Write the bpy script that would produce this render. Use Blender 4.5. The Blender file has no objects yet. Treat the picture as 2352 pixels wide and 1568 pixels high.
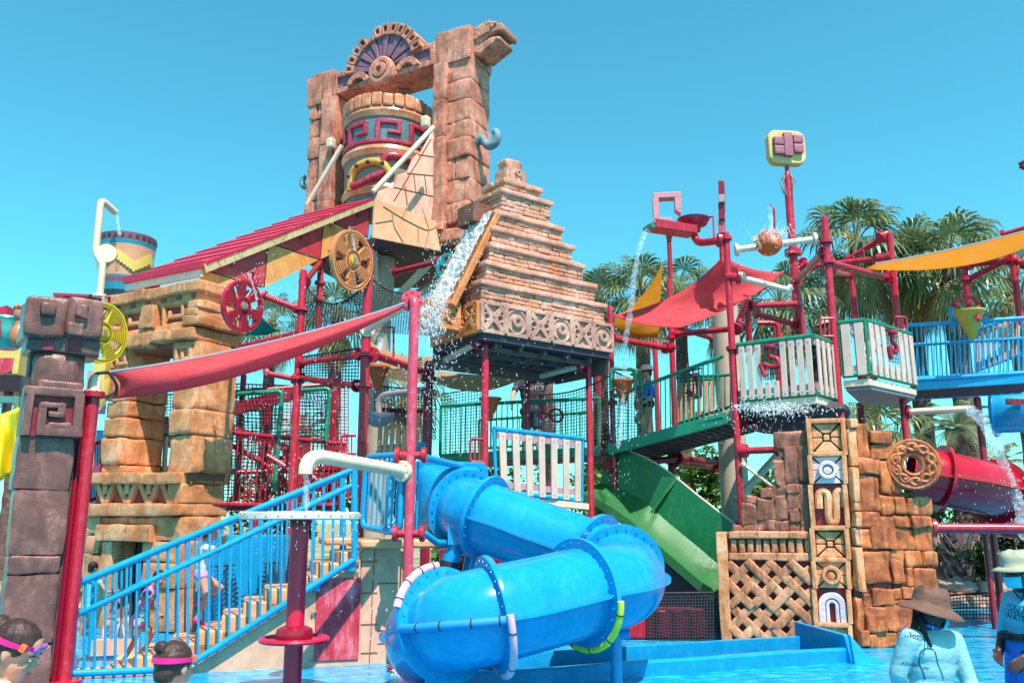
import bpy, bmesh, math, random
from mathutils import Vector as V3, Matrix, noise
R = math.radians
rnd = random.Random(7)
sc = bpy.context.scene
COL = sc.collection
FPX, CX, CY, PITCH, CAMZ = 1950.0, 1176.0, 784.0, R(12.04), 1.75
CAM = V3((0, 0, CAMZ))
FWD = V3((0, math.cos(PITCH), math.sin(PITCH))); UPV = V3((0, -math.sin(PITCH), math.cos(PITCH)))
UP = V3((0, 0, 1)); XA = V3((1, 0, 0)); YA = V3((0, 1, 0))
UD = V3((.875, -.484, 0)); VD = V3((.484, .875, 0))      # the two building directions of the play structure
def ray(x, y): return V3((1, 0, 0)) * ((x - CX) / FPX) - UPV * ((y - CY) / FPX) + FWD
def at(x, y, Y):
    d = ray(x, y); return CAM + d * (Y / d.y)
def wz(x, y, z=0.0):
    d = ray(x, y); return CAM + d * ((z - CAMZ) / d.z)
def onp(x, y, p0, n):
    d = ray(x, y); return CAM + d * ((p0 - CAM).dot(n) / d.dot(n))
def ppm(p): return FPX / (p - CAM).dot(FWD)

OFF = {}
def tag(o, label=None, cat=None, group=None, kind=None):
    if label: o['label'] = label
    if cat: o['category'] = cat
    if group: o['group'] = group
    if kind: o['kind'] = kind
    return o
def thing(name, label, cat, loc, group=None):
    o = bpy.data.objects.new(name, None); COL.objects.link(o)
    o.location = loc; o.empty_display_size = .2
    OFF[o.name] = V3(loc)
    return tag(o, label, cat, group)
def basis(axis):
    w = axis.normalized(); t = UP if abs(w.z) < .9 else XA
    u = t.cross(w).normalized(); v = w.cross(u); return u, v, w

class MB:
    def __init__(s): s.v = []; s.f = []
    def add(s, vs, fs):
        o = len(s.v); s.v += [V3(v) for v in vs]; s.f += [[o + i for i in f] for f in fs]; return s
    def box(s, c, size, ax=(XA, YA, UP)):
        c = V3(c); a, b, d = [ax[i] * (size[i] / 2) for i in range(3)]
        vs = [c + a * i + b * j + d * k for i in (-1, 1) for j in (-1, 1) for k in (-1, 1)]
        return s.add(vs, [(0, 1, 3, 2), (4, 6, 7, 5), (0, 4, 5, 1), (2, 3, 7, 6), (0, 2, 6, 4), (1, 5, 7, 3)])
    def bar(s, a, b, w, h, up=UP):
        a = V3(a); b = V3(b); d = (b - a); L = d.length; d.normalize()
        sd = d.cross(up)
        sd = sd.normalized() if sd.length > 1e-5 else d.cross(XA).normalized()
        u2 = sd.cross(d)
        return s.box((a + b) / 2, (L, w, h), (d, sd, u2))
    def prism(s, poly, d):
        poly = [V3(p) for p in poly]; n = len(poly); d = V3(d)
        return s.add(poly + [p + d for p in poly], [tuple(range(n))[::-1], tuple(range(n, 2 * n))] + [(i, (i + 1) % n, n + (i + 1) % n, n + i) for i in range(n)])
    def tube(s, pts, r, n=10, cap=True):
        pts = [V3(p) for p in pts]; m = len(pts); rs = r if isinstance(r, (list, tuple)) else [r] * m
        vs = []; u = None
        for i, p in enumerate(pts):
            d = (pts[min(i + 1, m - 1)] - pts[max(i - 1, 0)])
            if d.length < 1e-7: d = UP.copy()
            d.normalize()
            if u is None: u, v, _ = basis(d)
            else:
                u = (u - d * u.dot(d))
                u = u.normalized() if u.length > 1e-5 else basis(d)[0]
            v = d.cross(u)
            for k in range(n):
                a = 2 * math.pi * k / n; vs.append(p + (u * math.cos(a) + v * math.sin(a)) * rs[i])
        fs = [(i * n + k, i * n + (k + 1) % n, (i + 1) * n + (k + 1) % n, (i + 1) * n + k) for i in range(m - 1) for k in range(n)]
        if cap: fs += [tuple(range(n))[::-1], tuple(range((m - 1) * n, m * n))]
        return s.add(vs, fs)
    def lathe(s, base, axis, prof, n=32, closed=False):
        base = V3(base); u, v, w = basis(V3(axis)); vs = []; m = len(prof)
        for h, r in prof:
            for k in range(n):
                a = 2 * math.pi * k / n; vs.append(base + w * h + (u * math.cos(a) + v * math.sin(a)) * max(r, 1e-4))
        fs = [(i * n + k, i * n + (k + 1) % n, (i + 1) * n + (k + 1) % n, (i + 1) * n + k) for i in range(m - 1) for k in range(n)]
        if closed: fs += [((m - 1) * n + k, (m - 1) * n + (k + 1) % n, (k + 1) % n, k) for k in range(n)]
        else: fs += [tuple(range(n))[::-1], tuple(range((m - 1) * n, m * n))]
        return s.add(vs, fs)
    def disc(s, c, axis, r, t, n=24):
        a = V3(axis).normalized(); return s.lathe(V3(c) - a * (t / 2), a, [(0, r), (t, r)], n)
    def sph(s, c, r, n=12, m=8, ax=(XA, YA, UP)):
        rr = r if isinstance(r, (list, tuple)) else (r, r, r); c = V3(c); vs = [c - ax[2] * rr[2]]
        for i in range(1, m):
            t = math.pi * i / m
            for k in range(n):
                a = 2 * math.pi * k / n
                vs.append(c + ax[0] * (rr[0] * math.sin(t) * math.cos(a)) + ax[1] * (rr[1] * math.sin(t) * math.sin(a)) - ax[2] * (rr[2] * math.cos(t)))
        vs.append(c + ax[2] * rr[2]); L = len(vs) - 1
        fs = [(0, 1 + (k + 1) % n, 1 + k) for k in range(n)]
        fs += [(1 + i * n + k, 1 + i * n + (k + 1) % n, 1 + (i + 1) * n + (k + 1) % n, 1 + (i + 1) * n + k) for i in range(m - 2) for k in range(n)]
        fs += [(L, 1 + (m - 2) * n + k, 1 + (m - 2) * n + (k + 1) % n) for k in range(n)]
        return s.add(vs, fs)
    def rock(s, c, size, ax=(XA, YA, UP), r=.05, amp=.02, n=5, seed=None, taper=0.0):
        """a rounded, weathered stone block"""
        c = V3(c); hx = [max(q / 2, .005) for q in size]; r = min(r * (.6 if r < .15 else 1), min(hx) * .95)
        if r < .1: hx[0] += .004; hx[2] += .004
        sd = V3((rnd.random() * 90, rnd.random() * 90, rnd.random() * 90)) if seed is None else V3((seed * 7.3, seed * 3.1, seed))
        idx = {}; vs = []; fs = []
        def vert(g):
            if g in idx: return idx[g]
            p = [(2 * g[i] / n - 1) for i in range(3)]
            q = []
            for i in range(3):                      # denser near the edges so that the rounding has room
                t = p[i]; q.append(hx[i] * (math.copysign(abs(t) ** .6, t)))
            inn = [max(-hx[i] + r, min(hx[i] - r, q[i])) for i in range(3)]
            d = V3([q[i] - inn[i] for i in range(3)])
            if d.length > 1e-9: d = d.normalized() * r
            l = V3(inn) + d
            nz = noise.noise_vector(l * (1.3 / max(.12, min(.5, max(hx)))) + sd) * amp + noise.noise_vector(l * 9 + sd) * amp * .35
            l = l + nz
            if taper: l.x *= 1 - taper * (l.z / hx[2])
            idx[g] = len(vs); vs.append(c + ax[0] * l.x + ax[1] * l.y + ax[2] * l.z); return idx[g]
        for ai in range(3):
            bi, ci = (ai + 1) % 3, (ai + 2) % 3
            for side in (0, n):
                for i in range(n):
                    for j in range(n):
                        q = []
                        for di, dj in ((0, 0), (1, 0), (1, 1), (0, 1)):
                            g = [0, 0, 0]; g[ai] = side; g[bi] = i + di; g[ci] = j + dj; q.append(vert(tuple(g)))
                        fs.append(tuple(q if side else q[::-1]))
        return s.add(vs, fs)
    def patch(s, fn, nu, nv):
        vs = [fn(i / nu, j / nv) for j in range(nv + 1) for i in range(nu + 1)]
        return s.add(vs, [(j * (nu + 1) + i, j * (nu + 1) + i + 1, (j + 1) * (nu + 1) + i + 1, (j + 1) * (nu + 1) + i) for j in range(nv) for i in range(nu)])
    def build(s, name, mat, parent=None, smooth=True, bevel=0, ang=38, solid=0, recalc=True):
        if parent is not None: off = OFF[parent.name]
        else:
            lo = [min(v[i] for v in s.v) for i in range(3)]; hi = [max(v[i] for v in s.v) for i in range(3)]
            off = V3(((lo[0] + hi[0]) / 2, (lo[1] + hi[1]) / 2, lo[2]))
        me = bpy.data.meshes.new(name)
        me.from_pydata([v - off for v in s.v], [], s.f)
        if recalc:
            bm = bmesh.new(); bm.from_mesh(me); bmesh.ops.recalc_face_normals(bm, faces=bm.faces); bm.to_mesh(me); bm.free()
        if smooth:
            me.shade_smooth(); me.set_sharp_from_angle(angle=R(ang))
        me.materials.append(mat)
        o = bpy.data.objects.new(name, me); COL.objects.link(o)
        if parent is not None: o.parent = parent
        else: o.location = off
        OFF[o.name] = off
        if solid:
            m = o.modifiers.new('thick', 'SOLIDIFY'); m.thickness = solid; m.offset = 0
        if bevel:
            m = o.modifiers.new('bevel', 'BEVEL'); m.width = bevel; m.segments = 2; m.limit_method = 'ANGLE'; m.angle_limit = R(40)
        return o

class Face:
    """a vertical facade plane: u runs along it to the right, z up, out towards the viewer"""
    def __init__(s, p0, u):
        s.p0 = V3(p0); s.u = V3(u).normalized(); s.n = s.u.cross(UP).normalized()
        if s.n.dot(CAM - s.p0) < 0: s.n = -s.n
        s.ax = (s.u, -s.n, UP)
    def px(s, x, y):
        p = onp(x, y, s.p0, s.n); return (p - s.p0).dot(s.u), p.z
    def pt(s, u, z, out=0.0): q = s.p0 + s.u * u + s.n * out; return V3((q.x, q.y, z))
    def at(s, x, y, out=0.0): return onp(x, y, s.p0, s.n) + s.n * out
    def rect(s, x0, y0, x1, y1):
        ym, xm = (y0 + y1) / 2, (x0 + x1) / 2
        return s.px(x0, ym)[0], s.px(x1, ym)[0], s.px(xm, y1)[1], s.px(xm, y0)[1]
    def rock(s, mb, u0, u1, z0, z1, o0, o1, **k):
        c = s.pt((u0 + u1) / 2, (z0 + z1) / 2, (o0 + o1) / 2)
        return mb.rock(c, (abs(u1 - u0), abs(o1 - o0), abs(z1 - z0)), s.ax, **k)
    def box(s, mb, u0, u1, z0, z1, o0, o1):
        c = s.pt((u0 + u1) / 2, (z0 + z1) / 2, (o0 + o1) / 2)
        return mb.box(c, (abs(u1 - u0), abs(o1 - o0), abs(z1 - z0)), s.ax)
    def prock(s, mb, x0, y0, x1, y1, o0, o1, **k):
        return s.rock(mb, *s.rect(x0, y0, x1, y1), o0, o1, **k)
    def pbox(s, mb, x0, y0, x1, y1, o0, o1): return s.box(mb, *s.rect(x0, y0, x1, y1), o0, o1)
    def line(s, mb, pts, w, o0, o1):
        """square bars along a pixel polyline lying in the facade"""
        q = [s.at(x, y, (o0 + o1) / 2) for x, y in pts]
        for a, b in zip(q, q[1:]):
            d = (b - a).normalized(); mb.bar(a - d * w / 2, b + d * w / 2, abs(o1 - o0), w, up=s.n.cross(d))
        return mb

def cr(pts, n=8):
    """Catmull-Rom through pts"""
    pts = [V3(p) for p in pts]; out = []
    for i in range(len(pts) - 1):
        p0, p1, p2, p3 = pts[max(i - 1, 0)], pts[i], pts[i + 1], pts[min(i + 2, len(pts) - 1)]
        for k in range(n):
            t = k / n
            out.append(.5 * ((2 * p1) + (p2 - p0) * t + (2 * p0 - 5 * p1 + 4 * p2 - p3) * t * t + (3 * p1 - p0 - 3 * p2 + p3) * t ** 3))
    return out + [pts[-1]]
def elbow(a, c, b, r, n=6):
    """a -> corner c -> b with a rounded corner"""
    a, b, c = V3(a), V3(b), V3(c); p = c + (a - c).normalized() * r; q = c + (b - c).normalized() * r
    return [a] + [(1 - t) ** 2 * p + 2 * t * (1 - t) * c + t * t * q for t in [i / n for i in range(n + 1)]] + [b]

# ---------------------------------------------------------------- materials
def lin(h):
    h = h.lstrip('#'); c = [int(h[i:i + 2], 16) / 255 for i in (0, 2, 4)]
    return tuple((x / 12.92 if x <= .04045 else ((x + .055) / 1.055) ** 2.4) for x in c) + (1,)
class NT:
    def __init__(s, name):
        s.m = bpy.data.materials.new(name); s.m.use_nodes = True; s.t = s.m.node_tree; s.n = s.t.nodes
        s.b = s.n['Principled BSDF']; s.tc = s.n.new('ShaderNodeTexCoord')
    def l(s, a, b): s.t.links.new(a, b)
    def noise(s, scale, detail=4, rough=.55, vec=None, dist=0):
        x = s.n.new('ShaderNodeTexNoise'); x.inputs['Scale'].default_value = scale; x.inputs['Detail'].default_value = detail
        x.inputs['Roughness'].default_value = rough; x.inputs['Distortion'].default_value = dist
        s.l(vec if vec is not None else s.tc.outputs['Object'], x.inputs['Vector']); return x.outputs['Fac']
    def mapping(s, scale):
        x = s.n.new('ShaderNodeMapping'); x.inputs['Scale'].default_value = scale; s.l(s.tc.outputs['Object'], x.inputs['Vector']); return x.outputs['Vector']
    def ramp(s, fac, stops):
        x = s.n.new('ShaderNodeValToRGB'); e = x.color_ramp.elements
        e[0].position, e[0].color = stops[0]; e[1].position, e[1].color = stops[-1]
        for p, c in stops[1:-1]:
            q = e.new(p); q.color = c
        s.l(fac, x.inputs['Fac']); return x.outputs['Color']
    def mix(s, fac, a, b, mode='MIX'):
        x = s.n.new('ShaderNodeMix'); x.data_type = 'RGBA'; x.blend_type = mode
        for k, v in (('Factor', fac), ('A', a), ('B', b)):
            i = [q for q in x.inputs if q.name == k and (q.type == 'RGBA' if k != 'Factor' else q.type == 'VALUE')][0]
            if hasattr(v, 'is_linked') or hasattr(v, 'links'): s.l(v, i)
            else: i.default_value = v
        return [q for q in x.outputs if q.type == 'RGBA'][0]
    def math(s, op, a, b=0.5):
        x = s.n.new('ShaderNodeMath'); x.operation = op
        for i, v in ((0, a), (1, b)):
            if hasattr(v, 'links'): s.l(v, x.inputs[i])
            else: x.inputs[i].default_value = v
        return x.outputs[0]
    def bump(s, h, strength=.3, dist=.02):
        x = s.n.new('ShaderNodeBump'); x.inputs['Strength'].default_value = strength; x.inputs['Distance'].default_value = dist
        s.l(h, x.inputs['Height']); s.l(x.outputs['Normal'], s.b.inputs['Normal'])
    def out(s, col, rough=.5, spec=.5):
        if hasattr(col, 'links'): s.l(col, s.b.inputs['Base Color'])
        else: s.b.inputs['Base Color'].default_value = col
        if hasattr(rough, 'links'): s.l(rough, s.b.inputs['Roughness'])
        else: s.b.inputs['Roughness'].default_value = rough
        s.b.inputs['Specular IOR Level'].default_value = spec
        return s.m
def tint3(c): return (min(1, c[0] * 1.34), min(1, c[1] * 1.04), min(1, c[2] * 1.2), 1)
def sc3(c, k): return (min(1, c[0] * k), min(1, c[1] * k), min(1, c[2] * k), 1)
def paint(name, h, rough=.35, wear=.25, worn=None, bump=.08):
    n = NT(name); c = lin(h)
    a = n.noise(2.2, 5, .6); b = n.noise(14, 4, .6)
    base = n.ramp(a, [(.3, sc3(c, .86)), (.55, c), (.75, sc3(c, 1.14))])
    if wear:
        w = lin(worn) if worn else tuple(min(1, x * .6 + .25) for x in c[:3]) + (1,)
        st = n.noise(3, 6, .65, n.mapping((3, 3, .7)))
        base = n.mix(n.ramp(n.math('MULTIPLY', st, b), [(.24, (0, 0, 0, 1)), (.42, (wear, wear, wear, 1))]), base, w)
    n.bump(b, bump, .01)
    return n.out(base, n.math('MULTIPLY', n.math('ADD', a, .5), rough))
def stone(name, dark, mid, light, streak=None, rough=.5, scale=1.0, bump=.5, gloss_mix=0):
    lin = lambda h, f=globals()['lin']: tint3(f(h))
    n = NT(name)
    a = n.noise(1.7 * scale, 6, .62, dist=.6); b = n.noise(9 * scale, 6, .65); s2 = n.noise(3.2 * scale, 5, .6, n.mapping((2.2, 2.2, .45)))
    base = n.ramp(a, [(.30, lin(dark)), (.5, lin(mid)), (.68, lin(light))])
    base = n.mix(n.ramp(b, [(.35, (.35,) * 3 + (1,)), (.65, (0, 0, 0, 1))]), base, lin(dark))
    if streak:
        base = n.mix(n.ramp(s2, [(.5, (0, 0, 0, 1)), (.68, (.85,) * 3 + (1,))]), base, lin(streak))
    f = n.noise(45 * scale, 4, .7)
    vo = n.n.new('ShaderNodeTexVoronoi'); vo.feature = 'DISTANCE_TO_EDGE'; vo.inputs['Scale'].default_value = 1.5 * scale
    wp = n.n.new('ShaderNodeVectorMath'); wp.operation = 'MULTIPLY_ADD'; nv = n.n.new('ShaderNodeTexNoise'); nv.inputs['Scale'].default_value = 4; n.l(n.tc.outputs['Object'], nv.inputs['Vector'])
    n.l(nv.outputs['Color'], wp.inputs[0]); wp.inputs[1].default_value = (.35, .35, .35); n.l(n.tc.outputs['Object'], wp.inputs[2]); n.l(wp.outputs[0], vo.inputs['Vector'])
    ck = n.math('MULTIPLY', n.ramp(vo.outputs['Distance'], [(.0, (1, 1, 1, 1)), (.022, (0, 0, 0, 1))]), n.ramp(a, [(.45, (0, 0, 0, 1)), (.6, (.38,) * 3 + (1,))]))
    base = n.mix(ck, base, sc3(lin(dark), .45)); f = n.math('SUBTRACT', f, n.math('MULTIPLY', ck, 2.5))
    n.bump(n.math('ADD', n.math('MULTIPLY', b, 1.4), n.math('MULTIPLY', f, .35)), bump, .025)
    return n.out(base, rough, .4)
def sailmat(name, h):
    n = NT(name); c = lin(h); wv = n.noise(60, 2, .5, n.mapping((1, 1, 1))); st = n.noise(2.5, 5, .6, n.mapping((1, 1, 3)))
    base = n.mix(n.ramp(st, [(.4, (0, 0, 0, 1)), (.7, (.5,) * 3 + (1,))]), n.ramp(wv, [(.35, sc3(c, .9)), (.65, sc3(c, 1.08))]), tuple(min(1, x * .8 + .12) for x in c[:3]) + (1,))
    n.bump(n.math('ADD', n.math('MULTIPLY', n.noise(3.5, 3, .5, n.mapping((1, 1, 2.5)), 1.0), 1.0), n.math('MULTIPLY', wv, .12)), .22, .04); m = n.out(base, .8, .2)
    tr = n.n.new('ShaderNodeBsdfTranslucent'); mx = n.n.new('ShaderNodeMixShader'); mx.inputs[0].default_value = .62
    n.l(base, tr.inputs['Color']); n.l(n.b.outputs[0], mx.inputs[1]); n.l(tr.outputs[0], mx.inputs[2]); n.l(mx.outputs[0], n.n['Material Output'].inputs['Surface']); return m
M = {}
M['red'] = paint('red_paint', '#b0182f', .3, .35, '#d4596c')
M['deepred'] = paint('deep_red_paint', '#8c0f28', .28, .12, '#b23a4c')
M['pinkred'] = paint('sun_faded_red_paint', '#c63d55', .42, .5, '#df8c98')
M['blue'] = paint('blue_gelcoat', '#108cc6', .17, .22, '#48b4dc', .025)
M['bluepipe'] = paint('blue_pipe_paint', '#1292c4', .28, .15, '#48b0dc')
M['green'] = paint('green_paint', '#0f7a5c', .35, .25, '#58a890')
M['slidegreen'] = paint('green_gelcoat', '#316a3a', .32, .4, '#1a5c34')
M['slideshade'] = paint('shaded_green_gelcoat', '#0f6a3a', .3, .1)  # shade on the flume's far wall, put into its colour as darker green
M['cream'] = paint('cream_paint', '#dac4aa', .42, .35, '#b39a78')
M['white'] = paint('white_paint', '#d6c6b6', .42, .35, '#a8794c')
M['slat'] = paint('pale_slat_board', '#cfb3a4', .55, .3, '#b0967f')
M['slatpink'] = paint('pink_batten', '#b48a97', .5, .2)
M['peach'] = paint('peach_board', '#d9a07f', .55, .2)
M['roof'] = paint('red_roof_sheet', '#b3173a', .45, .15, '#c94a62', .02)
M['rust'] = paint('rusty_cream_trim', '#c9b183', .6, .9, '#8a5a2c')
M['black'] = paint('black_rope', '#2a262c', .8, 0)
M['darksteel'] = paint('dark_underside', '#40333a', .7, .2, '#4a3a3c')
M['brownboard'] = paint('brown_board', '#6d5348', .7, .3, '#8a6a58')
M['grey'] = paint('grey_pipe_paint', '#94868a', .4, .2)
M['sailred'] = sailmat('red_sail_cloth', '#f0626a')
M['sailyellow'] = sailmat('yellow_sail_cloth', '#e29c20')
M['sailtan'] = sailmat('tan_sail_cloth', '#d2ac82')
M['sailteal'] = sailmat('teal_sail_cloth', '#18a7a0')
M['hemgrey'] = paint('grey_hem_webbing', '#7c8896', .8, 0)
M['orange'] = paint('orange_gelcoat', '#c8541e', .35, .25, '#8a3f1a')
M['wheelorange'] = paint('orange_wheel_paint', '#de8248', .4, .1)
M['wheelred'] = paint('red_wheel_paint', '#c2183a', .35, .1)
M['wheelyellow'] = paint('yellow_wheel_paint', '#dcb414', .4, .1)
M['wheelteal'] = paint('teal_wheel_paint', '#0e9aa4', .4, .1)
M['clothyellow'] = paint('yellow_vinyl_cloth', '#f0cc14', .3, .08)
M['olive'] = paint('olive_cone_gelcoat', '#bd9626', .4, .2)
M['signcream'] = paint('sand_sign_face', '#d8ae70', .6, .25, '#b6935c')
M['fretpink'] = paint('faded_pink_relief', '#c8828c', .55, .3, '#a85a68')
M['mauve'] = paint('mauve_relief', '#a05a68', .6, .35, '#6d3444')
M['mauve2'] = paint('mauve_fan_paint', '#8a5b6c', .6, .5, '#64364a')
M['tealband'] = paint('teal_bucket_paint', '#54747a', .35, .4, '#7fa3ac')
M['gold'] = stone('gold_bucket_band', '#90583a', '#bc8a5c', '#d4aa80', None, .25, 1.2, .15)
M['goldrim'] = stone('amber_bucket_rim', '#865034', '#b48254', '#cfa67a', None, .25, 1.5, .25)
M['taupe'] = paint('taupe_bucket_paint', '#8d7468', .4, .2)
M['glyphred'] = paint('red_glyph_paint', '#ab2438', .28, .35, '#d68c98')
M['mouth'] = paint('ochre_mouth_paint', '#cf9736', .35, .2, '#9a5a1c')
M['hookblue'] = paint('weathered_blue_hook', '#6a8890', .6, .8, '#2f4652')
M['sandstone'] = stone('salmon_sandstone', '#86543a', '#b98564', '#d0a482', '#7c4c38', .6)
M['sandpale'] = stone('pale_salmon_slab', '#b48a6c', '#cda786', '#dabb9a', '#a88468', .6, .8)
M['tanstone'] = stone('honey_stone', '#8c5a30', '#be8c58', '#d6ae7c', '#9a6232', .55)
M['pyr'] = stone('pyramid_brick', '#7c5a42', '#b29070', '#d0b494', '#b87a40', .6)
M['pyrcap'] = stone('pyramid_ledge', '#8c6a52', '#bf9a7a', '#d4b89a', '#c07a3c', .6)
M['pyrmortar'] = stone('pyramid_mortar', '#5a3a28', '#6e4a34', '#8a6248', None, .8)
M['frieze'] = stone('grey_buff_frieze', '#7c6452', '#ac9074', '#c8ae8e', '#8a7460', .6)
M['friezewet'] = stone('ochre_frieze', '#9a5e2a', '#c08246', '#d29e64', None, .35)
M['chute'] = stone('ochre_chute', '#8f5524', '#b07436', '#c08a50', None, .35)
M['brownstone'] = stone('glossy_brown_stone', '#4a342c', '#6e4e40', '#8e6c5a', '#543c34', .27, 1.3, .35)
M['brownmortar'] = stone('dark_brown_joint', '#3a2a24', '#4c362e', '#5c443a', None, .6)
M['carved'] = stone('carved_amber_stone', '#6a3214', '#ad6632', '#d08c4c', '#56301c', .3, 1.6, .45)
M['carvedmid'] = stone('carved_tan_stone', '#8a5a36', '#bb9062', '#d2ac7c', '#74482a', .35, 1.6, .4)
M['carveddark'] = stone('carved_brown_stone', '#5c3824', '#8a5c42', '#ac7e5c', '#523426', .3, 1.6, .45)
M['redgel'] = paint('red_gelcoat', '#ac1026', .2, 0, bump=.02)
M['brightred'] = paint('bright_red_paint', '#d2143a', .28, .08, '#e0506a')
M['carvedpale'] = stone('carved_buff_stone', '#a4703c', '#cc9f68', '#dcbc88', '#a05a24', .35, 1.6, .4)
M['carvedmortar'] = stone('carved_dark_joint', '#4a2a1c', '#643c28', '#7a4c34', None, .5)
M['carvedwhite'] = stone('carved_white_stone', '#a0a09a', '#c6c6bc', '#d8d8ce', None, .3, 1.5, .3)
M['carvedred'] = stone('carved_red_ground', '#551420', '#7c2430', '#93394a', None, .4, 1.6, .3)
M['stonejoint'] = stone('tan_joint', '#6c4a34', '#80593e', '#90684a', None, .8)
M['tower'] = stone('tower_honey_stone', '#94602f', '#c08e58', '#d5ae7a', '#a0693c', .5, 1.1)
M['towerred'] = stone('tower_red_ground', '#6a3026', '#8c4634', '#a05c44', None, .6)
M['concrete'] = stone('beige_plaster', '#a28a68', '#c3aa86', '#d2bd9a', '#b09a80', .6, .8, .15)
M['stair'] = stone('tan_stair_moulding', '#a87c4c', '#c99d68', '#d8b382', None, .35, .8, .12)
M['redpanel'] = stone('worn_red_panel', '#8e1e2c', '#ae3a46', '#c47a80', '#c08a8c', .5, 1.4, .15)
M['board'] = stone('cracked_cream_board', '#b98a5c', '#d0a878', '#dabb92', None, .5, .7, .1)
M['fasciared'] = stone('airbrushed_red_board', '#8e2a30', '#ab3c40', '#ba5250', None, .35, .8, .08)
M['fasciayellow'] = stone('airbrushed_yellow_board', '#a87434', '#cb9c52', '#d6ae6a', None, .4, .8, .08)
M['crack'] = paint('dark_crack_line', '#3c2620', .8, 0)
M['crackpale'] = paint('airbrushed_crack', '#a07850', .7, 0)
M['peachtub'] = paint('peach_bucket_paint', '#cf9474', .35, .3, '#b0703c')
M['yellowtub'] = paint('yellow_bucket_paint', '#d8b85c', .35, .3, '#b58a3c')
M['tealtub'] = paint('teal_bucket_band', '#0f7f93', .35, .2)
M['mauvetub'] = paint('mauve_bucket_band', '#7d4450', .4, .2)
M['navy'] = paint('navy_paint', '#1c2a3c', .4, .2)
M['columnbeige'] = paint('beige_column_paint', '#b8a893', .6, .3, '#9a8670')
M['pinkfoam'] = paint('pink_foam', '#dca6b8', .75, 0)
M['yellowfoam'] = paint('yellow_foam', '#c8d23c', .75, 0)
M['bluefoam'] = paint('blue_foam', '#1a86c8', .7, 0)
M['steel'] = paint('steel_bolt', '#8c8478', .35, 0)
M['greenwater'] = paint('teal_vase_paint', '#3fa598', .3, .2)
M['copper'] = paint('copper_figure_paint', '#b26844', .35, .2)
M['rockgrey'] = stone('landscape_rock', '#6a5c50', '#94846f', '#b3a38a', None, .8)
def leafmat(name, h, rough=.45, trans=.25):
    n = NT(name); c = lin(h)
    base = n.ramp(n.noise(1.3, 4, .6), [(.3, sc3(c, .55)), (.5, c), (.7, sc3(c, 1.5))])
    m = n.out(base, rough, .4); n.b.inputs['Transmission Weight'].default_value = 0
    tr = n.n.new('ShaderNodeBsdfTranslucent'); mx = n.n.new('ShaderNodeMixShader'); mx.inputs[0].default_value = trans
    n.l(base, tr.inputs['Color']); n.l(n.b.outputs[0], mx.inputs[1]); n.l(tr.outputs[0], mx.inputs[2])
    n.l(mx.outputs[0], n.n['Material Output'].inputs['Surface']); return m
M['palm'] = leafmat('palm_leaf', '#6b7a50', .32, .3)
M['palmdry'] = leafmat('dry_palm_leaf', '#a08a5c', .7, .15)
M['palmpale'] = leafmat('feather_palm_leaf', '#84906c', .5)
M['leaf'] = leafmat('shrub_leaf', '#5f7a38', .4)
M['leafdark'] = leafmat('dark_shrub_leaf', '#3a5226', .5)
M['bark'] = stone('palm_bark', '#3c322c', '#5e5046', '#7c6e62', None, .9, 3, .9)
M['barkpale'] = stone('pale_palm_boots', '#5e544c', '#8c8078', '#a89c92', None, .9, 3, .8)
def skin(name, h, rough=.42):
    n = NT(name); c = lin(h)
    base = n.ramp(n.noise(9, 4, .6), [(.3, sc3(c, .9)), (.7, sc3(c, 1.08))]); n.bump(n.noise(60, 3), .05, .004)
    m = n.out(base, rough, .4); n.b.inputs['Subsurface Weight'].default_value = .08
    n.b.inputs['Subsurface Radius'].default_value = (.02, .008, .004); return m
M['skin1'] = skin('fair_skin', '#c48a70'); M['skin2'] = skin('tan_skin', '#b87a5c'); M['skin3'] = skin('dark_skin', '#4a2c24')
def hairmat(name, h):
    n = NT(name); c = lin(h); st = n.noise(38, 4, .7, n.mapping((1, 1, .16)), .4)
    n.bump(st, .7, .012); return n.out(n.ramp(st, [(.3, sc3(c, .55)), (.7, sc3(c, 1.7))]), .42, .35)
def cloth(name, h, rough=.7, wr=.4):
    n = NT(name); c = lin(h)
    base = n.ramp(n.noise(4, 4), [(.3, sc3(c, .88)), (.7, sc3(c, 1.08))])
    n.bump(n.noise(7, 4, .6, n.mapping((1, 1, 2.4))), wr, .03); return n.out(base, rough, .3)
M['rash'] = cloth('aqua_rash_shirt', '#86b4ba', .4); M['rash2'] = cloth('cyan_shirt', '#4fa6c4', .5); M['seam'] = paint('teal_seam', '#1d5c74', .7, 0)
M['mask'] = cloth('cyan_face_mask', '#45c2e2', .7, .3); M['hatbrown'] = cloth('brown_sun_hat', '#6a4a3e', .7, .4); M['hatpale'] = cloth('pale_sun_hat', '#9a9a84', .7, .3)
M['shortsblue'] = cloth('blue_shorts', '#1c66c4', .5); M['blackcloth'] = cloth('black_cloth', '#1c1c22', .7); M['darkshirt'] = cloth('charcoal_shirt', '#34343c', .75)
M['hairdark'] = hairmat('dark_hair', '#3a2620'); M['hairblack'] = hairmat('black_hair', '#171212'); M['hairbrown'] = hairmat('brown_hair', '#4a3026')
M['hotpink'] = paint('hot_pink_silicone', '#e0187c', .35, 0); M['clasp'] = paint('orange_clasp', '#ef6a28', .4, 0); M['lens'] = paint('violet_goggle_lens', '#8a5ac0', .15, 0)
M['swimpink'] = cloth('pink_swimsuit', '#d88ab4', .6); M['swimhot'] = cloth('hot_pink_sleeve', '#e02a86', .6); M['swimteal'] = cloth('teal_print_swimsuit', '#58bcb8', .6)
M['swimpale'] = cloth('pale_rash_shirt', '#c8dae4', .6); M['swimlilac'] = cloth('lilac_swim_bottom', '#b48cd0', .6); M['shirtpeach'] = cloth('peach_shirt', '#f0c4b4', .7)
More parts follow.
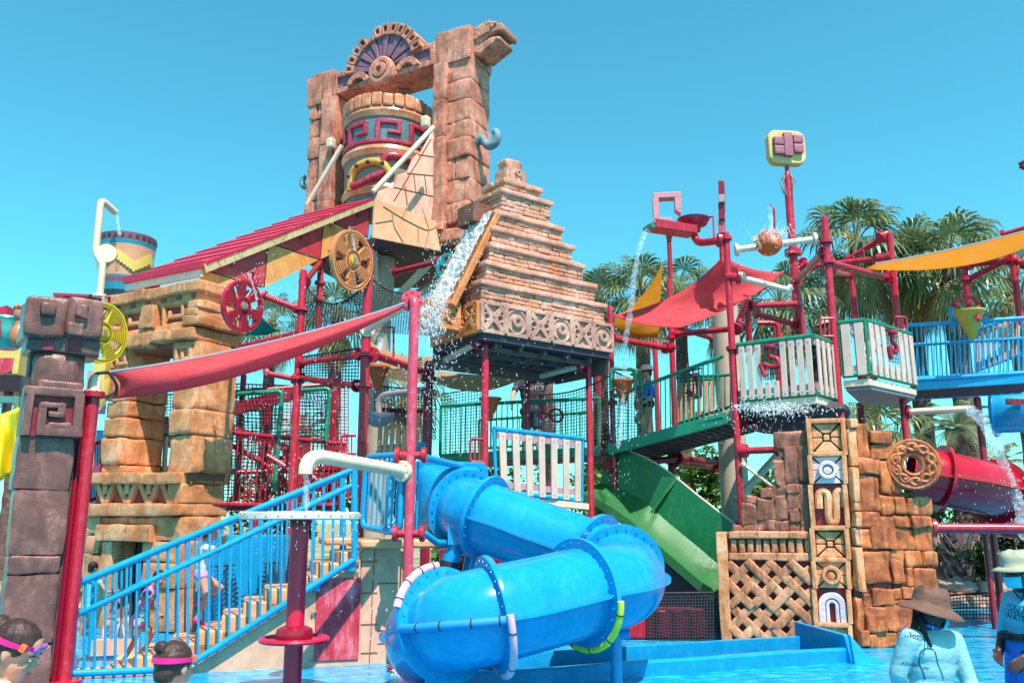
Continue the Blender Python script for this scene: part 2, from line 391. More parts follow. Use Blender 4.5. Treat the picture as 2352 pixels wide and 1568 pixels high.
M['brightblue'] = cloth('bright_blue_shirt', '#1c6fd8', .6); M['denim'] = cloth('navy_shorts', '#22304c', .7); M['ink'] = paint('dark_print', '#1d3c50', .7, 0)
M['lip'] = skin('lip_skin', '#b3605a'); M['eyew'] = paint('eye_white', '#e8e4de', .2, 0, None, 0); M['iris'] = paint('dark_iris', '#1c120e', .15, 0, None, 0)
def watermat():
    n = NT('pool_water_surface')
    w1 = n.noise(1.1, 3, .5, n.mapping((1, 1.7, 1)), .8); w2 = n.noise(4.2, 4, .6, n.mapping((1, 1.8, 1)), 1.0); w3 = n.noise(13, 3, .6, n.mapping((1, 1.6, 1)))
    base = n.ramp(w2, [(.28, lin('#066898')), (.45, lin('#0c8abc')), (.6, lin('#24aeda')), (.78, lin('#6cd4f0'))])
    h = n.math('ADD', n.math('MULTIPLY', w1, 1.2), n.math('ADD', n.math('MULTIPLY', w2, .8), n.math('MULTIPLY', w3, .28)))
    n.bump(h, .5, .11); n.b.inputs['IOR'].default_value = 1.33
    return n.out(base, .06, .5)
M['water'] = watermat()
def foam(name, col, alpha):
    n = NT(name); fl = n.noise(16, 4, .7, n.mapping((1.6, 1.6, .45)), .6)
    n.l(n.math('MULTIPLY', n.ramp(fl, [(.32, (.15,) * 3 + (1,)), (.6, (1, 1, 1, 1))]), alpha), n.b.inputs['Alpha'])
    n.b.inputs['Transmission Weight'].default_value = .35; n.b.inputs['IOR'].default_value = 1.33
    n.bump(n.noise(30, 3), .4, .02); return n.out(lin(col), .1, .5)
M['jet'] = foam('falling_water', '#e4f2f8', .34); M['foam'] = foam('white_foam', '#eef4f7', .8); M['drop'] = foam('water_drop', '#f4f9fb', .62)
def groundmat():
    n = NT('ground_soil'); a = n.noise(.5, 6, .6); b = n.noise(6, 5, .7)
    n.bump(b, .4, .03)
    return n.out(n.mix(n.ramp(a, [(.45, (0, 0, 0, 1)), (.6, (1, 1, 1, 1))]), n.ramp(b, [(.3, lin('#8d7a60')), (.7, lin('#b39f80'))]), n.ramp(b, [(.3, lin('#3c5226')), (.7, lin('#66783c'))])), .9)
M['ground'] = groundmat()
def flange(parent, c, axis, r=.13, t=.05, mat='red', bolts=8, n=18):
    a = V3(axis).normalized(); c = V3(c); m = MB(); u, v, w = basis(a)
    m.disc(c, a, r, t, n)
    for k in range(bolts):
        t2 = 2 * math.pi * k / bolts; p = c + (u * math.cos(t2) + v * math.sin(t2)) * r * .78
        m.tube([p - a * (t / 2 + .012), p + a * (t / 2 + .012)], .013, 5)
    return m.build('flange', M[mat], parent)

def pole(x, yt, yb, Y, label, r=.06, mat='red', cap='dome', fl=(), name='red_pole', cat='pole', group=None, base=False):
    """vertical pole through pixel (x, yt), from yt down to yb"""
    t = at(x, yt, Y); b = at(x, yb, Y); b = V3((t.x, t.y, max(0, b.z)))
    root = thing(name, label, cat, b, group)
    m = MB()
    if cap == 'dome': m.tube([b, t - UP * r * .5, t - UP * r * .15, t + UP * r * .1, t + UP * r * .2], [r, r, r * .92, r * .55, r * .1], 16)
    else: m.tube([b, t], r, 16)
    m.build('shaft', M[mat], root)
    for y in fl:
        z = at(x, y, Y).z
        flange(root, (t.x, t.y, z), UP, r * 1.75, .06, mat)
    if base: flange(root, b + UP * .02, UP, r * 2.6, .05, mat)
    return root

def pipe(pts, r, label, mat='red', name='red_pipe', cat='pipe', ends=(1, 1), mid=(), fmat=None, group=None, fr=1.9, n=12):
    """pts: world points; a flange on either end and at the fractions MID"""
    pts = [V3(p) for p in pts]; root = thing(name, label, cat, pts[0], group)
    MB().tube(pts, r, n).build('pipe_run', M[mat], root)
    fm = fmat or mat
    if ends[0]: flange(root, pts[0] + (pts[1] - pts[0]).normalized() * .03, pts[1] - pts[0], r * fr, .05, fm)
    if ends[1]: flange(root, pts[-1] + (pts[-2] - pts[-1]).normalized() * .03, pts[-1] - pts[-2], r * fr, .05, fm)
    for f in mid:
        L = (pts[-1] - pts[0]); flange(root, pts[0] + L * f, L, r * fr, .1, fm)
    return root

def railing(tl, tr, bl, br, nb, label, mat, name='railing', r=.035, rb=.012, midr=None, name_cat='railing', posts=True, group=None, skip=(), gap=.0):
    """tube railing between four world points: top rail, bottom rail, balusters"""
    tl, tr, bl, br = [V3(p) for p in (tl, tr, bl, br)]
    root = thing(name, label, name_cat, bl, group)
    MB().tube([tl, tr], r, 10).build('top_rail', M[mat], root)
    MB().tube([bl, br], r, 10).build('bottom_rail', M[mat], root)
    if midr: MB().tube([tl.lerp(bl, midr), tr.lerp(br, midr)], r * .8, 8).build('middle_rail', M[mat], root)
    if posts:
        for a, b in ((tl, bl), (tr, br)): MB().tube([a, b], r * .9, 8).build('end_post', M[mat], root)
    for i in range(1, nb):
        f = i / nb
        if any(a < f < b for a, b in skip): continue
        MB().tube([tl.lerp(tr, f), bl.lerp(br, f)], rb, 6).build('baluster', M[mat], root)
    return root

def net(tl, tr, bl, br, nu, nv, name, label, cat='net', sag=.0, r=.006, hem=.018, parent=None, mat='black', bulge=V3((0, 0, 0))):
    tl, tr, bl, br = [V3(p) for p in (tl, tr, bl, br)]; m = MB()
    def f(u, v):
        p = tl.lerp(tr, u).lerp(bl.lerp(br, u), v)
        s = 4 * u * (1 - u); return p - UP * sag * s * (1 - v) + bulge * (s * 4 * v * (1 - v))
    for i in range(nu + 1): m.tube([f(i / nu, k / 5) for k in range(6)], r, 3, False)
    for j in range(nv + 1): m.tube([f(k / 8, j / nv) for k in range(9)], r, 3, False)
    h = MB().tube([f(k / 12, 0) for k in range(13)], hem, 6)
    if parent is None:
        root = thing(name, label, cat, bl); m.build('mesh_cords', M[mat], root); h.build('head_rope', M[mat], root); return root
    m.add(h.v, h.f); return m.build(name, M[mat], parent)

def sail(c, edges, label, mat, name='shade_sail', hem=None, sag=V3((0, 0, 0)), cat='shade sail', nu=22, nv=10, wr=.02):
    """c: corners top-left, top-right, bottom-right, bottom-left; edges: midpoint bow of top, right, bottom, left"""
    a, b, d, e = [V3(p) for p in c]; bt, brr, bb, bl = [V3(q) for q in edges]
    def f(u, v):
        s, t = 4 * u * (1 - u), 4 * v * (1 - v)
        top = a.lerp(b, u) + bt * s; bot = e.lerp(d, u) + bb * s
        lf = a.lerp(e, v) + bl * t; rt = b.lerp(d, v) + brr * t
        p = top.lerp(bot, v) + lf.lerp(rt, u) - (a.lerp(b, u).lerp(e.lerp(d, u), v))
        w = math.sin(u * 9 + v * 5) * .5 + math.sin(u * 17 - v * 3) * .3
        return p + sag * (s * t) + sag.normalized() * (w * wr * s * t) if sag.length else p
    root = thing(name, label, cat, a)
    MB().patch(f, nu, nv).build('cloth', M[mat], root, solid=.012)
    if hem:
        MB().tube([f(i / 20, 0) for i in range(21)], .022, 6).build('top_hem', M[hem], root)
    for p, q in ((f(0, 0), f(0, 1)), (f(1, 0), f(1, 1))):
        pass
    return root, f

def wheel(c, nrm, rad, label, mat, hubmat, spin=0.0, nh=6, thick=.07):
    """a pierced water wheel: disc with wedge holes, grooves, hub badge and blades turned out of the holes"""
    c = V3(c); n = V3(nrm).normalized(); u = UP.cross(n).normalized(); v = n.cross(u)
    root = thing('water_spinner', label, 'water wheel', c)
    na = 72; rr = [.0, .16, .36, .5, .66, .8, .86, .93, 1.0]; m = MB()
    half = .52 * math.pi / nh
    def hole(am, r0, r1):
        k = (am - spin) % (2 * math.pi / nh); k = min(k, 2 * math.pi / nh - k)
        return r0 >= .35 and r1 <= .87 and k < half * (.85 + .42 * (r0 - .36))
    P = lambda a, r, z: c + (u * math.cos(a) + v * math.sin(a)) * (r * rad) + n * z
    for i in range(len(rr) - 1):
        for k in range(na):
            a0, a1 = 2 * math.pi * k / na, 2 * math.pi * (k + 1) / na
            if hole((a0 + a1) / 2, rr[i], rr[i + 1]): continue
            q = [P(a0, rr[i], 0), P(a1, rr[i], 0), P(a1, rr[i + 1], 0), P(a0, rr[i + 1], 0)]
            m.add(q, [(0, 1, 2, 3)])
    o = m.build('disc', M[mat], root, smooth=False)
    me = o.data; bm = bmesh.new(); bm.from_mesh(me); bmesh.ops.remove_doubles(bm, verts=bm.verts, dist=1e-4); bmesh.ops.recalc_face_normals(bm, faces=bm.faces); bm.to_mesh(me); bm.free()
    s = o.modifiers.new('thick', 'SOLIDIFY'); s.thickness = thick; s.offset = 0
    g = MB()
    for r in (.42, .5, .58, .66, .74, .82, .91, .26, .31):
        for k in range(na):
            a0, a1 = 2 * math.pi * k / na, 2 * math.pi * (k + 1) / na
            if hole((a0 + a1) / 2, max(.36, r - .06) if .36 < r < .87 else r, min(r + .04, .86) if r < .87 else r) : continue
            z = thick / 2 + .004
            g.add([P(a0, r - .011, z), P(a1, r - .011, z), P(a1, r + .011, z), P(a0, r + .011, z)], [(0, 1, 2, 3)])
    g.build('groove', M['crack'], o, smooth=False)
    h = MB().disc(c + n * (thick / 2 + .01), n, rad * .15, .03, 20); hb = h.build('hub', M[hubmat], root)
    h = MB()
    for dx in (-.06, 0, .06): h.bar(P(0, 0, thick / 2 + .03) + (u * dx - v * .1) * rad, P(0, 0, thick / 2 + .03) + (u * dx + v * .1) * rad, .03 * rad, .02, up=n)
    h.build('hub_emblem', M['steel'], hb)
    for k in range(nh):
        a = spin + 2 * math.pi * k / nh; b = MB()
        p0, p1 = P(a - half * .7, .4, -thick), P(a - half * .9, .82, -thick); w = -n * rad * .22
        b.prism([p0, p1, p1 + w, p0 + w * .8], (u * -math.sin(a) + v * math.cos(a)) * .02)
        b.build('blade', M[mat], root, smooth=False)
    return root

def cone_bucket(top, r, h, label, mat, name='cone_bucket', axis=None, wall=.02):
    top = V3(top); ax = V3(axis).normalized() if axis is not None else UP
    root = thing(name, label, 'cone bucket', top - ax * h)
    m = MB(); base = top - ax * h
    m.lathe(base, ax, [(0, .02), (.02, .05), (h * .97, r * .97), (h, r), (h, r - wall), (h * .9, r * .86 - wall), (.1, .06)], 28)
    cn = m.build('cone', M[mat], root)
    MB().lathe(base, ax, [(h - .03, r), (h - .03, r + .012), (h + .004, r + .012), (h + .004, r - wall)], 28).build('rim', M[mat], cn)
    return root

# ---------------------------------------------------------------- plants
def fan_palm(x, yc, Y, yb, label, nl=34, size=1.0, skirt=True, seed=1, trunk_r=.2, lean=0):
    g = random.Random(seed); c = at(x, yc, Y); zb = max(at(x, yb, Y).z, .0) if yb else 0.05
    b = V3((c.x + lean, c.y, zb)); root = thing('fan_palm', label, 'palm tree', b, 'fan palms behind the play structure')
    tr = MB(); n = 14; pts = [b.lerp(c, i / n) for i in range(n + 1)]
    tr.tube(pts, [trunk_r * (1.15 - .3 * i / n) * (1 + .07 * (i % 2)) for i in range(n + 1)], 12).build('trunk', M['bark'], root)
    lv = MB(); dr = MB(); st = MB()
    def leaf(mb, ang, el, L, fr, dry):
        d = V3((math.cos(ang) * math.cos(el), math.sin(ang) * math.cos(el), math.sin(el)))
        side = d.cross(UP)
        side = side.normalized() if side.length > .05 else XA.copy()
        nrm = side.cross(d).normalized()
        tip = c + d * L - UP * (L * L * .10 if not dry else 0)
        st.tube([c + d * .1, (c + d * .5 * L) + UP * .05, tip], [.03, .022, .016], 4, False)
        d2 = (d - UP * (.25 if not dry else .3)).normalized(); nb = 24
        for i in range(nb):
            t = (i / (nb - 1) - .5) * 2; a = t * R(112 if not dry else 50)
            q = d2 * math.cos(a) + side * math.sin(a); q.normalize()
            ln = fr * (1 - .3 * abs(t) ** 2) * g.uniform(.9, 1.08); w = side * math.cos(a) - d2 * math.sin(a)
            fold = nrm * (fr * .045 * (1 if i % 2 else -1))
            sag = g.uniform(.25, .5) * (1.2 if dry else 1)
            p0 = tip; p1 = tip + q * ln * .5 - UP * ln * .05 + fold; p2 = tip + q * ln * .74 - UP * ln * .16 * (1 + sag); p3 = tip + q * ln * .92 - UP * ln * (.32 + sag * .5)
            ww = ln * math.sin(R(112 / nb)) * (.98 if not dry else .6)
            mb.add([p0, p1 - w * ww * .48, p1 + w * ww * .48, p2 - w * ww * .32, p2 + w * ww * .32, p3], [(0, 1, 2), (1, 3, 4, 2), (3, 5, 4)])
    nl = int(nl * .82)
    for i in range(nl):
        ang = i * 2.399 + g.uniform(-.2, .2); t = (i + .5) / nl
        el = R(78 - 105 * t + g.uniform(-8, 8)); leaf(lv, ang, el, size * g.uniform(.7, .95), size * g.uniform(.8, 1.25), False)
    if skirt:
        for i in range(int(nl * .9)):
            ang = i * 2.399; leaf(dr, ang, R(g.uniform(-80, -48)), size * g.uniform(.5, 1.1), size * g.uniform(.7, 1.0), True)
        dr.build('dead_frond_skirt', M['palmdry'], root, smooth=False, recalc=False)
    st.build('leaf_stalks', M['palmdry'], root, recalc=False)
    lv.build('crown', M['palm'], root, smooth=False, recalc=False)
    return root

def feather_palm(x, yc, Y, yb, label, nl=22, L=1.9, seed=3, mat='palmpale', trunk_r=.22):
    g = random.Random(seed); c = at(x, yc, Y); b = V3((c.x, c.y, .05)); root = thing('date_palm', label, 'palm tree', b)
    pts = [b.lerp(c, i / 20) for i in range(21)]
    MB().tube(pts, [trunk_r * (1 + .12 * (i % 2)) for i in range(21)], 10).build('trunk', M['bark'], root)
    lv = MB()
    nl = int(nl * .82)
    for i in range(nl):
        ang = i * 2.399; el = R(75 - 95 * (i + .5) / nl)
        d = V3((math.cos(ang) * math.cos(el), math.sin(ang) * math.cos(el), math.sin(el)))
        pr = None; side = d.cross(UP).normalized()
        for k in range(1, 26):
            t = k / 25; p = c + d * L * t - UP * L * .55 * t ** 2.2
            if pr is not None:
                dd = (p - pr).normalized()
                lv.add([pr + side * .01, pr - side * .01, p - side * .008, p + side * .008], [(0, 1, 2, 3)])
                for s in (-1, 1):
                    ln = .5 * L * .42 * math.sin(math.pi * min(1, t * .9 + .1)) + .05
                    q = (dd * .65 + side * s * .75 + UP * .15).normalized(); e = p + q * ln - UP * ln * .25
                    w = dd * .016
                    lv.add([p - w, p + w, p + q * ln * .5 + w * .8, e, p + q * ln * .5 - w * .8], [(0, 1, 2, 3, 4)])
            pr = p
    lv.build('crown', M[mat], root, smooth=False, recalc=False)
    return root

def bush(x, y0, y1, w, Y, label, n=900, leaf=.09, mat='leaf', name='shrub', seed=5, stems=6, depth=.8):
    g = random.Random(seed); top = at(x, y0, Y); bot = at(x, y1, Y); hw = w / ppm(top) / 2; zt, zb = top.z, max(bot.z, .05)
    c = V3((top.x, Y, 0)); root = thing(name, label, 'shrub' if name == 'shrub' else 'tree', (c.x, Y, zb))
    cl = [V3((g.uniform(-1, 1), g.uniform(-1, 1), g.uniform(0.1, 1))) for _ in range(14)]
    s = MB()
    for q in cl[:stems]:
        e = V3((c.x + q.x * hw * .7, Y + q.y * depth * .6, zb + (zt - zb) * q.z)); s.tube([(c.x + q.x * .1, Y, zb), ((c.x + e.x) / 2, (Y + e.y) / 2, zb * .5 + e.z * .5 + .1), e], [.04, .03, .012], 5)
    s.build('stems' if name == 'shrub' else 'trunk', M['bark'], root)
    m = MB()
    for i in range(n):
        q = cl[g.randrange(len(cl))]; d = V3((g.gauss(0, 1), g.gauss(0, 1), g.gauss(0, 1))); d = d.normalized() * g.uniform(.5, 1) ** .5
        p = V3((c.x + (q.x * .72 + d.x * .34) * hw, Y + (q.y * .7 + d.y * .35) * depth, zb + (zt - zb) * max(0.02, min(1, q.z * .85 + d.z * .2))))
        a = V3((g.gauss(0, 1), g.gauss(0, 1), g.gauss(0, .6))).normalized(); b2 = a.cross(V3((g.gauss(0, .4), g.gauss(0, .4), 1))).normalized(); l = leaf * g.uniform(.7, 1.4)
        m.add([p - a * l, p + b2 * l * .38, p + a * l, p - b2 * l * .38], [(0, 1, 2, 3)])
    m.build('foliage' if name == 'shrub' else 'crown', M[mat], root, smooth=False, recalc=False)
    return root

# ---------------------------------------------------------------- people
def fuse(mb, vox=.012, smooth=4):
    """one continuous surface from overlapping closed shapes"""
    me = bpy.data.meshes.new('tmp'); me.from_pydata([tuple(v) for v in mb.v], [], mb.f)
    bm = bmesh.new(); bm.from_mesh(me); bmesh.ops.recalc_face_normals(bm, faces=bm.faces); bm.to_mesh(me); bm.free()
    o = bpy.data.objects.new('tmp', me); COL.objects.link(o)
    md = o.modifiers.new('r', 'REMESH'); md.mode = 'VOXEL'; md.voxel_size = vox
    if smooth:
        sm = o.modifiers.new('s', 'SMOOTH'); sm.iterations = smooth; sm.factor = .5
    dg = bpy.context.evaluated_depsgraph_get(); dg.update(); ev = o.evaluated_get(dg); e = ev.to_mesh()
    r = MB(); r.v = [v.co.copy() for v in e.vertices]; r.f = [list(p.vertices) for p in e.polygons]
    ev.to_mesh_clear(); bpy.data.objects.remove(o); bpy.data.meshes.remove(me)
    return r
def cap(m, a, b, ra, rb, n=12):
    """tapered capsule"""
    a, b = V3(a), V3(b); d = (b - a)
    if d.length < 1e-5: return m.sph(a, ra)
    d.normalize(); pts, rs = [], []
    for t in (-1, -.85, -.5, 0): pts.append(a + d * ra * t); rs.append(ra * math.sqrt(max(0, 1 - t * t)) + 1e-4)
    for t in (0, .5, .85, 1): pts.append(b + d * rb * t); rs.append(rb * math.sqrt(max(0, 1 - t * t)) + 1e-4)
    return m.tube(pts, rs, n)
def chain(m, pts, rs, n=12):
    for i in range(len(pts) - 1): cap(m, pts[i], pts[i + 1], rs[i], rs[i + 1], n)
    return m
def sleeve(m, a, b, ra, rb, n=14): return m.tube([V3(a), V3(a).lerp(V3(b), .5), V3(b)], [ra, (ra + rb) / 2, rb], n)
class Fig:
    """local frame: x to the figure's right... x = side, y = facing direction, z up; unit metres"""
    def __init__(s, o, face):
        s.o = V3(o); f = V3(face); f.z = 0; f.normalize(); s.y = f; s.x = f.cross(UP).normalized()
    def p(s, x, y, z): return s.o + s.x * x + s.y * y + UP * z
def head_shapes(m, c, h, f, u, detail=True):
    """skull, jaw, nose and ears; c centre, h height, f facing, u up"""
    f = V3(f).normalized(); u = V3(u); u = (u - f * u.dot(f)).normalized(); x = f.cross(u).normalized(); ax = (x, f, u)
    P = lambda a, b, d: c + x * (a * h) + f * (b * h) + u * (d * h)
    m.sph(P(0, -.04, .12), (.335 * h, .42 * h, .37 * h), 20, 14, ax)
    m.sph(P(0, .1, -.17), (.255 * h, .29 * h, .32 * h), 18, 12, ax)
    m.sph(P(0, .27, -.38), (.1 * h, .1 * h, .085 * h), 10, 8, ax)
    m.sph(P(0, .335, .1), (.2 * h, .06 * h, .05 * h), 10, 8, ax)
    cap(m, P(0, .37, .03), P(0, .45, -.12), .032 * h, .05 * h, 8)
    m.sph(P(0, .36, -.25), (.1 * h, .05 * h, .045 * h), 10, 6, ax)
    for s in (-1, 1):
        m.sph(P(.17 * s, .29, -.12), (.1 * h, .08 * h, .1 * h), 10, 8, ax)
        m.sph(P(.335 * s, -.04, -.03), (.035 * h, .085 * h, .125 * h), 10, 8, ax)
        m.sph(P(.335 * s, -.02, -.11), (.03 * h, .05 * h, .06 * h), 8, 6, ax)
    return P, ax
def face_parts(root, P, ax, h):
    for s in (-1, 1):
        e = MB().sph(P(.145 * s, .342, .02), (.05 * h, .032 * h, .022 * h), 10, 8, ax).build('eye', M['eyew'], root)
        MB().sph(P(.145 * s, .364, .02), (.026 * h, .014 * h, .021 * h), 8, 6, ax).build('iris', M['iris'], e)
        MB().tube([P(.06 * s, .375, .095), P(.15 * s, .372, .115), P(.23 * s, .31, .09)], .012 * h, 5).build('eyebrow', M['hairdark'], root)
    MB().sph(P(0, .385, -.245), (.085 * h, .035 * h, .035 * h), 10, 6, ax).build('lips', M['lip'], root)
def hand(m, w, d, pal, s=1.0, curl=.5, side=1):
    """w wrist, d pointing direction, pal palm normal; a palm, four fingers of unequal length and a thumb"""
    w, d, pal = V3(w), V3(d).normalized(), V3(pal); pal = (pal - d * pal.dot(d)).normalized(); x = d.cross(pal).normalized() * side
    L = .09 * s
    for k in (-.03, -.01, .01, .03): cap(m, w + x * k * .6 * s + d * .01 * s, w + d * L + x * k * s, .014 * s, .012 * s, 8)
    for k, ln in ((-.031, .058), (-.0105, .07), (.0105, .076), (.031, .068)):
        a = w + d * L + x * k * s; t = curl; q = a; dd = d.copy()
        for j, f in enumerate((.45, .32, .23)):
            dd = (dd * math.cos(t * .75) + pal * math.sin(t * .75)).normalized() if j or t else dd
            e = q + dd * ln * f * s; cap(m, q, e, (.0095 - .001 * j) * s, (.0088 - .001 * j) * s, 7); q = e
    a = w + d * .025 * s + x * .03 * s; b = a + (x * .7 + d * .75 + pal * .35).normalized() * .042 * s; e = b + (d * .9 + pal * .45 + x * .1).normalized() * .034 * s
    cap(m, a, b, .0125 * s, .0105 * s, 8); cap(m, b, e, .0105 * s, .0085 * s, 8)
    return m
def onto(bvh, verts, d, off=.0018):
    out = []
    for v in verts:
        h = bvh.ray_cast(v - d * .6, d)
        out.append((h[0] - d * off) if h[0] is not None else v)
    return out
def text_mesh(s, size, bold=0.0):
    cu = bpy.data.curves.new('t', 'FONT'); cu.body = s; cu.size = size; cu.align_x = 'CENTER'; cu.offset = bold; cu.resolution_u = 3
    o = bpy.data.objects.new('t', cu); COL.objects.link(o); dg = bpy.context.evaluated_depsgraph_get(); dg.update()
    me = bpy.data.meshes.new_from_object(o.evaluated_get(dg)); r = ([v.co.copy() for v in me.vertices], [list(p.vertices) for p in me.polygons])
    bpy.data.objects.remove(o); bpy.data.curves.remove(cu); bpy.data.meshes.remove(me); return r
# ---------------------------------------------------------------- camera, light, water, ground
cam = bpy.data.cameras.new('camera'); co = bpy.data.objects.new('camera', cam); COL.objects.link(co)
co.location = CAM; co.rotation_euler = (R(90) + PITCH, 0, 0); cam.sensor_width = 36; cam.lens = 36 * FPX / 2352; cam.clip_end = 3000
sc.camera = co
SUN = V3((.20, -.46, .87)).normalized()
wd = bpy.data.worlds.new('World'); sc.world = wd; wd.use_nodes = True; nt = wd.node_tree
sk = nt.nodes.new('ShaderNodeTexSky'); sk.sky_type = 'NISHITA'; sk.sun_disc = False
sk.sun_elevation = math.asin(SUN.z); sk.sun_rotation = math.atan2(SUN.x, SUN.y); sk.air_density = 1.0; sk.dust_density = .4; sk.ozone_density = 1.2
bg = nt.nodes['Background']; bg.inputs['Strength'].default_value = .15
tint = nt.nodes.new('ShaderNodeMix'); tint.data_type = 'RGBA'; tint.blend_type = 'MULTIPLY'
cs = [i for i in tint.inputs if i.type == 'RGBA']; [i for i in tint.inputs if i.type == 'VALUE'][0].default_value = 1
nt.links.new(sk.outputs[0], cs[0]); cs[1].default_value = (.34, 1.07, .97, 1)
nt.links.new([o for o in tint.outputs if o.type == 'RGBA'][0], bg.inputs[0])
sl = bpy.data.lights.new('sun', 'SUN'); sl.energy = 5.0; sl.angle = R(.5); sl.color = (1, .9, .83)
so = bpy.data.objects.new('sun', sl); COL.objects.link(so); so.rotation_euler = SUN.to_track_quat('Z', 'Y').to_euler(); so.location = (5, -5, 30)
vs = sc.view_settings; vs.view_transform = 'Standard'; vs.look = 'None'; vs.exposure = 0.72; vs.gamma = 1; vs.use_curve_mapping = False
sc.cycles.max_bounces = 8; sc.cycles.transparent_max_bounces = 12; sc.cycles.use_denoising = True

w = MB(); w.add([(-40, -14, 0), (40, -14, 0), (40, 18.6, 0), (-40, 18.6, 0)], [(0, 1, 2, 3)])
tag(w.build('pool_water', M['water'], smooth=False, recalc=False), 'bright cyan pool water with ripples', 'water', kind='structure')
g = MB(); g.add([(-900, 18.4, .02), (900, 18.4, .02), (900, 1500, .02), (-900, 1500, .02)], [(0, 1, 2, 3)])
tag(g.build('ground', M['ground'], smooth=False, recalc=False), kind='structure')
k = MB().box((0, 18.7, .06), (80, .5, .28)); tag(k.build('pool_kerb', M['concrete'], bevel=.03), kind='structure')

# ---------------------------------------------------------------- brown totem column at the left edge
F1 = Face(at(110, 1100, 9.6), (.82, .57, 0))
t = thing('totem_column', 'glossy brown stone totem column with square spiral glyph at the left edge of the pool', 'stone column', wz(60, 1600) , None)
core = MB(); F1.pbox(core, 62, 700, 190, 1100, -.1, -.42); F1.pbox(core, 40, 1000, 150, 1560, -.1, -.42); core.build('core', M['brownmortar'], t)
m = MB()
for q in ((36, 998, 167, 1124), (28, 1124, 154, 1274), (20, 1276, 138, 1318), (8, 1320, 130, 1480), (0, 1482, 116, 1600)): F1.prock(m, *q, .0, -.5, r=.05, amp=.022, n=7)
m.build('shaft_stones', M['brownstone'], t, ang=60)
m = MB(); F1.prock(m, 72, 800, 196, 908, .06, -.5, r=.16, amp=.03, n=8); F1.prock(m, 84, 876, 190, 904, .1, -.45, r=.06, amp=.02, n=6)
m.build('neck', M['brownstone'], t, ang=60)
m = MB(); F1.prock(m, 56, 684, 152, 778, .16, -.62, r=.08, amp=.03, n=8); F1.prock(m, 148, 690, 236, 780, .14, -.62, r=.08, amp=.03, n=8)
for q in ((90, 702, 122, 732), (168, 708, 196, 736), (150, 748, 184, 776)): F1.prock(m, *q, .22, .0, r=.03, amp=.02)
F1.prock(m, 58, 772, 228, 812, .06, -.55, r=.04, amp=.02, n=7)
cpt = m.build('capital', M['brownstone'], t, ang=60)
for q in ((96, 776, 121, 806), (156, 780, 184, 808)): m = MB(); F1.pbox(m, *q, .09, .0); m.build('painted_square', M['carvedred'], cpt)
m = MB(); F1.prock(m, 52, 894, 188, 1004, .03, -.5, r=.03, amp=.008, n=6); gbk = m.build('glyph_block', M['carvedred'], t)
m = MB()
for q in ((54, 892, 188, 912), (54, 892, 72, 1000), (166, 905, 188, 1004), (84, 978, 186, 1002), (84, 928, 102, 1000), (90, 926, 148, 938), (130, 930, 148, 956), (108, 948, 148, 960), (108, 972, 160, 986)):
    F1.prock(m, *q, .11, -.02, r=.025, amp=.008, n=4)
m.build('spiral_glyph', M['brownstone'], gbk, ang=60)
m = MB(); a = at(190, 905, 9.95); b = at(190, 1600, 9.95); b = V3((a.x, a.y, 0)); m.box((a + b) / 2, (.12, .12, (a - b).length))
tag(m.build('steel_post', M['deepred'], bevel=.006), 'dark red square steel post behind the brown totem column', 'post')

# ---------------------------------------------------------------- honey stone gate tower
F2 = Face(at(452, 900, 14.3), UD); D2 = .85
t = thing('stone_gate_tower', 'honey coloured stone gate tower with carved spiral glyphs, beside the blue stairs', 'stone tower', wz(400, 1480))
def dep(q, o0, o1, mb, **k): F2.prock(mb, *q, o0, o1, **k)
core = MB()
for q in ((268, 690, 456, 800), (252, 800, 282, 1100), (395, 800, 440, 1100), (225, 1095, 412, 1200)): F2.pbox(core, *q, -.06, -D2 + .06)
F2.pbox(core, 205, 1190, 238, 1440, -.06, -D2); F2.pbox(core, 338, 1190, 400, 1440, -.06, -D2); F2.pbox(core, 238, 1225, 340, 1440, -.5, -D2)
core.build('core', M['stonejoint'], t)
m = MB()
for a, b in ((256, 322), (322, 345), (345, 398), (398, 472)):                       # ragged top course
    s = (a - 256) / 216; y0 = 678 - 36 * s + rnd.uniform(-3, 3); F2.rock(m, *F2.rect(a, y0, b, y0 + 24), .16, -D2 - .16, r=.05, amp=.025, n=6)
m.build('cornice', M['tower'], t, ang=60)
m = MB()
for i in range(5):
    a, b = 262 + i * 40, 301 + i * 40; y0 = 700 - 33 * (i / 5); dep((a, y0, b, y0 + 26), .05, -D2 - .04, m, r=.03, amp=.015)
for a, b, c, d in ((248, 712, 280, 735), (250, 736, 277, 752), (248, 753, 278, 772), (444, 692, 472, 712), (436, 710, 468, 730), (432, 728, 470, 750)): dep((a, b, c, d), .14, -D2 - .1, m, r=.05, amp=.03, n=6)
dep((339, 706, 369, 756), .18, -.2, m, r=.04, amp=.02, n=6)
m.build('frieze_stones', M['tower'], t, ang=60)
m = MB(); dep((278, 712, 440, 768), -.02, -.4, m, r=.02, amp=.01, n=5); m.build('red_ground', M['towerred'], t)
m = MB()
for i in range(6):
    m = MB(); x = 276 + i * 35; y = 711 - i * 6.4; m.disc(F2.at(x, y, .055), F2.n, .062, .02, 14); m.build('drilled_hole', M['stonejoint'], t)
for x0, y0 in ((290, 716), (382, 700)):
    m = MB()
    F2.line(m, [(x0, y0 + 46), (x0, y0 + 2), (x0 + 44, y0 - 6), (x0 + 44, y0 + 26), (x0 + 14, y0 + 30), (x0 + 14, y0 + 20)], .075, -.04, .08)
    m.build('spiral_glyph', M['tower'], t, bevel=.02)
m = MB()
for q in ((250, 780, 290, 812), (288, 770, 338, 800), (340, 764, 360, 798), (360, 762, 410, 786), (408, 756, 458, 782)): dep(q, .16, -D2 - .14, m, r=.05, amp=.028, n=6)
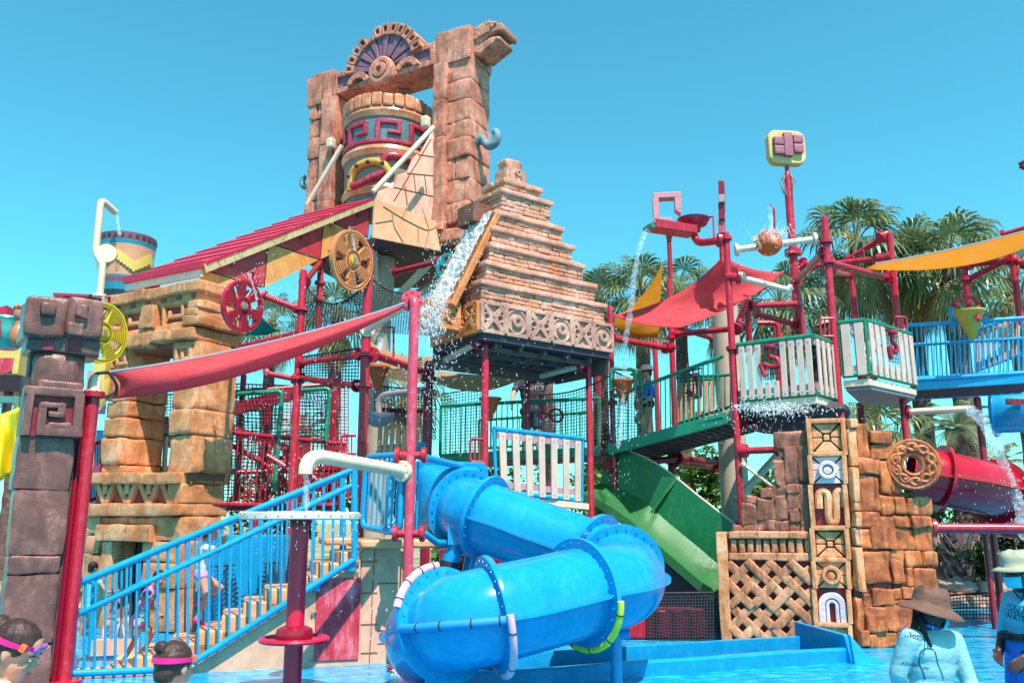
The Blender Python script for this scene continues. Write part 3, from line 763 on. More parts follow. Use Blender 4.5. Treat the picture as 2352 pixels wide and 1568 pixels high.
dep((290, 752, 430, 768), .08, -.3, m, r=.03, amp=.02)
m.build('lower_cornice', M['tower'], t, ang=60)
for q in ((256, 800, 300, 852), (402, 785, 458, 850)): m = MB(); dep(q, .04, -D2, m, r=.04, amp=.02, n=6); m.build('leg_capital', M['tower'], t, ang=60)
for x0, y0 in ((264, 812), (413, 800)): m = MB(); F2.line(m, [(x0, y0 + 32), (x0, y0), (x0 + 32, y0 - 3), (x0 + 32, y0 + 24), (x0 + 14, y0 + 26), (x0 + 14, y0 + 14)], .065, .02, .1); m.build('spiral_glyph', M['tower'], t, bevel=.018)
m = MB()
for y0, y1 in ((852, 920), (922, 958), (960, 1004), (1006, 1066), (1068, 1086)):
    f = (y0 + y1) / 2; lx = 252 - (f - 850) * .078; rx = 402 - (f - 850) * .078
    a = rnd.uniform(-.03, .03)
    dep((lx, y0, lx + 46, y1), .04 + a, -D2, m, r=.06, amp=.035, n=7); 
m.build('leg', M['tower'], t, ang=60)
m = MB()
for y0, y1 in ((852, 938), (940, 998), (1000, 1084)):
    f = (y0 + y1) / 2; rx = 402 - (f - 850) * .07
    dep((rx, y0, rx + 54, y1), .04 + rnd.uniform(-.03, .03), -D2, m, r=.06, amp=.035, n=7)
m.build('leg', M['tower'], t, ang=60)
m = MB()
for a, b in ((212, 252), (252, 294), (294, 334), (334, 346), (346, 424)): dep((a, 1085, b, 1111), .16, -D2 - .14, m, r=.04, amp=.02)
m.build('ledge', M['tower'], t, ang=60)
m = MB(); dep((218, 1110, 422, 1156), -.03, -D2 + .05, m, r=.02, amp=.01); m.build('band_ground', M['towerred'], t)
m = MB()
for i in range(4):
    x0 = 228 + i * 50
    for pts in (((x0, 1112), (x0 + 17, 1156)), ((x0 + 38, 1112), (x0 + 20, 1156))): F2.line(m, pts, .11, -.04, .06)
    F2.line(m, [(x0 + 19, 1112), (x0 + 19, 1126)], .12, -.04, .06)
dep((392, 1112, 424, 1156), .06, -D2, m, r=.03, amp=.02)
m.build('zigzag_relief', M['tower'], t, bevel=.015)
m = MB()
for a, b in ((204, 290), (290, 380), (380, 420)): dep((a, 1156, b, 1184), .14, -D2 - .12, m, r=.04, amp=.02)
for q in ((200, 1186, 236, 1226), (197, 1228, 232, 1270), (194, 1272, 236, 1330), (192, 1330, 238, 1440), (342, 1186, 418, 1240), (330, 1244, 414, 1290), (330, 1292, 412, 1350), (330, 1352, 410, 1450), (236, 1186, 342, 1204)):
    dep(q, .03 + rnd.uniform(-.02, .03), -D2, m, r=.05, amp=.03, n=6)
m.build('base_stones', M['tower'], t, ang=60)
m = MB(); dep((237, 1204, 322, 1241), .16, -.4, m, r=.03, amp=.02, n=6); dep((316, 1206, 360, 1243), .14, -.4, m, r=.03, amp=.02); dep((233, 1243, 258, 1440), .08, -.4, m, r=.03, amp=.02, n=6); m.build('door_surround', M['tower'], t, ang=60)
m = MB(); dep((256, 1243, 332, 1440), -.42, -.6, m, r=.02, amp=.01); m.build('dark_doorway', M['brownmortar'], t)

# ---------------------------------------------------------------- red roofed hut between the gate tower and the monument
E0 = at(470, 606, 14.9); A0 = onp(857, 456, E0, UD)               # eave corner, ridge end: both in the gable plane
roof_w = 2.15
t = thing('roofed_hut', 'sloping corrugated red roof with red and yellow triangle gable boards over the stone gate', 'roof', E0 - UP * 1.2)
up = (A0 - E0); nrm = up.cross(-UD).normalized()
if nrm.z < 0: nrm = -nrm
m = MB(); L = up.length; d = up.normalized(); nst = 9
for i in range(nst):                                             # stepped sheets with small lips
    a = E0 + d * (L * i / nst) + nrm * .02; b = E0 + d * (L * (i + 1) / nst) + nrm * .02
    m.prism([a + nrm * .022, b + nrm * .0, b - nrm * .03, a - nrm * .03], -UD * roof_w)
rsh = m.build('roof_sheets', M['roof'], t, smooth=False)
m = MB(); nw = 90                                               # corrugated rake edge
for i in range(nw):
    p = E0 + d * (L * (i + .5) / nw) + UD * .015; m.tube([p - UD * .12, p + UD * .03], L / nw * .42, 6)
m.build('corrugated_edge', M['roof'], rsh)
m = MB(); m.bar(E0 - UP * .09 + UD * .005, A0 - UP * .09 + UD * .005, .05, .16); m.build('rake_trim', M['rust'], t)
e1 = E0 - UD * roof_w
m = MB(); m.bar(e1 - UP * .13, E0 - UP * .13 - UD * .05, .06, .2); m.build('gutter_board', M['white'], t)
m = MB(); m.bar(e1 + UP * .0 - d * .05, E0 - d * .05 + UP * .0, .1, .13); m.build('eave_trim', M['roof'], t)
GP = lambda x, y, o=0: onp(x, y, E0, UD) + UD * (o - .1)
def board(pts, mat, nm, o=.0): MB().prism([GP(x, y, o) for x, y in pts], -UD * .03).build(nm, M[mat], t, smooth=False)
top = lambda x: 612 - (x - 470) * (612 - 466) / 387
vx = [(472, 622, 652), (624, 552, 658), (752, 500, 594), (857, 462, 545)]
cells = [((470, 618), (624, 556), (617, 657)), ((624, 556), (752, 500), (742, 594)), ((752, 500), (858, 464), (853, 543))]
board([(470, 618), (624, 556), (614, 657), (540, 633)], 'fasciared', 'gable_board'); board([(470, 616), (540, 633), (614, 658), (600, 660), (470, 648)], 'fasciayellow', 'gable_board')
board([(626, 556), (752, 501), (743, 594)], 'fasciared', 'gable_board'); board([(625, 556), (743, 594), (616, 658)], 'fasciayellow', 'gable_board')
board([(753, 500), (858, 464), (851, 543)], 'fasciared', 'gable_board'); board([(753, 501), (851, 543), (744, 594)], 'fasciayellow', 'gable_board')
m = MB()
for a, b in (((624, 556), (615, 658)), ((752, 500), (743, 594)), ((470, 617), (614, 658)), ((626, 557), (743, 594)), ((754, 502), (851, 543)), ((858, 464), (852, 545))): m.bar(GP(*a, .004), GP(*b, .004), .008, .02)
m.build('black_seam', M['crack'], t)
m = MB(); q = [GP(470, 660, -.3), GP(470, 640, -.3), GP(700, 590, -.3), GP(850, 560, -.3), GP(850, 580, -.3)]
for k in range(5):
    f = .15 + .19 * k; p = E0.lerp(A0, f) - UP * .25; m.bar(p - UD * .1, p - UD * roof_w, .08, .14)
m.build('roof_beams', M['deepred'], t)
for s in (0, 1):
    for f in (.1,):
        m = MB(); p = E0.lerp(A0, f) - UD * (.25 + s * (roof_w - .4)); m.box((p.x, p.y, (p.z - .2 + 5.2) / 2), (.2, .2, p.z - .2 - 5.2)); m.build('roof_post', M['brownboard'], t)

# ---------------------------------------------------------------- monument with the giant tipping bucket
F3 = Face(at(1081, 100, 18.5), UD)
PW = .85
t = thing('stone_monument', 'tall salmon stone arch with sunburst crest and serpent head above the tipping bucket', 'stone arch', V3((F3.p0.x - 1.5, F3.p0.y + 1, 0)))
uL, uR = F3.px(713, 200)[0], F3.px(1081, 100)[0]
zt_r, zb_r = F3.px(1081, 66)[1], F3.px(1081, 129)[1]; zt, zb = zt_r, zb_r
f4 = lambda u: (u - uL) / (uR - uL)
m = MB()
LB, RBk = .86, .98
F3.rock(m, uL - .02, uL + LB, zb - .1, zt + .0, .1, -PW - .1, r=.05, amp=.03, n=8); F3.rock(m, uL + .05, uL + LB - .04, zt - .05, zt + .1, .04, -PW, r=.04, amp=.02)
m.build('corner_block', M['sandstone'], t, ang=60); m = MB()
F3.rock(m, uR - RBk, uR + .04, zb - .06, zt + .02, .1, -PW - .1, r=.05, amp=.03, n=8); F3.rock(m, uR - RBk + .04, uR, zt - .03, zt + .12, .04, -PW, r=.04, amp=.02)
m.build('corner_block', M['sandstone'], t, ang=60)
m = MB(); F3.rock(m, uL + LB - .05, uR - RBk + .05, zb - .0, zt - .12, .0, -PW, r=.04, amp=.015, n=8); m.build('lintel', M['sandstone'], t, ang=60)
m = MB(); F3.box(m, uL + LB + .1, uR - RBk - .1, zb + .12, zt - .16, .03, -.05); m.build('lintel_ground', M['mauve2'], t)
uc, zc = F3.px(886, 166); Rf = (F3.px(886, 66)[1] - zc)
aL, bR = uL + LB, uR - RBk
for sd, e in ((1, aL), (-1, bR)):
    m = MB(); lo_, hi_ = zb + .02, zt - .1
    F3.box(m, e, e + sd * .15, lo_, hi_, .1, -.04); F3.box(m, e + sd * .15, uc - sd * .42, lo_, lo_ + .15, .1, -.04); F3.box(m, e + sd * .15, e + sd * .78, hi_ - .15, hi_, .1, -.04); F3.box(m, e + sd * .63, e + sd * .78, hi_ - .42, hi_ - .15, .1, -.04)
    m.build('fret_border', M['sandstone'], t, bevel=.02)
def polar(r, a, o): return F3.pt(uc + r * math.cos(a), zc + r * math.sin(a), o)
def wedge(mb, r0, r1, a0, a1, o0, o1, n=4):
    ps = [polar(r1, a0 + (a1 - a0) * i / n, o1) for i in range(n + 1)] + [polar(r0, a1 - (a1 - a0) * i / n, o1) for i in range(n + 1)]
    return mb.prism(ps, -F3.n * (o1 - o0))
N = 12; A0f, A1f = R(12), R(172)
m = MB()
for i in range(N):
    a, b = A0f + (A1f - A0f) * i / N, A0f + (A1f - A0f) * (i + 1) / N
    wedge(m, .3 * Rf, .76 * Rf, a + .012, b - .012, -.25, .1 + (.05 if i % 2 else .02))
m.build('sunburst_fan', M['mauve2'], t, smooth=False, bevel=.02)
for i in range(N):
    a, b = A0f + (A1f - A0f) * i / N, A0f + (A1f - A0f) * (i + 1) / N; m = MB()
    short = i in (7,)
    r1 = Rf * (.86 if short else 1.0)
    o0, o1, d0 = -.28, .2, .055 * Rf
    am, hw = (a + b) / 2, (b - a) / 2
    if short: wedge(m, .75 * Rf, r1, a + .015, b - .015, o0, o1)
    else:                                                         # petal: a frame round a square hollow
        wedge(m, .75 * Rf, .82 * Rf, a + .015, b - .015, o0, o1); wedge(m, .94 * Rf, r1, a + .03, b - .03, o0, o1)
        wedge(m, .81 * Rf, .95 * Rf, a + .015, a + hw * .6, o0, o1); wedge(m, .81 * Rf, .95 * Rf, b - hw * .6, b - .015, o0, o1); wedge(m, .8 * Rf, .96 * Rf, a + .05, b - .05, o0, o1 - .12)
    m.build('crest_petal', M['sandstone'], t, smooth=False, bevel=.022)
m = MB(); ax = F3.n
m.lathe(F3.pt(uc, zc - .05, .05), ax, [(0, .3 * Rf), (.18, .3 * Rf), (.22, .26 * Rf), (.22, .19 * Rf), (.14, .19 * Rf), (.14, .17 * Rf), (.24, .16 * Rf), (.26, .07 * Rf), (.15, .07 * Rf), (.15, 0)], 36)
F3.rock(m, uc - .3 * Rf, uc + .3 * Rf, zb - .03, zc - .05, -.1, .22, r=.05, amp=.01)
m.build('ring_boss', M['sandstone'], t)
m = MB()
for sgn in (-1, 1):
    cu = uc + sgn * .62 * Rf
    m = MB()
    for i in range(5):
        a, b = R(15 + 30 * i), R(15 + 30 * (i + 1)) - .03
        ps = [F3.pt(cu + r * math.cos(x), zb + .03 + r * math.sin(x), .18) for r, x in ((.17 * Rf, a), (.30 * Rf, a), (.30 * Rf, b), (.17 * Rf, b))]
        m.prism(ps, -F3.n * .2)
    m.build('small_arch', M['sandstone'], t, smooth=False, bevel=.015)
# pillars
def pillar(x0, x1, ytop, ybot, strip, n):
    u0, u1 = F3.px(x0, 300)[0], F3.px(x1, 300)[0]; z1, z0 = zb - .05, F3.px((x0 + x1) / 2, ybot)[1]
    m = MB(); c = MB(); F3.box(c, u0 + .06, u1 - .06, z0 + .1, z1 + .1, -.08, -PW + .06); c.build('pillar_core', M['stonejoint'], t)
    s0, s1 = strip; z = z1; su0, su1 = u0 + (u1 - u0) * s0, u0 + (u1 - u0) * s1
    body = (u0, su0 + .05) if s0 > .4 else (su1 - .05, u1)
    while z > z0 + .25:
        h = rnd.uniform(.42, .62); e = max(z - h, z0); k = rnd.random()
        if k < .45:
            sp = body[0] + (body[1] - body[0]) * rnd.uniform(.35, .65)
            F3.rock(m, body[0], sp - .005, e + .006, z, .05 + rnd.uniform(-.03, .03), -PW * .5, r=.05, amp=.03, n=6); F3.rock(m, sp + .005, body[1], e + .006, z, .05 + rnd.uniform(-.03, .03), -PW - .04, r=.05, amp=.03, n=6)
            F3.rock(m, body[0], sp, e + .006, z, -PW * .5, -PW - .03, r=.05, amp=.03)
        else: F3.rock(m, body[0], body[1], e + .006, z, .05 + rnd.uniform(-.03, .03), -PW - .04, r=.06, amp=.035, n=8)
        z = e
    z = z1
    while z > z0 + .3:
        h = rnd.uniform(.9, 1.7); e = max(z - h, z0 - .0); F3.rock(m, su0, su1, e + .008, z, .2, -PW * .8, r=.05, amp=.03, n=7); z = e
    F3.rock(m, u0 - .05, u1 + .06, z0 - .28, z0, .12, -PW - .1, r=.05, amp=.02, n=6)
    m.build('pillar', M['sandstone'], t, ang=60)
pillar(1003, 1081, 129, 528, (0, .36), 9); pillar(712, 777, 225, 560, (.55, 1.0), 8)
# serpent head
h0 = F3.pt(uR + .02, (zt + zb) / 2 + .02, -PW * .5)
S = lambda a, b, c2=0.0: h0 + UD * a * .56 + UP * b * .52 - F3.n * c2
m = MB()
upj = [S(-.1, -.05), S(-.1, .42), S(.35, .62), S(.75, .78), S(.95, .66), S(1.35, .58), S(1.5, .46), S(1.48, .22), S(1.36, .16), S(1.34, .22), S(1.1, .26), S(.8, .16), S(.6, -.02), S(.4, -.12)]
m.prism([p + F3.n * .36 for p in upj], -F3.n * .72)
shd = m.build('serpent_head', M['sandstone'], t, bevel=.08, ang=60)
m = MB(); lo = [S(-.1, .1), S(.4, -.0), S(.7, .02), S(.95, .05), S(1.25, .0), S(1.38, -.1), S(1.3, -.22), S(.9, -.42), S(.55, -.6), S(.35, -.72), S(-.1, -.5)]
m.prism([p + F3.n * .34 for p in lo], -F3.n * .68); m.build('lower_jaw', M['sandstone'], shd, bevel=.07, ang=60)
m = MB()
for k in range(4):
    for j in range(3):
        m.rock(S(.12 + k * .2, .2 + j * .16 + k * .06, -.36), (.17, .1, .12), (UD, F3.n, UP), r=.03, amp=.01, n=3)
m.tube(cr([S(.1, .55, -.36), S(.5, .72, -.37), S(.9, .68, -.37), S(1.2, .6, -.36)], 4), .04, 6); m.lathe(S(.95, .55, -.35), F3.n, [(0, .07), (.05, .07), (.05, .03), (.08, 0)], 14)
m.build('scale_relief', M['sandstone'], shd)
def hook(p, sgn, s, label):
    r = thing('scroll_hook', label, 'hook ornament', p)
    pts = [p, p + UD * sgn * .28 * s + UP * .05 * s, p + UD * sgn * .4 * s - UP * .2 * s, p + UD * sgn * .62 * s - UP * .42 * s, p + UD * sgn * .95 * s - UP * .36 * s, p + UD * sgn * 1.08 * s - UP * .05 * s, p + UD * sgn * 1.0 * s + UP * .2 * s, p + UD * sgn * .86 * s + UP * .24 * s]
    c = cr(pts, 5); n = len(c); MB().tube(c, [(.2 - .05 * abs(i / n - .5)) * s if i < n - 3 else .16 * s for i in range(n)], 12).build('scroll', M['hookblue'], r)
    MB().disc(p, UD, .24 * s, .08, 14).build('socket', M['hookblue'], r)
hook(F3.at(1082, 312) - F3.n * .3, 1, .5, 'weathered blue scroll hook on the outer side of the right arch pillar')
hook(F3.at(706, 400) - F3.n * .3, -1, .42, 'weathered blue scroll hook on the left arch pillar above the red roof')
hook(F3.at(1062, 500) - F3.n * .3, 1, .4, 'short blue scroll stub low on the arch pillar beside the pyramid top')
# tipping bucket
bc = at(893, 300, 20.2); RB = 1.13
zY = lambda y: at(893, y, 20.2 - RB).z
t = thing('tipping_bucket', 'giant round tipping bucket painted with red fret and wide mouth under the arch', 'bucket', (bc.x, bc.y, zY(452)))
B0 = V3((bc.x, bc.y, 0))
m = MB(); m.lathe(B0, UP, [(zY(452), RB * .84), (zY(440), RB * .9), (zY(415), RB * .93), (zY(262), RB * .96), (zY(240), RB * .97), (zY(225), RB * .95), (zY(225), RB * .86), (zY(260), RB * .85)], 56); brl = m.build('barrel', M['tealband'], t)
m = MB(); m.lathe(B0, UP, [(zY(415), RB * .935), (zY(352), RB * .95), (zY(350), RB * .9)], 56); m.build('lower_barrel', M['taupe'], t)
def band(y0, y1, r, mat, nm):
    z0, z1 = zY(y1), zY(y0); MB().lathe(B0, UP, [(z0, r - .08), (z0 + .01, r), (z0 + (z1 - z0) * .5, r + .05), (z1 - .01, r), (z1, r - .08)], 56).build(nm, M[mat], t)
band(238, 264, RB * .99, 'gold', 'upper_band'); band(326, 352, RB * .98, 'gold', 'middle_band'); band(414, 440, RB * .95, 'gold', 'lower_band')
m = MB(); ns = 26
for i in range(ns):
    a = 2 * math.pi * i / ns; d = V3((math.cos(a), math.sin(a), 0)); tt = V3((-d.y, d.x, 0)); z0, z1 = zY(243), zY(214) + rnd.uniform(-.02, .03)
    m.rock(B0 + d * RB * .96 + UP * (z0 + z1) / 2, (.18, 2 * math.pi * RB * .96 / ns * .98, z1 - z0), (d, tt, UP), r=.06, amp=.012, n=5)
m.build('rim_stones', M['goldrim'], t, ang=60)
def cylbar(mb, a0, a1, z0, z1, r, th):
    n = max(1, int(abs(a1 - a0) / .06)); vs = []
    for k in range(n + 1):
        a = a0 + (a1 - a0) * k / n; d = V3((math.cos(a), math.sin(a), 0))
        vs += [B0 + d * r + UP * z0, B0 + d * r + UP * z1, B0 + d * (r + th) + UP * z1, B0 + d * (r + th) + UP * z0]
    fs = [(0, 1, 2, 3), (4 * n + 3, 4 * n + 2, 4 * n + 1, 4 * n)]
    for k in range(n):
        for j in range(4): fs.append((4 * k + j, 4 * k + (j + 1) % 4, 4 * k + 4 + (j + 1) % 4, 4 * k + 4 + j))
    mb.add(vs, fs)
zb0, zb1 = zY(323), zY(272); hh = zb1 - zb0
ac = math.atan2(CAM.y - bc.y, CAM.x - bc.x)
for k in range(-2, 4):
    a = ac + R(-17) + k * R(44); m = MB(); w = .1
    cylbar(m, a, a + .11, zb0, zb1, RB * .93, .1); cylbar(m, a, a + .58, zb1 - .13, zb1 + .0, RB * .93, .1); cylbar(m, a + .47, a + .58, zb0 + hh * .38, zb1, RB * .93, .1); cylbar(m, a + .27, a + .58, zb0 + hh * .34, zb0 + hh * .5, RB * .93, .1)
    m.build('fret', M['glyphred'], brl, bevel=.03)
m = MB(); cylbar(m, ac - 1.7, ac + 1.7, zb0 - .05, zb0 + .07, RB * .93, .1); m.build('fret_base_rail', M['glyphred'], brl, bevel=.03)
Q = lambda x, y, o=.05: (lambda X: V3((X.x, X.y, X.z)))(B0 + V3((math.cos(ac + (x - 893) / 104), math.sin(ac + (x - 893) / 104), 0)) * (RB * .94 + o) + UP * zY(y))
MB().tube(cr([Q(800, 428), Q(803, 395), Q(818, 378), Q(850, 370), Q(880, 374), Q(895, 392), Q(905, 400)], 5), .1, 10).build('upper_lip', M['mouth'], t)
ulip = bpy.data.objects['upper_lip']
MB().tube(cr([Q(806, 416), Q(820, 420), Q(855, 408), Q(872, 402), Q(885, 395)], 5), .1, 10).build('lower_lip', M['glyphred'], t)
MB().tube(cr([Q(880, 372), Q(892, 358), Q(918, 356), Q(950, 362), Q(955, 385)], 5), .1, 10).build('cheek_scroll', M['glyphred'], t)
m = MB()
for x, y in ((802, 396), (824, 378), (851, 373), (882, 377)): q = Q(x, y, .15); m.sph(q, .055, 10, 6)
m.build('spot', M['brownmortar'], ulip)
m = MB(); m.tube([(bc.x - .8, bc.y, zY(282)), (bc.x + 1.35, bc.y - .5, zY(282))], .1, 10); m.tube([(bc.x - 1.35, bc.y + .5, zY(300)), (bc.x, bc.y, zY(300))], .1, 10); m.build('axle', M['navy'], t)
m = MB(); nz = F3.pt(uc + .15, zb, -.6); m.tube([nz + UP * .05, nz - UP * .35], .05, 8); m.disc(nz - UP * .05, UP, .15, .06, 14); tag(m.build('filling_nozzle', M['steel']), 'dark pipe nozzle under the arch lintel filling the bucket', 'nozzle')
# brace pipes, slab, board, column below
pipe([at(996, 292, 18.0), at(857, 441, 17.3)], .058, 'long cream brace pipe slanting down in front of the tipping bucket', 'cream', 'brace_pipe', ends=(0, 0))
pipe([at(786, 334, 18.7), at(706, 470, 19.0)], .058, 'cream brace pipe slanting down beside the left arch pillar', 'cream', 'brace_pipe', ends=(0, 0))
for x, y, nm in ((994, 292, 'right of the tipping bucket'), (778, 340, 'left of the tipping bucket')):
    m = MB(); p = F3.at(x, y, .3); m.rock(p, (.17, .2, .26), F3.ax, r=.05, amp=.005); tag(m.build('bearing_housing', M['cream']), 'cream bearing housing ' + nm, 'housing')
p0 = F3.at(1012, 520, .35); F5 = Face(p0, (.62, .78, 0))
ua, ub = F5.px(862, 500)[0], F5.px(1016, 540)[0]
t = thing('cracked_stone_board', 'flat cream board airbrushed with crack lines below the slanted salmon slab', 'wall panel', F5.at(940, 580))
MB().prism([F5.at(862, 457), F5.at(1014, 513), F5.at(1012, 576), F5.at(857, 545)], -F5.n * .05).build('board', M['board'], t, smooth=False)
brd = bpy.data.objects['board']
m = MB()
for pl in (((880, 474), (922, 500), (960, 520), (985, 528), (1010, 514)), ((900, 486), (905, 520), (925, 555)), ((922, 500), (938, 472)), ((960, 520), (960, 556)), ((985, 528), (970, 480)), ((862, 512), (900, 506)), ((985, 528), (975, 570))):
    q = [F5.at(x, y, .006) for x, y in pl]; m.tube(cr(q, 3), .012, 4)
m.build('crack_line', M['crackpale'], brd)
t = thing('slanted_stone_slab', 'triangular pale salmon slab leaning against the arch pillar under the long brace pipe', 'stone slab', F3.at(960, 520, .5))
F6 = Face(F3.at(1000, 480, .25), (.93, .36, 0)); m = MB()
m.prism([F6.at(994, 300), F6.at(1006, 300), F6.at(1012, 520), F6.at(862, 462), F6.at(868, 440), F6.at(905, 425), F6.at(912, 402), F6.at(935, 395), F6.at(950, 360), F6.at(965, 350)], -F6.n * .25); slb = m.build('slab', M['sandpale'], t, smooth=False, bevel=.02)
m = MB()
for pl in (((990, 320), (905, 462)), ((935, 398), (1008, 405)), ((960, 355), (1005, 362)), ((905, 430), (1010, 455)), ((950, 400), (955, 440)), ((930, 428), (935, 470)), ((975, 402), (980, 445))): m.tube([F6.at(*q, .0) for q in pl], .016, 4)
m.build('slab_joint', M['stonejoint'], slb)
c0 = at(877, 620, 20.0)
t = thing('concrete_column', 'thick beige round column carrying the bucket monument behind the nets', 'column', (c0.x, c0.y, 0))
MB().lathe((c0.x, c0.y, 0), UP, [(0, .27), (at(877, 700, 20).z, .27), (at(877, 690, 20).z, .31), (at(877, 545, 20).z, .31)], 24).build('shaft', M['columnbeige'], t)
m = MB()
for a, b in (((905, 690), (1000, 590)), ((905, 705), (1020, 640)), ((868, 690), (862, 570))): m.bar(at(*a, 19.9), at(*b, 19.4), .1, .16)
m.build('strut', M['cream'], t)
m = MB(); z = at(940, 575, 19.3).z; q = [F3.at(860, 545, -.1), F3.at(1015, 560, -.1)]
m.prism([V3((F3.p0.x + a, F3.p0.y + b, z)) for a, b in ((-4.2, 1.6), (-1.2, .1), (.2, .7), (1.2, 2.5), (.2, 4.0), (-3.4, 4.2))], UP * .25)
tag(m.build('monument_deck', M['darksteel']), 'dark deck underside below the bucket monument', 'platform')
# ---------------------------------------------------------------- stepped pyramid
PA = V3((.80, .60, 0)); PB = V3((-.60, .80, 0))                   # along the right face, along the left face
slabs = [((1156, 407), 1246, 1107), ((1151, 430), 1270, 1088), ((1136, 480), 1295, 1062), ((1129, 517), 1320, 1052), ((1122.6, 555), 1344, 1030), ((1115, 597), 1371, 1008), ((1105, 640), 1394, 984)]
Y0p, Yt = 13.3, 13.95
def solve(cn, xr, xl, Y):
    c = at(cn[0], cn[1], Y)
    kr = (xr - CX) / FPX; kl = (xl - CX) / FPX
    dp = lambda p: (p - CAM).dot(FWD)
    Lr = (kr * dp(c) - c.x) / (PA.x - kr * PA.dot(FWD)); Ll = (kl * dp(c) - c.x) / (PB.x - kl * PB.dot(FWD))
    return c, Lr, Ll
t = thing('stepped_pyramid', 'brick stepped pyramid on red posts with a water chute down its left side', 'pyramid', at(1180, 740, 14.3))
Gp = []
for i, (cn, xr, xl) in enumerate(slabs):
    Y = Yt + (Y0p - Yt) * i / 6; Gp.append(solve(cn, xr, xl, Y))
FR = at(1103, 690, Y0p - .03); FRb = at(1100, 762, Y0p - .03)
AX = (PA, PB, UP)
SN = -PB  # outward normal of right face
for i, (c, Lr, Ll) in enumerate(Gp):
    zt = c.z; znext = Gp[i + 1][0].z if i < 6 else FR.z
    th = .085
    cen = c + PA * Lr / 2 + PB * Ll / 2
    m = MB()                                                     # ledge: separate weathered pieces along the two visible faces
    nP = max(2, int(Lr / .75)); cuts = [0] + sorted(rnd.uniform(.15, .85) * Lr for _ in range(nP - 1)) + [Lr]
    for a, b in zip(cuts, cuts[1:]):
        if b - a > .05: m.rock(c + PA * (a + b) / 2 + PB * .14 - UP * th / 2, (b - a + .006, .32, th), AX, r=.035, amp=.016, n=6)
    m.rock(c + PA * .12 + PB * (Ll / 2 + .15) - UP * th / 2, (.3, Ll - .3, th), AX, r=.035, amp=.016, n=7)
    m.box(cen - UP * (th / 2 + .0), (Lr - .16, Ll - .16, th - .01), AX)
    m.build('ledge', M['pyrcap'], t, ang=60)
    h = zt - th - znext + (.02 if i < 6 else -.0); rows = max(1, round(h / .082)); ins = .035
    core = MB(); core.box(c + PA * Lr / 2 + PB * Ll / 2 - UP * (th + h / 2), (Lr - 2 * ins - .03, Ll - 2 * ins - .03, h + .04), AX); core.build('brick_joint', M['pyrmortar'], t)
    m = MB()
    for r_ in range(rows):
        z0 = zt - th - h * (r_ + 1) / rows; z1 = zt - th - h * r_ / rows; hz = z1 - z0
        a = ins - .01; off = (.0 if r_ % 2 else .16)
        first = True
        while a < Lr - ins:
            w = min(rnd.uniform(.17, .34) * (.55 if first and r_ % 2 else 1), Lr - ins - a); first = False
            if Lr - ins - a - w < .08: w = Lr - ins - a
            o = rnd.uniform(-.012, .012)
            m.rock(c + PA * (a + w / 2) + PB * (ins + .07 + o) + UP * ((z0 + z1) / 2 - c.z), (w - .016, .16, hz - .016), AX, r=.016, amp=.008, n=4); a += w
        b = ins + .12
        while b < Ll - ins:
            w = min(rnd.uniform(.2, .36), Ll - ins - b)
            if Ll - ins - b - w < .08: w = Ll - ins - b
            m.rock(c + PB * (b + w / 2) + PA * (ins + .07 + rnd.uniform(-.012, .012)) + UP * ((z0 + z1) / 2 - c.z), (.16, w - .016, hz - .016), AX, r=.016, amp=.008, n=4); b += w
    if i == 1:                                                   # dark spout opening on the left side
        pass
    m.build('brick_course', M['pyr'], t, ang=60)
# summit head stone
c, Lr, Ll = Gp[0]; q = c + PA * Lr * .42 + PB * Ll * .45
m = MB(); m.rock(q + UP * .13, (.42, .4, .3), AX, r=.04, amp=.02, n=5); m.rock(q + UP * .37 + PB * .02, (.34, .3, .24), AX, r=.07, amp=.02, n=6, taper=-.12)
for k in (-.12, .02, .14): m.rock(q + UP * .12 - PB * .2 + PA * k, (.07, .06, .18), AX, r=.02, amp=.008, n=3)
m.lathe(q + UP * .2 - PB * .2 + PA * .02, -PB, [(0, .06), (.05, .06), (.05, .03), (.02, .02)], 14)
m.build('summit_head', M['pyr'], t, ang=60)
# frieze with X and ring panels
cF, LrF, LlF = solve((1103, 690), 1405, 990, Y0p - .03); hF = FR.z - FRb.z; zc = FR.z - hF / 2
m = MB(); m.rock(cF + PA * LrF / 2 + PB * .05 - UP * hF / 2, (LrF, .1, hF), AX, r=.03, amp=.01, n=8)
m.box(cF + PA * LrF / 2 + PB * (LlF / 2 + .1) - UP * hF / 2, (LrF - .1, LlF, hF - .04), AX)
fzo = m.build('frieze', M['frieze'], t, ang=60)
m = MB(); m.rock(cF + PB * LlF / 2 + PA * .04 - UP * hF / 2, (.1, LlF, hF), AX, r=.03, amp=.01, n=8)
m.build('side_frieze', M['friezewet'], t, ang=60)
def xpanel(c, u, n, s, hgt, mat, kind, par):
    P = lambda a, b, o=0: c + u * (a * s / 2) + UP * (b * hgt / 2) + n * o
    m = MB(); e = .9
    for a, b in (((-e, -e), (e, -e)), ((-e, e), (e, e)), ((-e, -e), (-e, e)), ((e, -e), (e, e))): m.bar(P(*a, .02), P(*b, .02), .11 * s / .4 * .5, .05, up=n)
    if kind:
        for a, b in (((-.85, -.85), (.85, .85)), ((-.85, .85), (.85, -.85))): m.bar(P(*a, .02), P(*b, .02), .085, .05, up=n)
        for a, b in ((-.55, .0), (.55, .0)): m.lathe(P(a, b, .01), n, [(0, .075), (.035, .075), (.035, .05), (.0, .045)], 14)
    else:
        m.lathe(P(0, 0, 0), n, [(0, .44 * s), (.03, .44 * s), (.03, .38 * s), (.005, .36 * s), (.005, .23 * s), (.06, .21 * s), (.06, .09 * s), (.01, .07 * s), (.01, 0)], 22)
    return m.build('relief_panel', M[mat], par, bevel=.008)
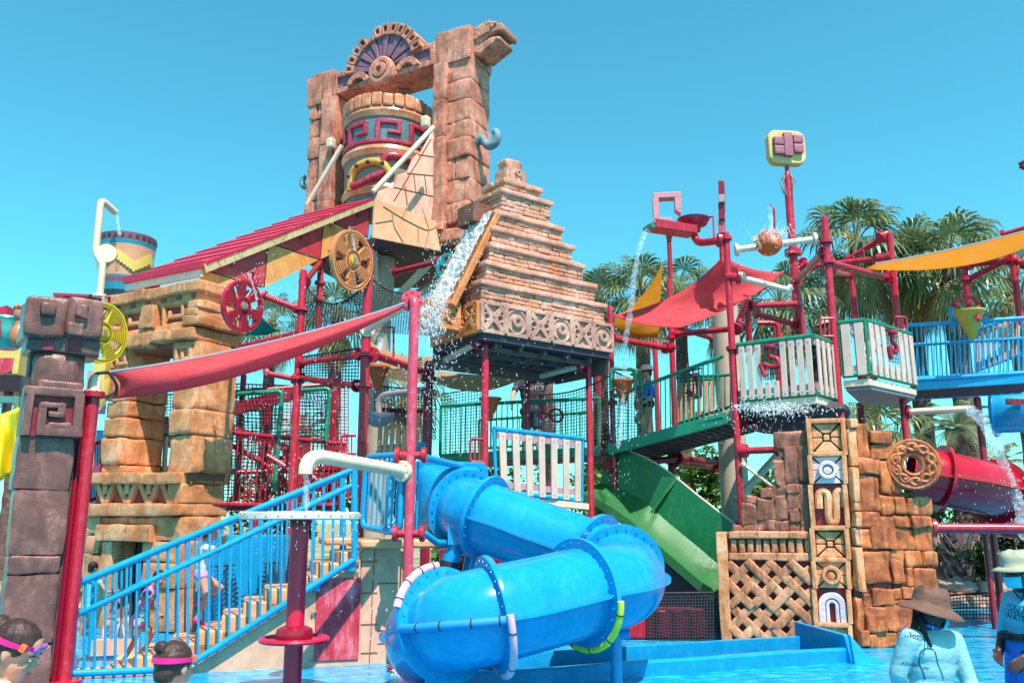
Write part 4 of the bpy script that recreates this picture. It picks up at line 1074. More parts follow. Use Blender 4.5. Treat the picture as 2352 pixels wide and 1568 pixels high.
for k in range(6): xpanel(cF + PA * (LrF * (k + .5) / 6) - UP * hF / 2 - PB * .004, PA, -PB, LrF / 6, hF, 'frieze', k % 2 == 0, fzo)
for k in range(2): xpanel(cF + PB * (LlF * (k + .5) / 3.2 + .02) - UP * hF / 2 - PA * .004, PB, -PA, LlF / 3.2, hF, 'friezewet', k % 2 == 0, t)
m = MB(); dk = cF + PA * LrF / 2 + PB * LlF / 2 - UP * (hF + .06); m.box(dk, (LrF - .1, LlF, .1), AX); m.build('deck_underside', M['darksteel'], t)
m = MB()
for k in range(5):
    m.box(dk - UP * .09 + PA * (LrF * (k - 2) / 5.6), (.07, LlF - .25, .1), AX)
for k in range(3): m.box(dk - UP * .12 + PB * (LlF * (k - 1) / 3.4), (LrF - .5, .07, .08), AX)
m.build('deck_joist', M['brownboard'], t)
m = MB(); m.box(dk - UP * .17 + PB * (LlF / 2 - .02), (LrF - .1, .05, .3), AX); m.box(dk - UP * .17 + PA * (LrF / 2 - .06), (.05, LlF - .06, .3), AX); m.build('skirt_board', M['brownboard'], t)
# chute down the left side
n2 = -PA; c1 = Gp[2][0] + PB * (Gp[2][2] * .55) + UP * .02; cb = cF + PB * (LlF * .62) - UP * .02 - PA * .0
tp = at(1112, 505, Gp[2][0].y + .35); bt_ = at(1008, 712, cF.y + .25)
t2 = thing('pyramid_water_chute', 'steep ochre chute pouring white water down the left side of the pyramid', 'water chute', bt_)
d = (bt_ - tp); dn = d.normalized(); side = dn.cross(UP).normalized(); side = side if side.x > 0 else -side; nr = side.cross(dn); nr = nr if nr.z > 0 else -nr
m = MB(); W2 = .34
m.prism([tp + side * -W2, tp + side * W2, tp + side * W2 - nr * .1, tp - side * W2 - nr * .1], d); m.build('chute_bed', M['chute'], t2)
for s in (-1, 1):
    m = MB(); a = tp + side * s * (W2 + .05); m.prism([a + side * .035 + nr * .05, a - side * .035 + nr * .05, a - side * .035 - nr * .06, a + side * .035 - nr * .06], d); m.build('chute_wall', M['chute'], t2, bevel=.015)
m = MB(); bx = bt_ + dn * .1 - UP * .1; m.rock(bx + UP * .06, (.62, .5, .5), (PA, PB, UP), r=.04, amp=.015, n=6); m.build('mouth_block', M['friezewet'], t2, ang=60)
for f in (PA * -.32,): xpanel(bx + UP * .06 - PB * .26, PA, -PB, .55, .46, 'friezewet', True, t2)
m = MB(); o = at(1100, 478, Gp[1][0].y + .25); m.box(o - UP * .14 + PB * .1, (.44, .5, .34), (PA, PB, UP)); m.build('spout_opening', M['pyrmortar'], t2)
# white water sheet
m = MB()
def fw(u, v):
    p = tp + d * (v * 1.03) + side * ((u - .5) * 1.8 * W2) + nr * (.08 + .05 * noise.noise(V3((u * 6, v * 22, 1))) + .035 * noise.noise(V3((u * 15, v * 60, 3))))
    return p
m.patch(fw, 26, 110); tag(m.build('chute_water', M['foam'], solid=.02), 'white foaming water rushing down the ochre pyramid chute', 'water')

# ---------------------------------------------------------------- carved amber wall on the right
F7 = Face(at(1965, 1300, 12.9), (.955, -.30, 0)); DW = .5
t = thing('carved_stone_wall', 'carved amber stone wall with lattice, totem panels and stepped rubble top standing in the pool', 'stone wall', wz(1850, 1480))
zx = lambda x: 1607.8 + x / 4; zy = lambda y: 947.5 + y / 4
core = MB()
for q in ((1662, 1225, 1960, 1500), (1715, 1140, 1860, 1225), (1780, 1050, 1870, 1150), (1800, 1000, 1870, 1060)): F7.pbox(core, *q, -.0, -DW + .1)
core.build('core', M['carvedmortar'], t)
m = MB()
for q in ((680, 175, 980, 335), (778, 312, 898, 640), (898, 305, 1003, 640), (690, 440, 773, 672), (560, 700, 668, 782), (672, 678, 788, 780), (794, 655, 908, 742), (920, 645, 1008, 1000), (524, 790, 684, 985), (692, 765, 808, 985), (812, 745, 912, 880), (816, 884, 914, 1000), (385, 830, 520, 1030), (432, 770, 520, 834), (530, 988, 690, 1085), (692, 992, 820, 1085), (824, 1002, 920, 1100), (930, 1005, 1030, 1140), (310, 1040, 525, 1085), (774, 600, 905, 655)):
    F7.prock(m, zx(q[0]) - 1.2, zy(q[1]) - .8, zx(q[2]) + 1.2, zy(q[3]) + .8, .04 + rnd.uniform(-.02, .02), -DW + .15, r=.04, amp=.025, n=8)
m.build('rubble_stones', M['carveddark'], t, ang=60)
m = MB()
F7.prock(m, 1651, 1222, 1676, 1485, .12, -DW, r=.03, amp=.015, n=7); m.build('end_post', M['carvedpale'], t, ang=60)
m = MB()
for q in ((1676, 1220, 1868, 1236), (1676, 1269, 1868, 1286)): F7.prock(m, *q, .1, -.1, r=.03, amp=.015, n=7)
for i in range(10):
    x = 1679 + i * 18.8; F7.prock(m, x, 1238, x + 13, 1268, .06, -.1, r=.03, amp=.015, n=4)
m.build('slat_band', M['carvedmid'], t, ang=60)
m = MB(); F7.pbox(m, 1676, 1286, 1870, 1500, .0, -.1); m.build('lattice_ground', M['carvedred'], t)
m = MB(); u0, u1, z0, z1 = F7.rect(1679, 1288, 1868, 1492); sp = .36
def seg(p, q, raised):
    a = F7.pt(p[0], p[1], .05); b = F7.pt(q[0], q[1], .05); L = (b - a).length
    if L < .06: return
    dd = (b - a).normalized(); ax = (dd, F7.n, dd.cross(F7.n)); m.rock((a + b) / 2 + F7.n * (.02 if raised else 0), (L + .02, .1, .125), ax, r=.03, amp=.012, n=4)
def clip(c0, s):                                                  # diagonal z = c0 + s*u clipped to the panel
    pts = []
    for u in (u0, u1):
        z = c0 + s * u
        if z0 <= z <= z1: pts.append((u, z))
    for z in (z0, z1):
        u = (z - c0) / s
        if u0 < u < u1: pts.append((u, z))
    return sorted(pts)[:2] if len(pts) >= 2 else None
k0 = z0 - u1 - 3; i = 0
for s in (-1, 1):
    c0 = -12
    cs_ = [z0 - s * u0 + j * .31 for j in range(-20, 22)]
    for jj, c_ in enumerate(cs_):
        pq = clip(c_, s)
        if not pq: continue
        (ua_, za_), (ub_, zb_) = pq; L = math.hypot(ub_ - ua_, zb_ - za_); ns_ = max(1, int(round(L / .44)))
        for q_ in range(ns_):
            f0, f1 = q_ / ns_, (q_ + 1) / ns_
            seg((ua_ + (ub_ - ua_) * f0, za_ + (zb_ - za_) * f0), (ua_ + (ub_ - ua_) * f1, za_ + (zb_ - za_) * f1), (q_ + jj + (s > 0)) % 2)
m.build('woven_lattice', M['carvedmid'], t, ang=60)
# totem column of panels
def colx(y): return 1852 + (y - 965) * .034, 1941 + (y - 965) * .034
m = MB()
for y0, y1 in ((963, 1045), (1047, 1111), (1113, 1210), (1212, 1284), (1286, 1350), (1352, 1430), (1432, 1500)):
    a, b = colx((y0 + y1) / 2); F7.prock(m, a, y0, a + 11, y1, .16, -DW, r=.02, amp=.01, n=4); F7.prock(m, b - 11, y0, b, y1, .16, -DW, r=.02, amp=.01, n=4)
for y in (968, 1043, 1212, 1284, 1432): a, b = colx(y); F7.prock(m, a + 2, y - 5, b - 2, y + 5, .155, -.2, r=.02, amp=.008, n=4)
m.build('panel_frame', M['carvedpale'], t, ang=60)
def xtile(x0, y0, x1, y1, mat, ring):
    u0, u1, z0, z1 = F7.rect(x0, y0, x1, y1); uc, zc = (u0 + u1) / 2, (z0 + z1) / 2; m = MB(); o = .1; g = .012
    hu, hz = (u1 - u0) / 2, (z1 - z0) / 2; k = .26 if not ring else .3
    def pl(pts): m.prism([F7.pt(uc + a * hu, zc + b * hz, o) for a, b in pts], -F7.n * .14)
    e = .05
    pl([(-1 + 2 * e, 1), (1 - 2 * e, 1), (k, k + e), (-k, k + e)]); pl([(-1 + 2 * e, -1), (1 - 2 * e, -1), (k, -k - e), (-k, -k - e)])
    for s in (-1, 1):
        pl([(s, 1 - 2 * e), (s, e * .6), (s * (k + e), e * .6), (s * (k + e), k)]); pl([(s, -1 + 2 * e), (s, -e * .6), (s * (k + e), -e * .6), (s * (k + e), -k)])
    if not ring: pl([(-k + e, -k + e), (k - e, -k + e), (k - e, k - e), (-k + e, k - e)])
    else:
        m.lathe(F7.pt(uc, zc, .02), F7.n, [(0, .66 * hu), (.13, .66 * hu), (.16, .6 * hu), (.16, .38 * hu), (.1, .34 * hu), (.1, .31 * hu), (.14, .28 * hu), (.15, .0)], 30)
    b = MB(); F7.pbox(b, x0 - 2, y0 - 2, x1 + 2, y1 + 2, .02, -.1); b.build('panel_ground', M['carvedmortar'], t)
    return m.build('relief_tile', M[mat], t, smooth=ring, bevel=.014)
a, b = colx(1005); xtile(a + 12, 974, b - 12, 1038, 'carvedpale', False)
a, b = colx(1080); xtile(a + 10, 1050, b - 10, 1110, 'carvedwhite', True)
a, b = colx(1248); xtile(a + 12, 1220, b - 12, 1278, 'carvedpale', False)
a, b = colx(1318); xtile(a + 10, 1290, b - 10, 1348, 'carvedpale', True)
m = MB(); a, b = colx(1160); F7.pbox(m, a + 8, 1112, b - 8, 1212, .03, -.2); a, b = colx(1390); F7.pbox(m, a + 8, 1352, b - 8, 1432, .03, -.2); m.build('red_panel_ground', M['carvedred'], t)
m = MB(); H = lambda x, y: F7.at(zx(x), zy(y), .07)
m.tube(cr([H(1095, 880), H(1090, 780), H(1100, 735), H(1130, 722), H(1160, 740), H(1175, 800), H(1180, 930), H(1195, 990), H(1220, 1005), H(1248, 985), H(1250, 900), H(1248, 800), H(1255, 740), H(1280, 722), H(1310, 735), H(1320, 790), H(1318, 870)], 4), .058, 8)
m.build('hook_relief', M['carvedpale'], t)
m = MB(); a, b = colx(1392); uq0, uq1, zq0, zq1 = F7.rect(a + 12, 1357, b - 12, 1428); uc, hw = (uq0 + uq1) / 2, (uq1 - uq0) / 2
def arch(r0, r1, o):
    zs = zq0 + (zq1 - zq0) - hw; nA = 14
    out_ = [F7.pt(uc - r1, zq0, o)] + [F7.pt(uc + r1 * math.cos(math.pi - math.pi * k / nA), zs + r1 * math.sin(math.pi * k / nA), o) for k in range(nA + 1)] + [F7.pt(uc + r1, zq0, o)]
    inn = [F7.pt(uc + r0, zq0, o)] + [F7.pt(uc + r0 * math.cos(math.pi * k / nA), zs + r0 * math.sin(math.pi * k / nA), o) for k in range(nA + 1)] + [F7.pt(uc - r0, zq0, o)]
    nO = len(out_); vs_ = out_ + inn[::-1]; vs2 = [v - F7.n * .12 for v in vs_]; nv = len(vs_)
    fs = []
    for k in range(nO - 1):
        fs += [(k, k + 1, nO + k + 1, nO + k), (nv + k, nv + nO + k, nv + nO + k + 1, nv + k + 1), (k, nv + k, nv + k + 1, k + 1), (nO + k, nO + k + 1, nv + nO + k + 1, nv + nO + k)]
    fs += [(0, nO, nv + nO, nv), (nO - 1, nv + nO - 1, nv + 2 * nO - 1, 2 * nO - 1)]
    m.add(vs_ + vs2, fs)
arch(hw * .5, hw * .98, .13); arch(hw * .2, hw * .46, .12); m.build('arch_relief', M['carvedwhite'], t, smooth=False, bevel=.015)
m = MB(); a, b = colx(1465); F7.prock(m, a + 12, 1438, b - 12, 1500, .08, -.2, r=.03, amp=.012, n=5); m.build('base_tile', M['carvedpale'], t, ang=60)
# right part: rubble face turned away
F8 = Face(F7.at(1968, 1300, .1), (.97, .10, 0))
core = MB()
for q in ((1955, 1000, 2000, 1500), (1995, 1020, 2050, 1500), (2045, 1130, 2135, 1500)): F8.pbox(core, *q, -.02, -.55)
core.build('core', M['carvedmortar'], t)
m = MB()
for q in ((1345, 65, 1420, 148), (1350, 152, 1432, 495), (1372, 500, 1440, 818), (1386, 822, 1450, 908), (1396, 915, 1456, 1050), (1402, 1060, 1476, 1228), (1412, 1234, 1488, 1640)):
    F8.prock(m, zx(q[0]), zy(q[1]), zx(q[2]) - 1, zy(q[3]) - 1, .1 + rnd.uniform(-.02, .02), -.5, r=.04, amp=.02, n=6)
m.build('edge_stones', M['carvedpale'], t, ang=60)
m = MB()
RB2 = ((1436, 100, 1545, 410), (1548, 165, 1735, 286), (1572, 292, 1790, 420), (1442, 418, 1636, 570), (1645, 440, 1735, 740), (1737, 430, 1850, 740), (1444, 578, 1642, 905), (1455, 908, 1640, 1060), (1650, 762, 1770, 930), (1772, 766, 1876, 932), (1882, 780, 2105, 938), (1772, 942, 1922, 1050), (1930, 950, 2112, 1055), (1565, 950, 1778, 1250), (1786, 1060, 1960, 1265), (1962, 1062, 2125, 1265), (1462, 1070, 1560, 1250),
    (1492, 1272, 1738, 1565), (1746, 1272, 1872, 1560), (1880, 1272, 2032, 1415), (2040, 1272, 2155, 1412), (1888, 1424, 1950, 1600), (1956, 1424, 2165, 1640))
for q in RB2: F8.prock(m, zx(q[0]) - .5, zy(q[1]) - .5, zx(q[2]) + .5, zy(q[3]) + .5, .05 + rnd.uniform(-.03, .03), -.6, r=.045, amp=.035, n=8)
z4x = lambda x: 1936.3 + x / 5.653; z4y = lambda y: 1290.8 + y / 5.653
for q in ((165, 465, 245, 870), (255, 415, 350, 575), (358, 350, 640, 560), (645, 335, 750, 480), (760, 320, 970, 470), (275, 575, 540, 895), (545, 490, 880, 880), (885, 480, 1100, 700), (200, 880, 310, 1100), (320, 930, 400, 1100), (405, 900, 680, 1100), (690, 895, 1000, 1100), (890, 705, 1150, 900), (980, 330, 1230, 475), (1010, 905, 1230, 1100)):
    F8.prock(m, z4x(q[0]) - 1, z4y(q[1]) - 1, z4x(q[2]) + 1, z4y(q[3]) + 1, .05 + rnd.uniform(-.03, .03), -.6, r=.045, amp=.03, n=8)
m.build('rubble_stones', M['carved'], t, ang=60)
# stone ring with relief
dc = at(2098, 1066, 12.75); ra = (V3((-.28, -1, .02))).normalized(); rr = 60 / ppm(dc)
t = thing('carved_stone_ring', 'round carved stone ring with a hole, high on the amber wall before the red slide', 'stone ring', dc - UP * rr)
m = MB(); m.lathe(dc - ra * .28, ra, [(0, rr * .98), (.24, rr), (.3, rr * .95), (.28, rr * .9), (.27, rr * .44), (.31, rr * .42), (.3, rr * .33), (0, rr * .33)], 48, closed=True); rgo = m.build('ring', M['carved'], t)
u_, v_, w_ = basis(ra); m = MB()
Pq = lambda r, a: dc + ra * .0 + (u_ * math.cos(a) + v_ * math.sin(a)) * rr * r
for k in range(2):
    pts = [Pq(.66 + .13 * math.sin(5 * a + k * math.pi), a) for a in [2 * math.pi * i / 90 for i in range(91)]]; m.tube(pts, .035, 6, False)
for k in range(9):
    a = 2 * math.pi * k / 9; m.sph(Pq(.66, a), .045, 8, 6); m.tube([Pq(.84, a + .1), Pq(.84, a + .45)], .022, 5)
pts = [Pq(.9, 2 * math.pi * i / 60) for i in range(61)]; m.tube(pts, .03, 6, False)
m.build('serpent_relief', M['carved'], rgo)
# ---------------------------------------------------------------- big blue tube slide
def frames(path):
    out = []
    for i, p in enumerate(path):
        d = (path[min(i + 1, len(path) - 1)] - path[max(i - 1, 0)]).normalized(); s = d.cross(UP).normalized(); out.append((p, d, s, s.cross(d)))
    return out
ctrl = [at(1070, 1172, 11.9), at(1106, 1184, 11.55), at(1235, 1232, 11.25), at(1366, 1281, 10.95), at(1420, 1310, 10.5), at(1436, 1330, 10.0), at(1405, 1345, 9.55), at(1326, 1362, 9.2), at(1240, 1384, 8.9), at(1133, 1409, 8.62), at(1058, 1426, 8.66), at(1006, 1440, 8.92), at(984, 1462, 9.35), at(998, 1482, 9.75), at(1040, 1490, 10.05), at(1120, 1494, 10.25)]
path = cr(ctrl, 10); RT = .455
t = thing('blue_tube_slide', 'large glossy blue enclosed tube slide winding down from its square entry into the pool', 'water slide', V3((path[80].x, path[80].y, 0)))
def tube_piece(i0, i1, r=RT):
    m = MB(); m.tube(path[i0:i1 + 1], r, 40, False); return m.build('tube_section', M['blue'], t, ang=80)
JN = [0, 11, 30, 41, 69, 90, 106, 150]
for a, b in zip(JN, JN[1:]): tube_piece(a, b)
fr = frames(path)
def collar(i, r=RT + .105, bolts=26, par=None):
    p, d, s, u = fr[i]; m = MB()
    m.lathe(p - d * .03, d, [(0, RT - .01), (0, r), (.025, r + .004), (.055, r), (.055, RT - .01)], 48); o = m.build('joint_flange', M['blue'], par or t, ang=50)
    bu, bv, bw = basis(d)
    for k in range(bolts):
        a = 2 * math.pi * k / bolts; q = p + (bu * math.cos(a) + bv * math.sin(a)) * (RT + .055)
        MB().tube([q - d * .042, q + d * .042], .0115, 6).build('bolt', M['blue'], o)
for i in (1, 11, 30, 41, 69, 90, 106): collar(i)
for sgn in (-1, 1):                                               # the seam flange along both sides of the tube
    for a, b in zip(JN[1:], JN[2:]):
        m = MB(); n = b - a; vs_ = []
        for i in range(a, b + 1):
            p, d, s, u = fr[i]
            for hh, ww in ((.016, RT - .01), (.016, RT + .06), (-.016, RT + .06), (-.016, RT - .01)): vs_.append(p + s * sgn * ww + u * hh)
        fs_ = [(4 * i + j, 4 * i + (j + 1) % 4, 4 * i + 4 + (j + 1) % 4, 4 * i + 4 + j) for i in range(n) for j in range(4)]
        m.add(vs_, fs_); m.build('seam_flange', M['blue'], t, smooth=False)
# entry hood: square to round
p, d, s, u = fr[0]; m = MB(); NS = 32; loops = []
for k in range(6):
    f = k / 5; c = p - d * (.62 * (1 - f)) + UP * .06 * (1 - f); ring = []
    for j in range(NS):
        a = 2 * math.pi * (j + .5) / NS; ca, sa = math.cos(a), math.sin(a); q = max(abs(ca), abs(sa)); sqx, sqy = ca / q * .5, sa / q * .5
        g_ = f * f * (3 - 2 * f); ring.append(c + s * (sqx * (1 - g_) + ca * RT * g_) + u * (sqy * (1 - g_) + sa * RT * g_))
    loops.append(ring)
m.add([v for r_ in loops for v in r_], [(k * NS + j, k * NS + (j + 1) % NS, (k + 1) * NS + (j + 1) % NS, (k + 1) * NS + j) for k in range(5) for j in range(NS)])
m.build('entry_hood', M['blue'], t, ang=60)
m = MB(); c = p - d * .64 + UP * .02
for a, b in (((-.56, -.56), (.56, -.56)), ((-.56, .54), (.56, .54)), ((-.56, -.56), (-.56, .54)), ((.56, -.56), (.56, .54))): m.bar(c + s * a[0] + u * a[1], c + s * b[0] + u * b[1], .12, .05, up=d)
m.build('entry_frame', M['blue'], t, bevel=.02)
def strut(i, name='support_leg', zb=0.0, r=.1, dx=0, dy=0):
    p, d, s, u = fr[i]; b = V3((p.x + dx, p.y + dy, zb)); m = MB(); m.tube([p - UP * (RT * .9), p - UP * (RT + .12), b], [r * 1.5, r, r], 18); m.build(name, M['blue'], t)
    if zb > .05: MB().tube([b, b - UP * .5], r * 1.08, 14).build('rubber_sleeve', M['black'], t)
m = MB(); q0 = fr[3]; a = q0[0] - UP * .2 + q0[2] * -.0; e = at(1024, 1300, 11.6); m.tube([at(1062, 1195, 11.5), at(1034, 1290, 11.5)], .115, 18); m.box(at(1056, 1212, 11.42), (.3, .14, .42)); m.build('support_leg', M['blue'], t)
m = MB(); m.tube([at(1034, 1288, 11.5), at(1029, 1312, 11.5)], .125, 18); m.build('rubber_sleeve', M['black'], t)
m = MB(); a = at(1090, 1270, 11.8); m.tube([a, at(1078, 1330, 11.8)], .12, 18); m.build('support_leg', M['blue'], t)
m = MB(); a = at(1022, 1520, 9.0); m.tube([a + UP * .2, V3((a.x, a.y, -.3))], .2, 20); m.build('support_leg', M['blue'], t)
# pool-noodle padding on the flanges
def noodle(i, a0, a1, mat, label, r=.036, rad=RT + .12, mat2=None):
    p, d, s, u = fr[i]; pts = [p + (s * math.cos(a) + u * math.sin(a)) * rad for a in [a0 + (a1 - a0) * k / 18 for k in range(19)]]
    root = thing('foam_noodle', label, 'foam padding', pts[0])
    cut = 11; fp = MB().tube(pts[:cut + 1], r, 10).build('foam_piece', M[mat], root); MB().tube(pts[cut:], r * .98, 10).build('foam_piece', M[mat2 or mat], root)
    m = MB()
    for k in (2, 7, 12, 16): m.lathe(pts[k], pts[k + 1] - pts[k - 1], [(0, r + .004), (.012, r + .004)], 10)
    m.build('cable_tie', M['black'], fp)
sgn = 1 if fr[90][2].y < 0 else -1
def angs(i, lo, hi):
    """angle range on the side facing the viewer: lo, hi in degrees, 90 = top, 0 = towards the viewer, -90 = bottom"""
    s = fr[i][2]; v = 1 if s.dot(CAM - fr[i][0]) > 0 else -1
    f = lambda q: R(q) if v > 0 else math.pi - R(q)
    return f(lo), f(hi)
noodle(90, *angs(90, 5, -140), 'pinkfoam', 'pink foam noodle tied along the lower rim of the middle blue slide flange')
noodle(69, *angs(69, -5, -120), 'yellowfoam', 'yellow green foam noodle tied under the blue slide flange nearest its bend')
noodle(106, *angs(106, 20, 88), 'pinkfoam', 'pale pink foam noodle on the upper rim of the leftmost blue slide flange', r=.042)
m = MB(); pts = []
for i in range(90, 107):
    p, d, s, u = fr[i]; v = 1 if s.dot(CAM - p) > 0 else -1; pts.append(p + s * v * (RT + .07) - u * .0)
root = thing('foam_noodle', 'blue foam noodle tied along the side seam of the lowest blue tube', 'foam padding', pts[0]); MB().tube(pts, .042, 10).build('foam_piece', M['bluefoam'], root)
m = MB()
for k in (1, 4, 8, 12): m.lathe(pts[k], pts[k + 1] - pts[k], [(0, .047), (.014, .047)], 10)
m.build('cable_tie', M['black'], root)
noodle(41, *angs(41, -12, -75), 'bluefoam', 'blue foam noodle wired under the blue slide bend on its outer flange', r=.045)
# support post with padded crossbar in front of the bend
a = at(1414, 1452, 9.75)
t2 = thing('slide_support_post', 'blue support post with padded crossbar under the blue slide bend', 'support post', V3((a.x, a.y, 0)))
MB().tube([a, V3((a.x, a.y, -.3))], .063, 18).build('shaft', M['blue'], t2)
MB().tube([at(1398, 1457, 9.75), at(1446, 1455, 9.75)], .055, 14).build('crossbar_padding', M['bluefoam'], t2); MB().bar(at(1398, 1446, 9.8), at(1436, 1444, 9.8), .16, .1).build('saddle', M['blue'], t2)
# ---------------------------------------------------------------- run-out channel
cp = cr([at(1000, 1512, 9.95), at(1120, 1522, 10.15), at(1240, 1522, 10.45), at(1400, 1514, 10.85), at(1600, 1507, 11.3), at(1760, 1502, 11.7), at(1900, 1498, 12.0)], 6)
for q in cp: q.z = .10
t = thing('run_out_channel', 'long open bright blue run out channel lying in the pool below the blue slide', 'slide channel', V3((cp[20].x, cp[20].y, 0)))
fc = frames(cp)
def strip(prof, nm, i0=0, i1=None):
    i1 = i1 or len(cp) - 1; m = MB(); vs_ = []; k = len(prof)
    for i in range(i0, i1 + 1):
        p, d, s, u = fc[i]; hs = 1 + .5 * max(0, 1 - i / 12)
        for a, b in prof: vs_.append(p + s * a + UP * (b * hs))
    m.add(vs_, [(i * k + j, i * k + (j + 1) % k, (i + 1) * k + (j + 1) % k, (i + 1) * k + j) for i in range(i1 - i0) for j in range(k)] + [tuple(range(k)), tuple(range((i1 - i0) * k, (i1 - i0 + 1) * k))])
    return m.build(nm, M['blue'], t, smooth=False, bevel=.012)
strip([(.42, -.2), (.42, .08), (.5, .08), (.52, .05), (.5, -.2)], 'near_wall'); strip([(-.42, -.2), (-.42, .11), (-.5, .11), (-.52, .08), (-.5, -.2)], 'far_wall'); strip([(-.42, -.14), (.42, -.14), (.42, -.1), (-.42, -.1)], 'bed')
p, d, s, u = fc[-1]; m = MB(); e = p - d * .1
m.prism([e - s * .55 + UP * .3, e + s * .5 + UP * .24, e + s * .62 - UP * .12, e - s * .55 - UP * .1], d * .06); m.build('end_panel', M['blue'], t, smooth=False, bevel=.015)
m = MB(); m.prism([e + s * .5 + UP * .24 + d * .05, e + s * .5 + d * .3 - UP * .02, e + s * .62 - UP * .12 + d * .6, e + s * .62 - UP * .12], s * .05); m.build('end_wing', M['blue'], t, smooth=False)
# ---------------------------------------------------------------- green slide
gp = cr([at(1350, 1118, 15.9), at(1405, 1136, 15.6), at(1462, 1172, 15.3), at(1530, 1230, 15.0), at(1600, 1289, 14.7), at(1675, 1352, 14.4)], 6)
t = thing('green_slide', 'open green flume slide dropping to the right behind the blue tube slide', 'water slide', gp[-1])
gf = frames(gp); m = MB(); k = 0; PR = (('bed', 'slidegreen', [(-.4, .1), (-.2, .0), (.22, -.14), (.36, -.16), (.36, -.1), (.4, -.1), (.4, -.24), (-.2, -.08), (-.4, .02)]), ('far_wall', 'slideshade', [(-.5, .78), (-.46, .8), (-.42, .4), (-.4, .1), (-.4, .02), (-.48, .2)]))
for nm_, mt_, prof in PR:
  m = MB(); vs_ = []; k = len(prof)
  for p, d, s, u in gf:
    for a, b in prof: vs_.append(p + s * a + u * b)
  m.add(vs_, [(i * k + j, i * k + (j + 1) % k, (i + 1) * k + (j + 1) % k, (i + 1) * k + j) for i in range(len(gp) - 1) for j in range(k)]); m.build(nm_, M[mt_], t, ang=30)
m = MB(); m.tube([p + s * -.48 + u * .8 for p, d, s, u in gf], .022, 6); m.build('edge_bead', M['slat'], t)
m = MB(); p, d, s, u = gf[13]; m.prism([p - s * .46 + u * .8, p - s * .42 + u * .4, p - s * .3 + u * .05, p - s * .36 + u * .5], d * .05); m.build('joint_rib', M['slidegreen'], t, smooth=False)
# ---------------------------------------------------------------- red tube slide at the right
rp = cr([at(2090, 1085, 14.3), at(2160, 1098, 14.2), at(2225, 1112, 14.3), at(2290, 1128, 14.7), at(2330, 1148, 15.4), at(2325, 1168, 16.2), at(2280, 1180, 16.8)], 8)
t = thing('red_tube_slide', 'glossy red enclosed tube slide curling behind the carved stone ring', 'water slide', rp[10]); rf = frames(rp)
for a, b in ((0, 8), (8, 24), (24, len(rp) - 1)): MB().tube(rp[a:b + 1], .45, 36, False).build('tube_section', M['redgel'], t, ang=80)
for i in (8, 24, 40):
    p, d, s, u = rf[i]; MB().lathe(p - d * .03, d, [(0, .44), (0, .55), (.055, .55), (.055, .44)], 40).build('joint_flange', M['redgel'], t)
for sg in (-1, 1):
    m = MB()
    for i in range(len(rp) - 1): m.bar(rp[i] + rf[i][2] * sg * .47, rp[i + 1] + rf[i + 1][2] * sg * .47, .08, .03)
    m.build('seam_flange', M['redgel'], t)
pipe([at(2140, 1212, 13.4), at(2300, 1213, 13.2), at(2420, 1214, 13.1)], .075, 'thick red horizontal pipe below the red tube slide', 'red', mid=())
bp = [at(2285, 948, 17.5), at(2345, 945, 17.2), at(2420, 955, 17.0)]
t = thing('blue_tube_end', 'dark blue slide tube end with red stripe hanging under the blue bridge', 'water slide', bp[0])
MB().tube(bp, .42, 30, False).build('tube_section', M['bluepipe'], t); MB().disc(bp[0], bp[1] - bp[0], .5, .06, 36).build('joint_flange', M['bluepipe'], t)
m = MB(); m.bar(at(2310, 922, 16.7), at(2400, 924, 16.6), .03, .12); m.build('red_stripe', M['deepred'], t)
# red slide piece and yellow slide at left edge
m = MB(); m.patch(lambda u, v: at(-40 + (93 - 22 * v) * u, 968 - 36 * u + (160 - 6 * u) * v, 12.2 + .10 * math.sin(u * 7 + v * 2) + .07 * math.sin(u * 13 - v * 3)), 26, 14); tag(m.build('yellow_cloth', M['clothyellow'], solid=.012), 'glossy yellow hanging cloth behind the brown totem column', 'cloth')
# ---------------------------------------------------------------- stairs with blue railings
F9 = Face(at(165, 1530, 10.35), (.955, .297, 0)); S9 = -F9.n
t = thing('stair_flight', 'tan moulded stair flight rising from the pool beside a stained plaster side wall', 'stairs', wz(500, 1545))
U9 = lambda x, y: F9.px(x, y)
nose = [(300, 1532), (362, 1506), (440, 1477), (504, 1447), (564, 1412), (614, 1381), (664, 1351), (729, 1321), (779, 1292), (829, 1266)]
SWd = 1.25
for i in range(len(nose)):
    u0, z1 = U9(*nose[i]); u1 = U9(*nose[i + 1])[0] + .1 if i + 1 < len(nose) else U9(930, 1260)[0]
    u0 -= .28
    m = MB(); F9.box(m, u0, u1, -.3, z1, -.06, -SWd); m.build('step', M['stair'], t, bevel=.03)
m = MB(); m.prism([F9.at(*q) for q in ((420, 1541), (815, 1296), (828, 1262), (828, 1575), (420, 1590))], S9 * .1); m.build('side_wall', M['concrete'], t, smooth=False)
m = MB(); F9.pbox(m, 724, 1326, 826, 1515, .02, 0); m.build('worn_red_panel', M['redpanel'], t, bevel=.006)
m = MB()
for x, y in ((724, 1404), (717, 1406), (720, 1512), (712, 1514), (826, 1328), (819, 1376), (822, 1290), (821, 1314)): m.sph(F9.at(x, y, .03), .018, 8, 6)
m.build('bolt', M['steel'], t)
m = MB(); F9.pbox(m, 168, 1536, 420, 1575, -.02, -.3); F9.pbox(m, 168, 1500, 290, 1540, -SWd, -SWd - .15); m.build('toe_board', M['concrete'], t)
m = MB()
for i in range(5): F9.pbox(m, 828 + 90 * 0, 1258, 918, 1540, -.05, -.35) if i == 0 else None
tb = thing('plaster_block_wall', 'beige plaster wall scored into blocks below the cream landing', 'wall', wz(880, 1535)); m.build('wall', M['concrete'], tb)
m = MB()
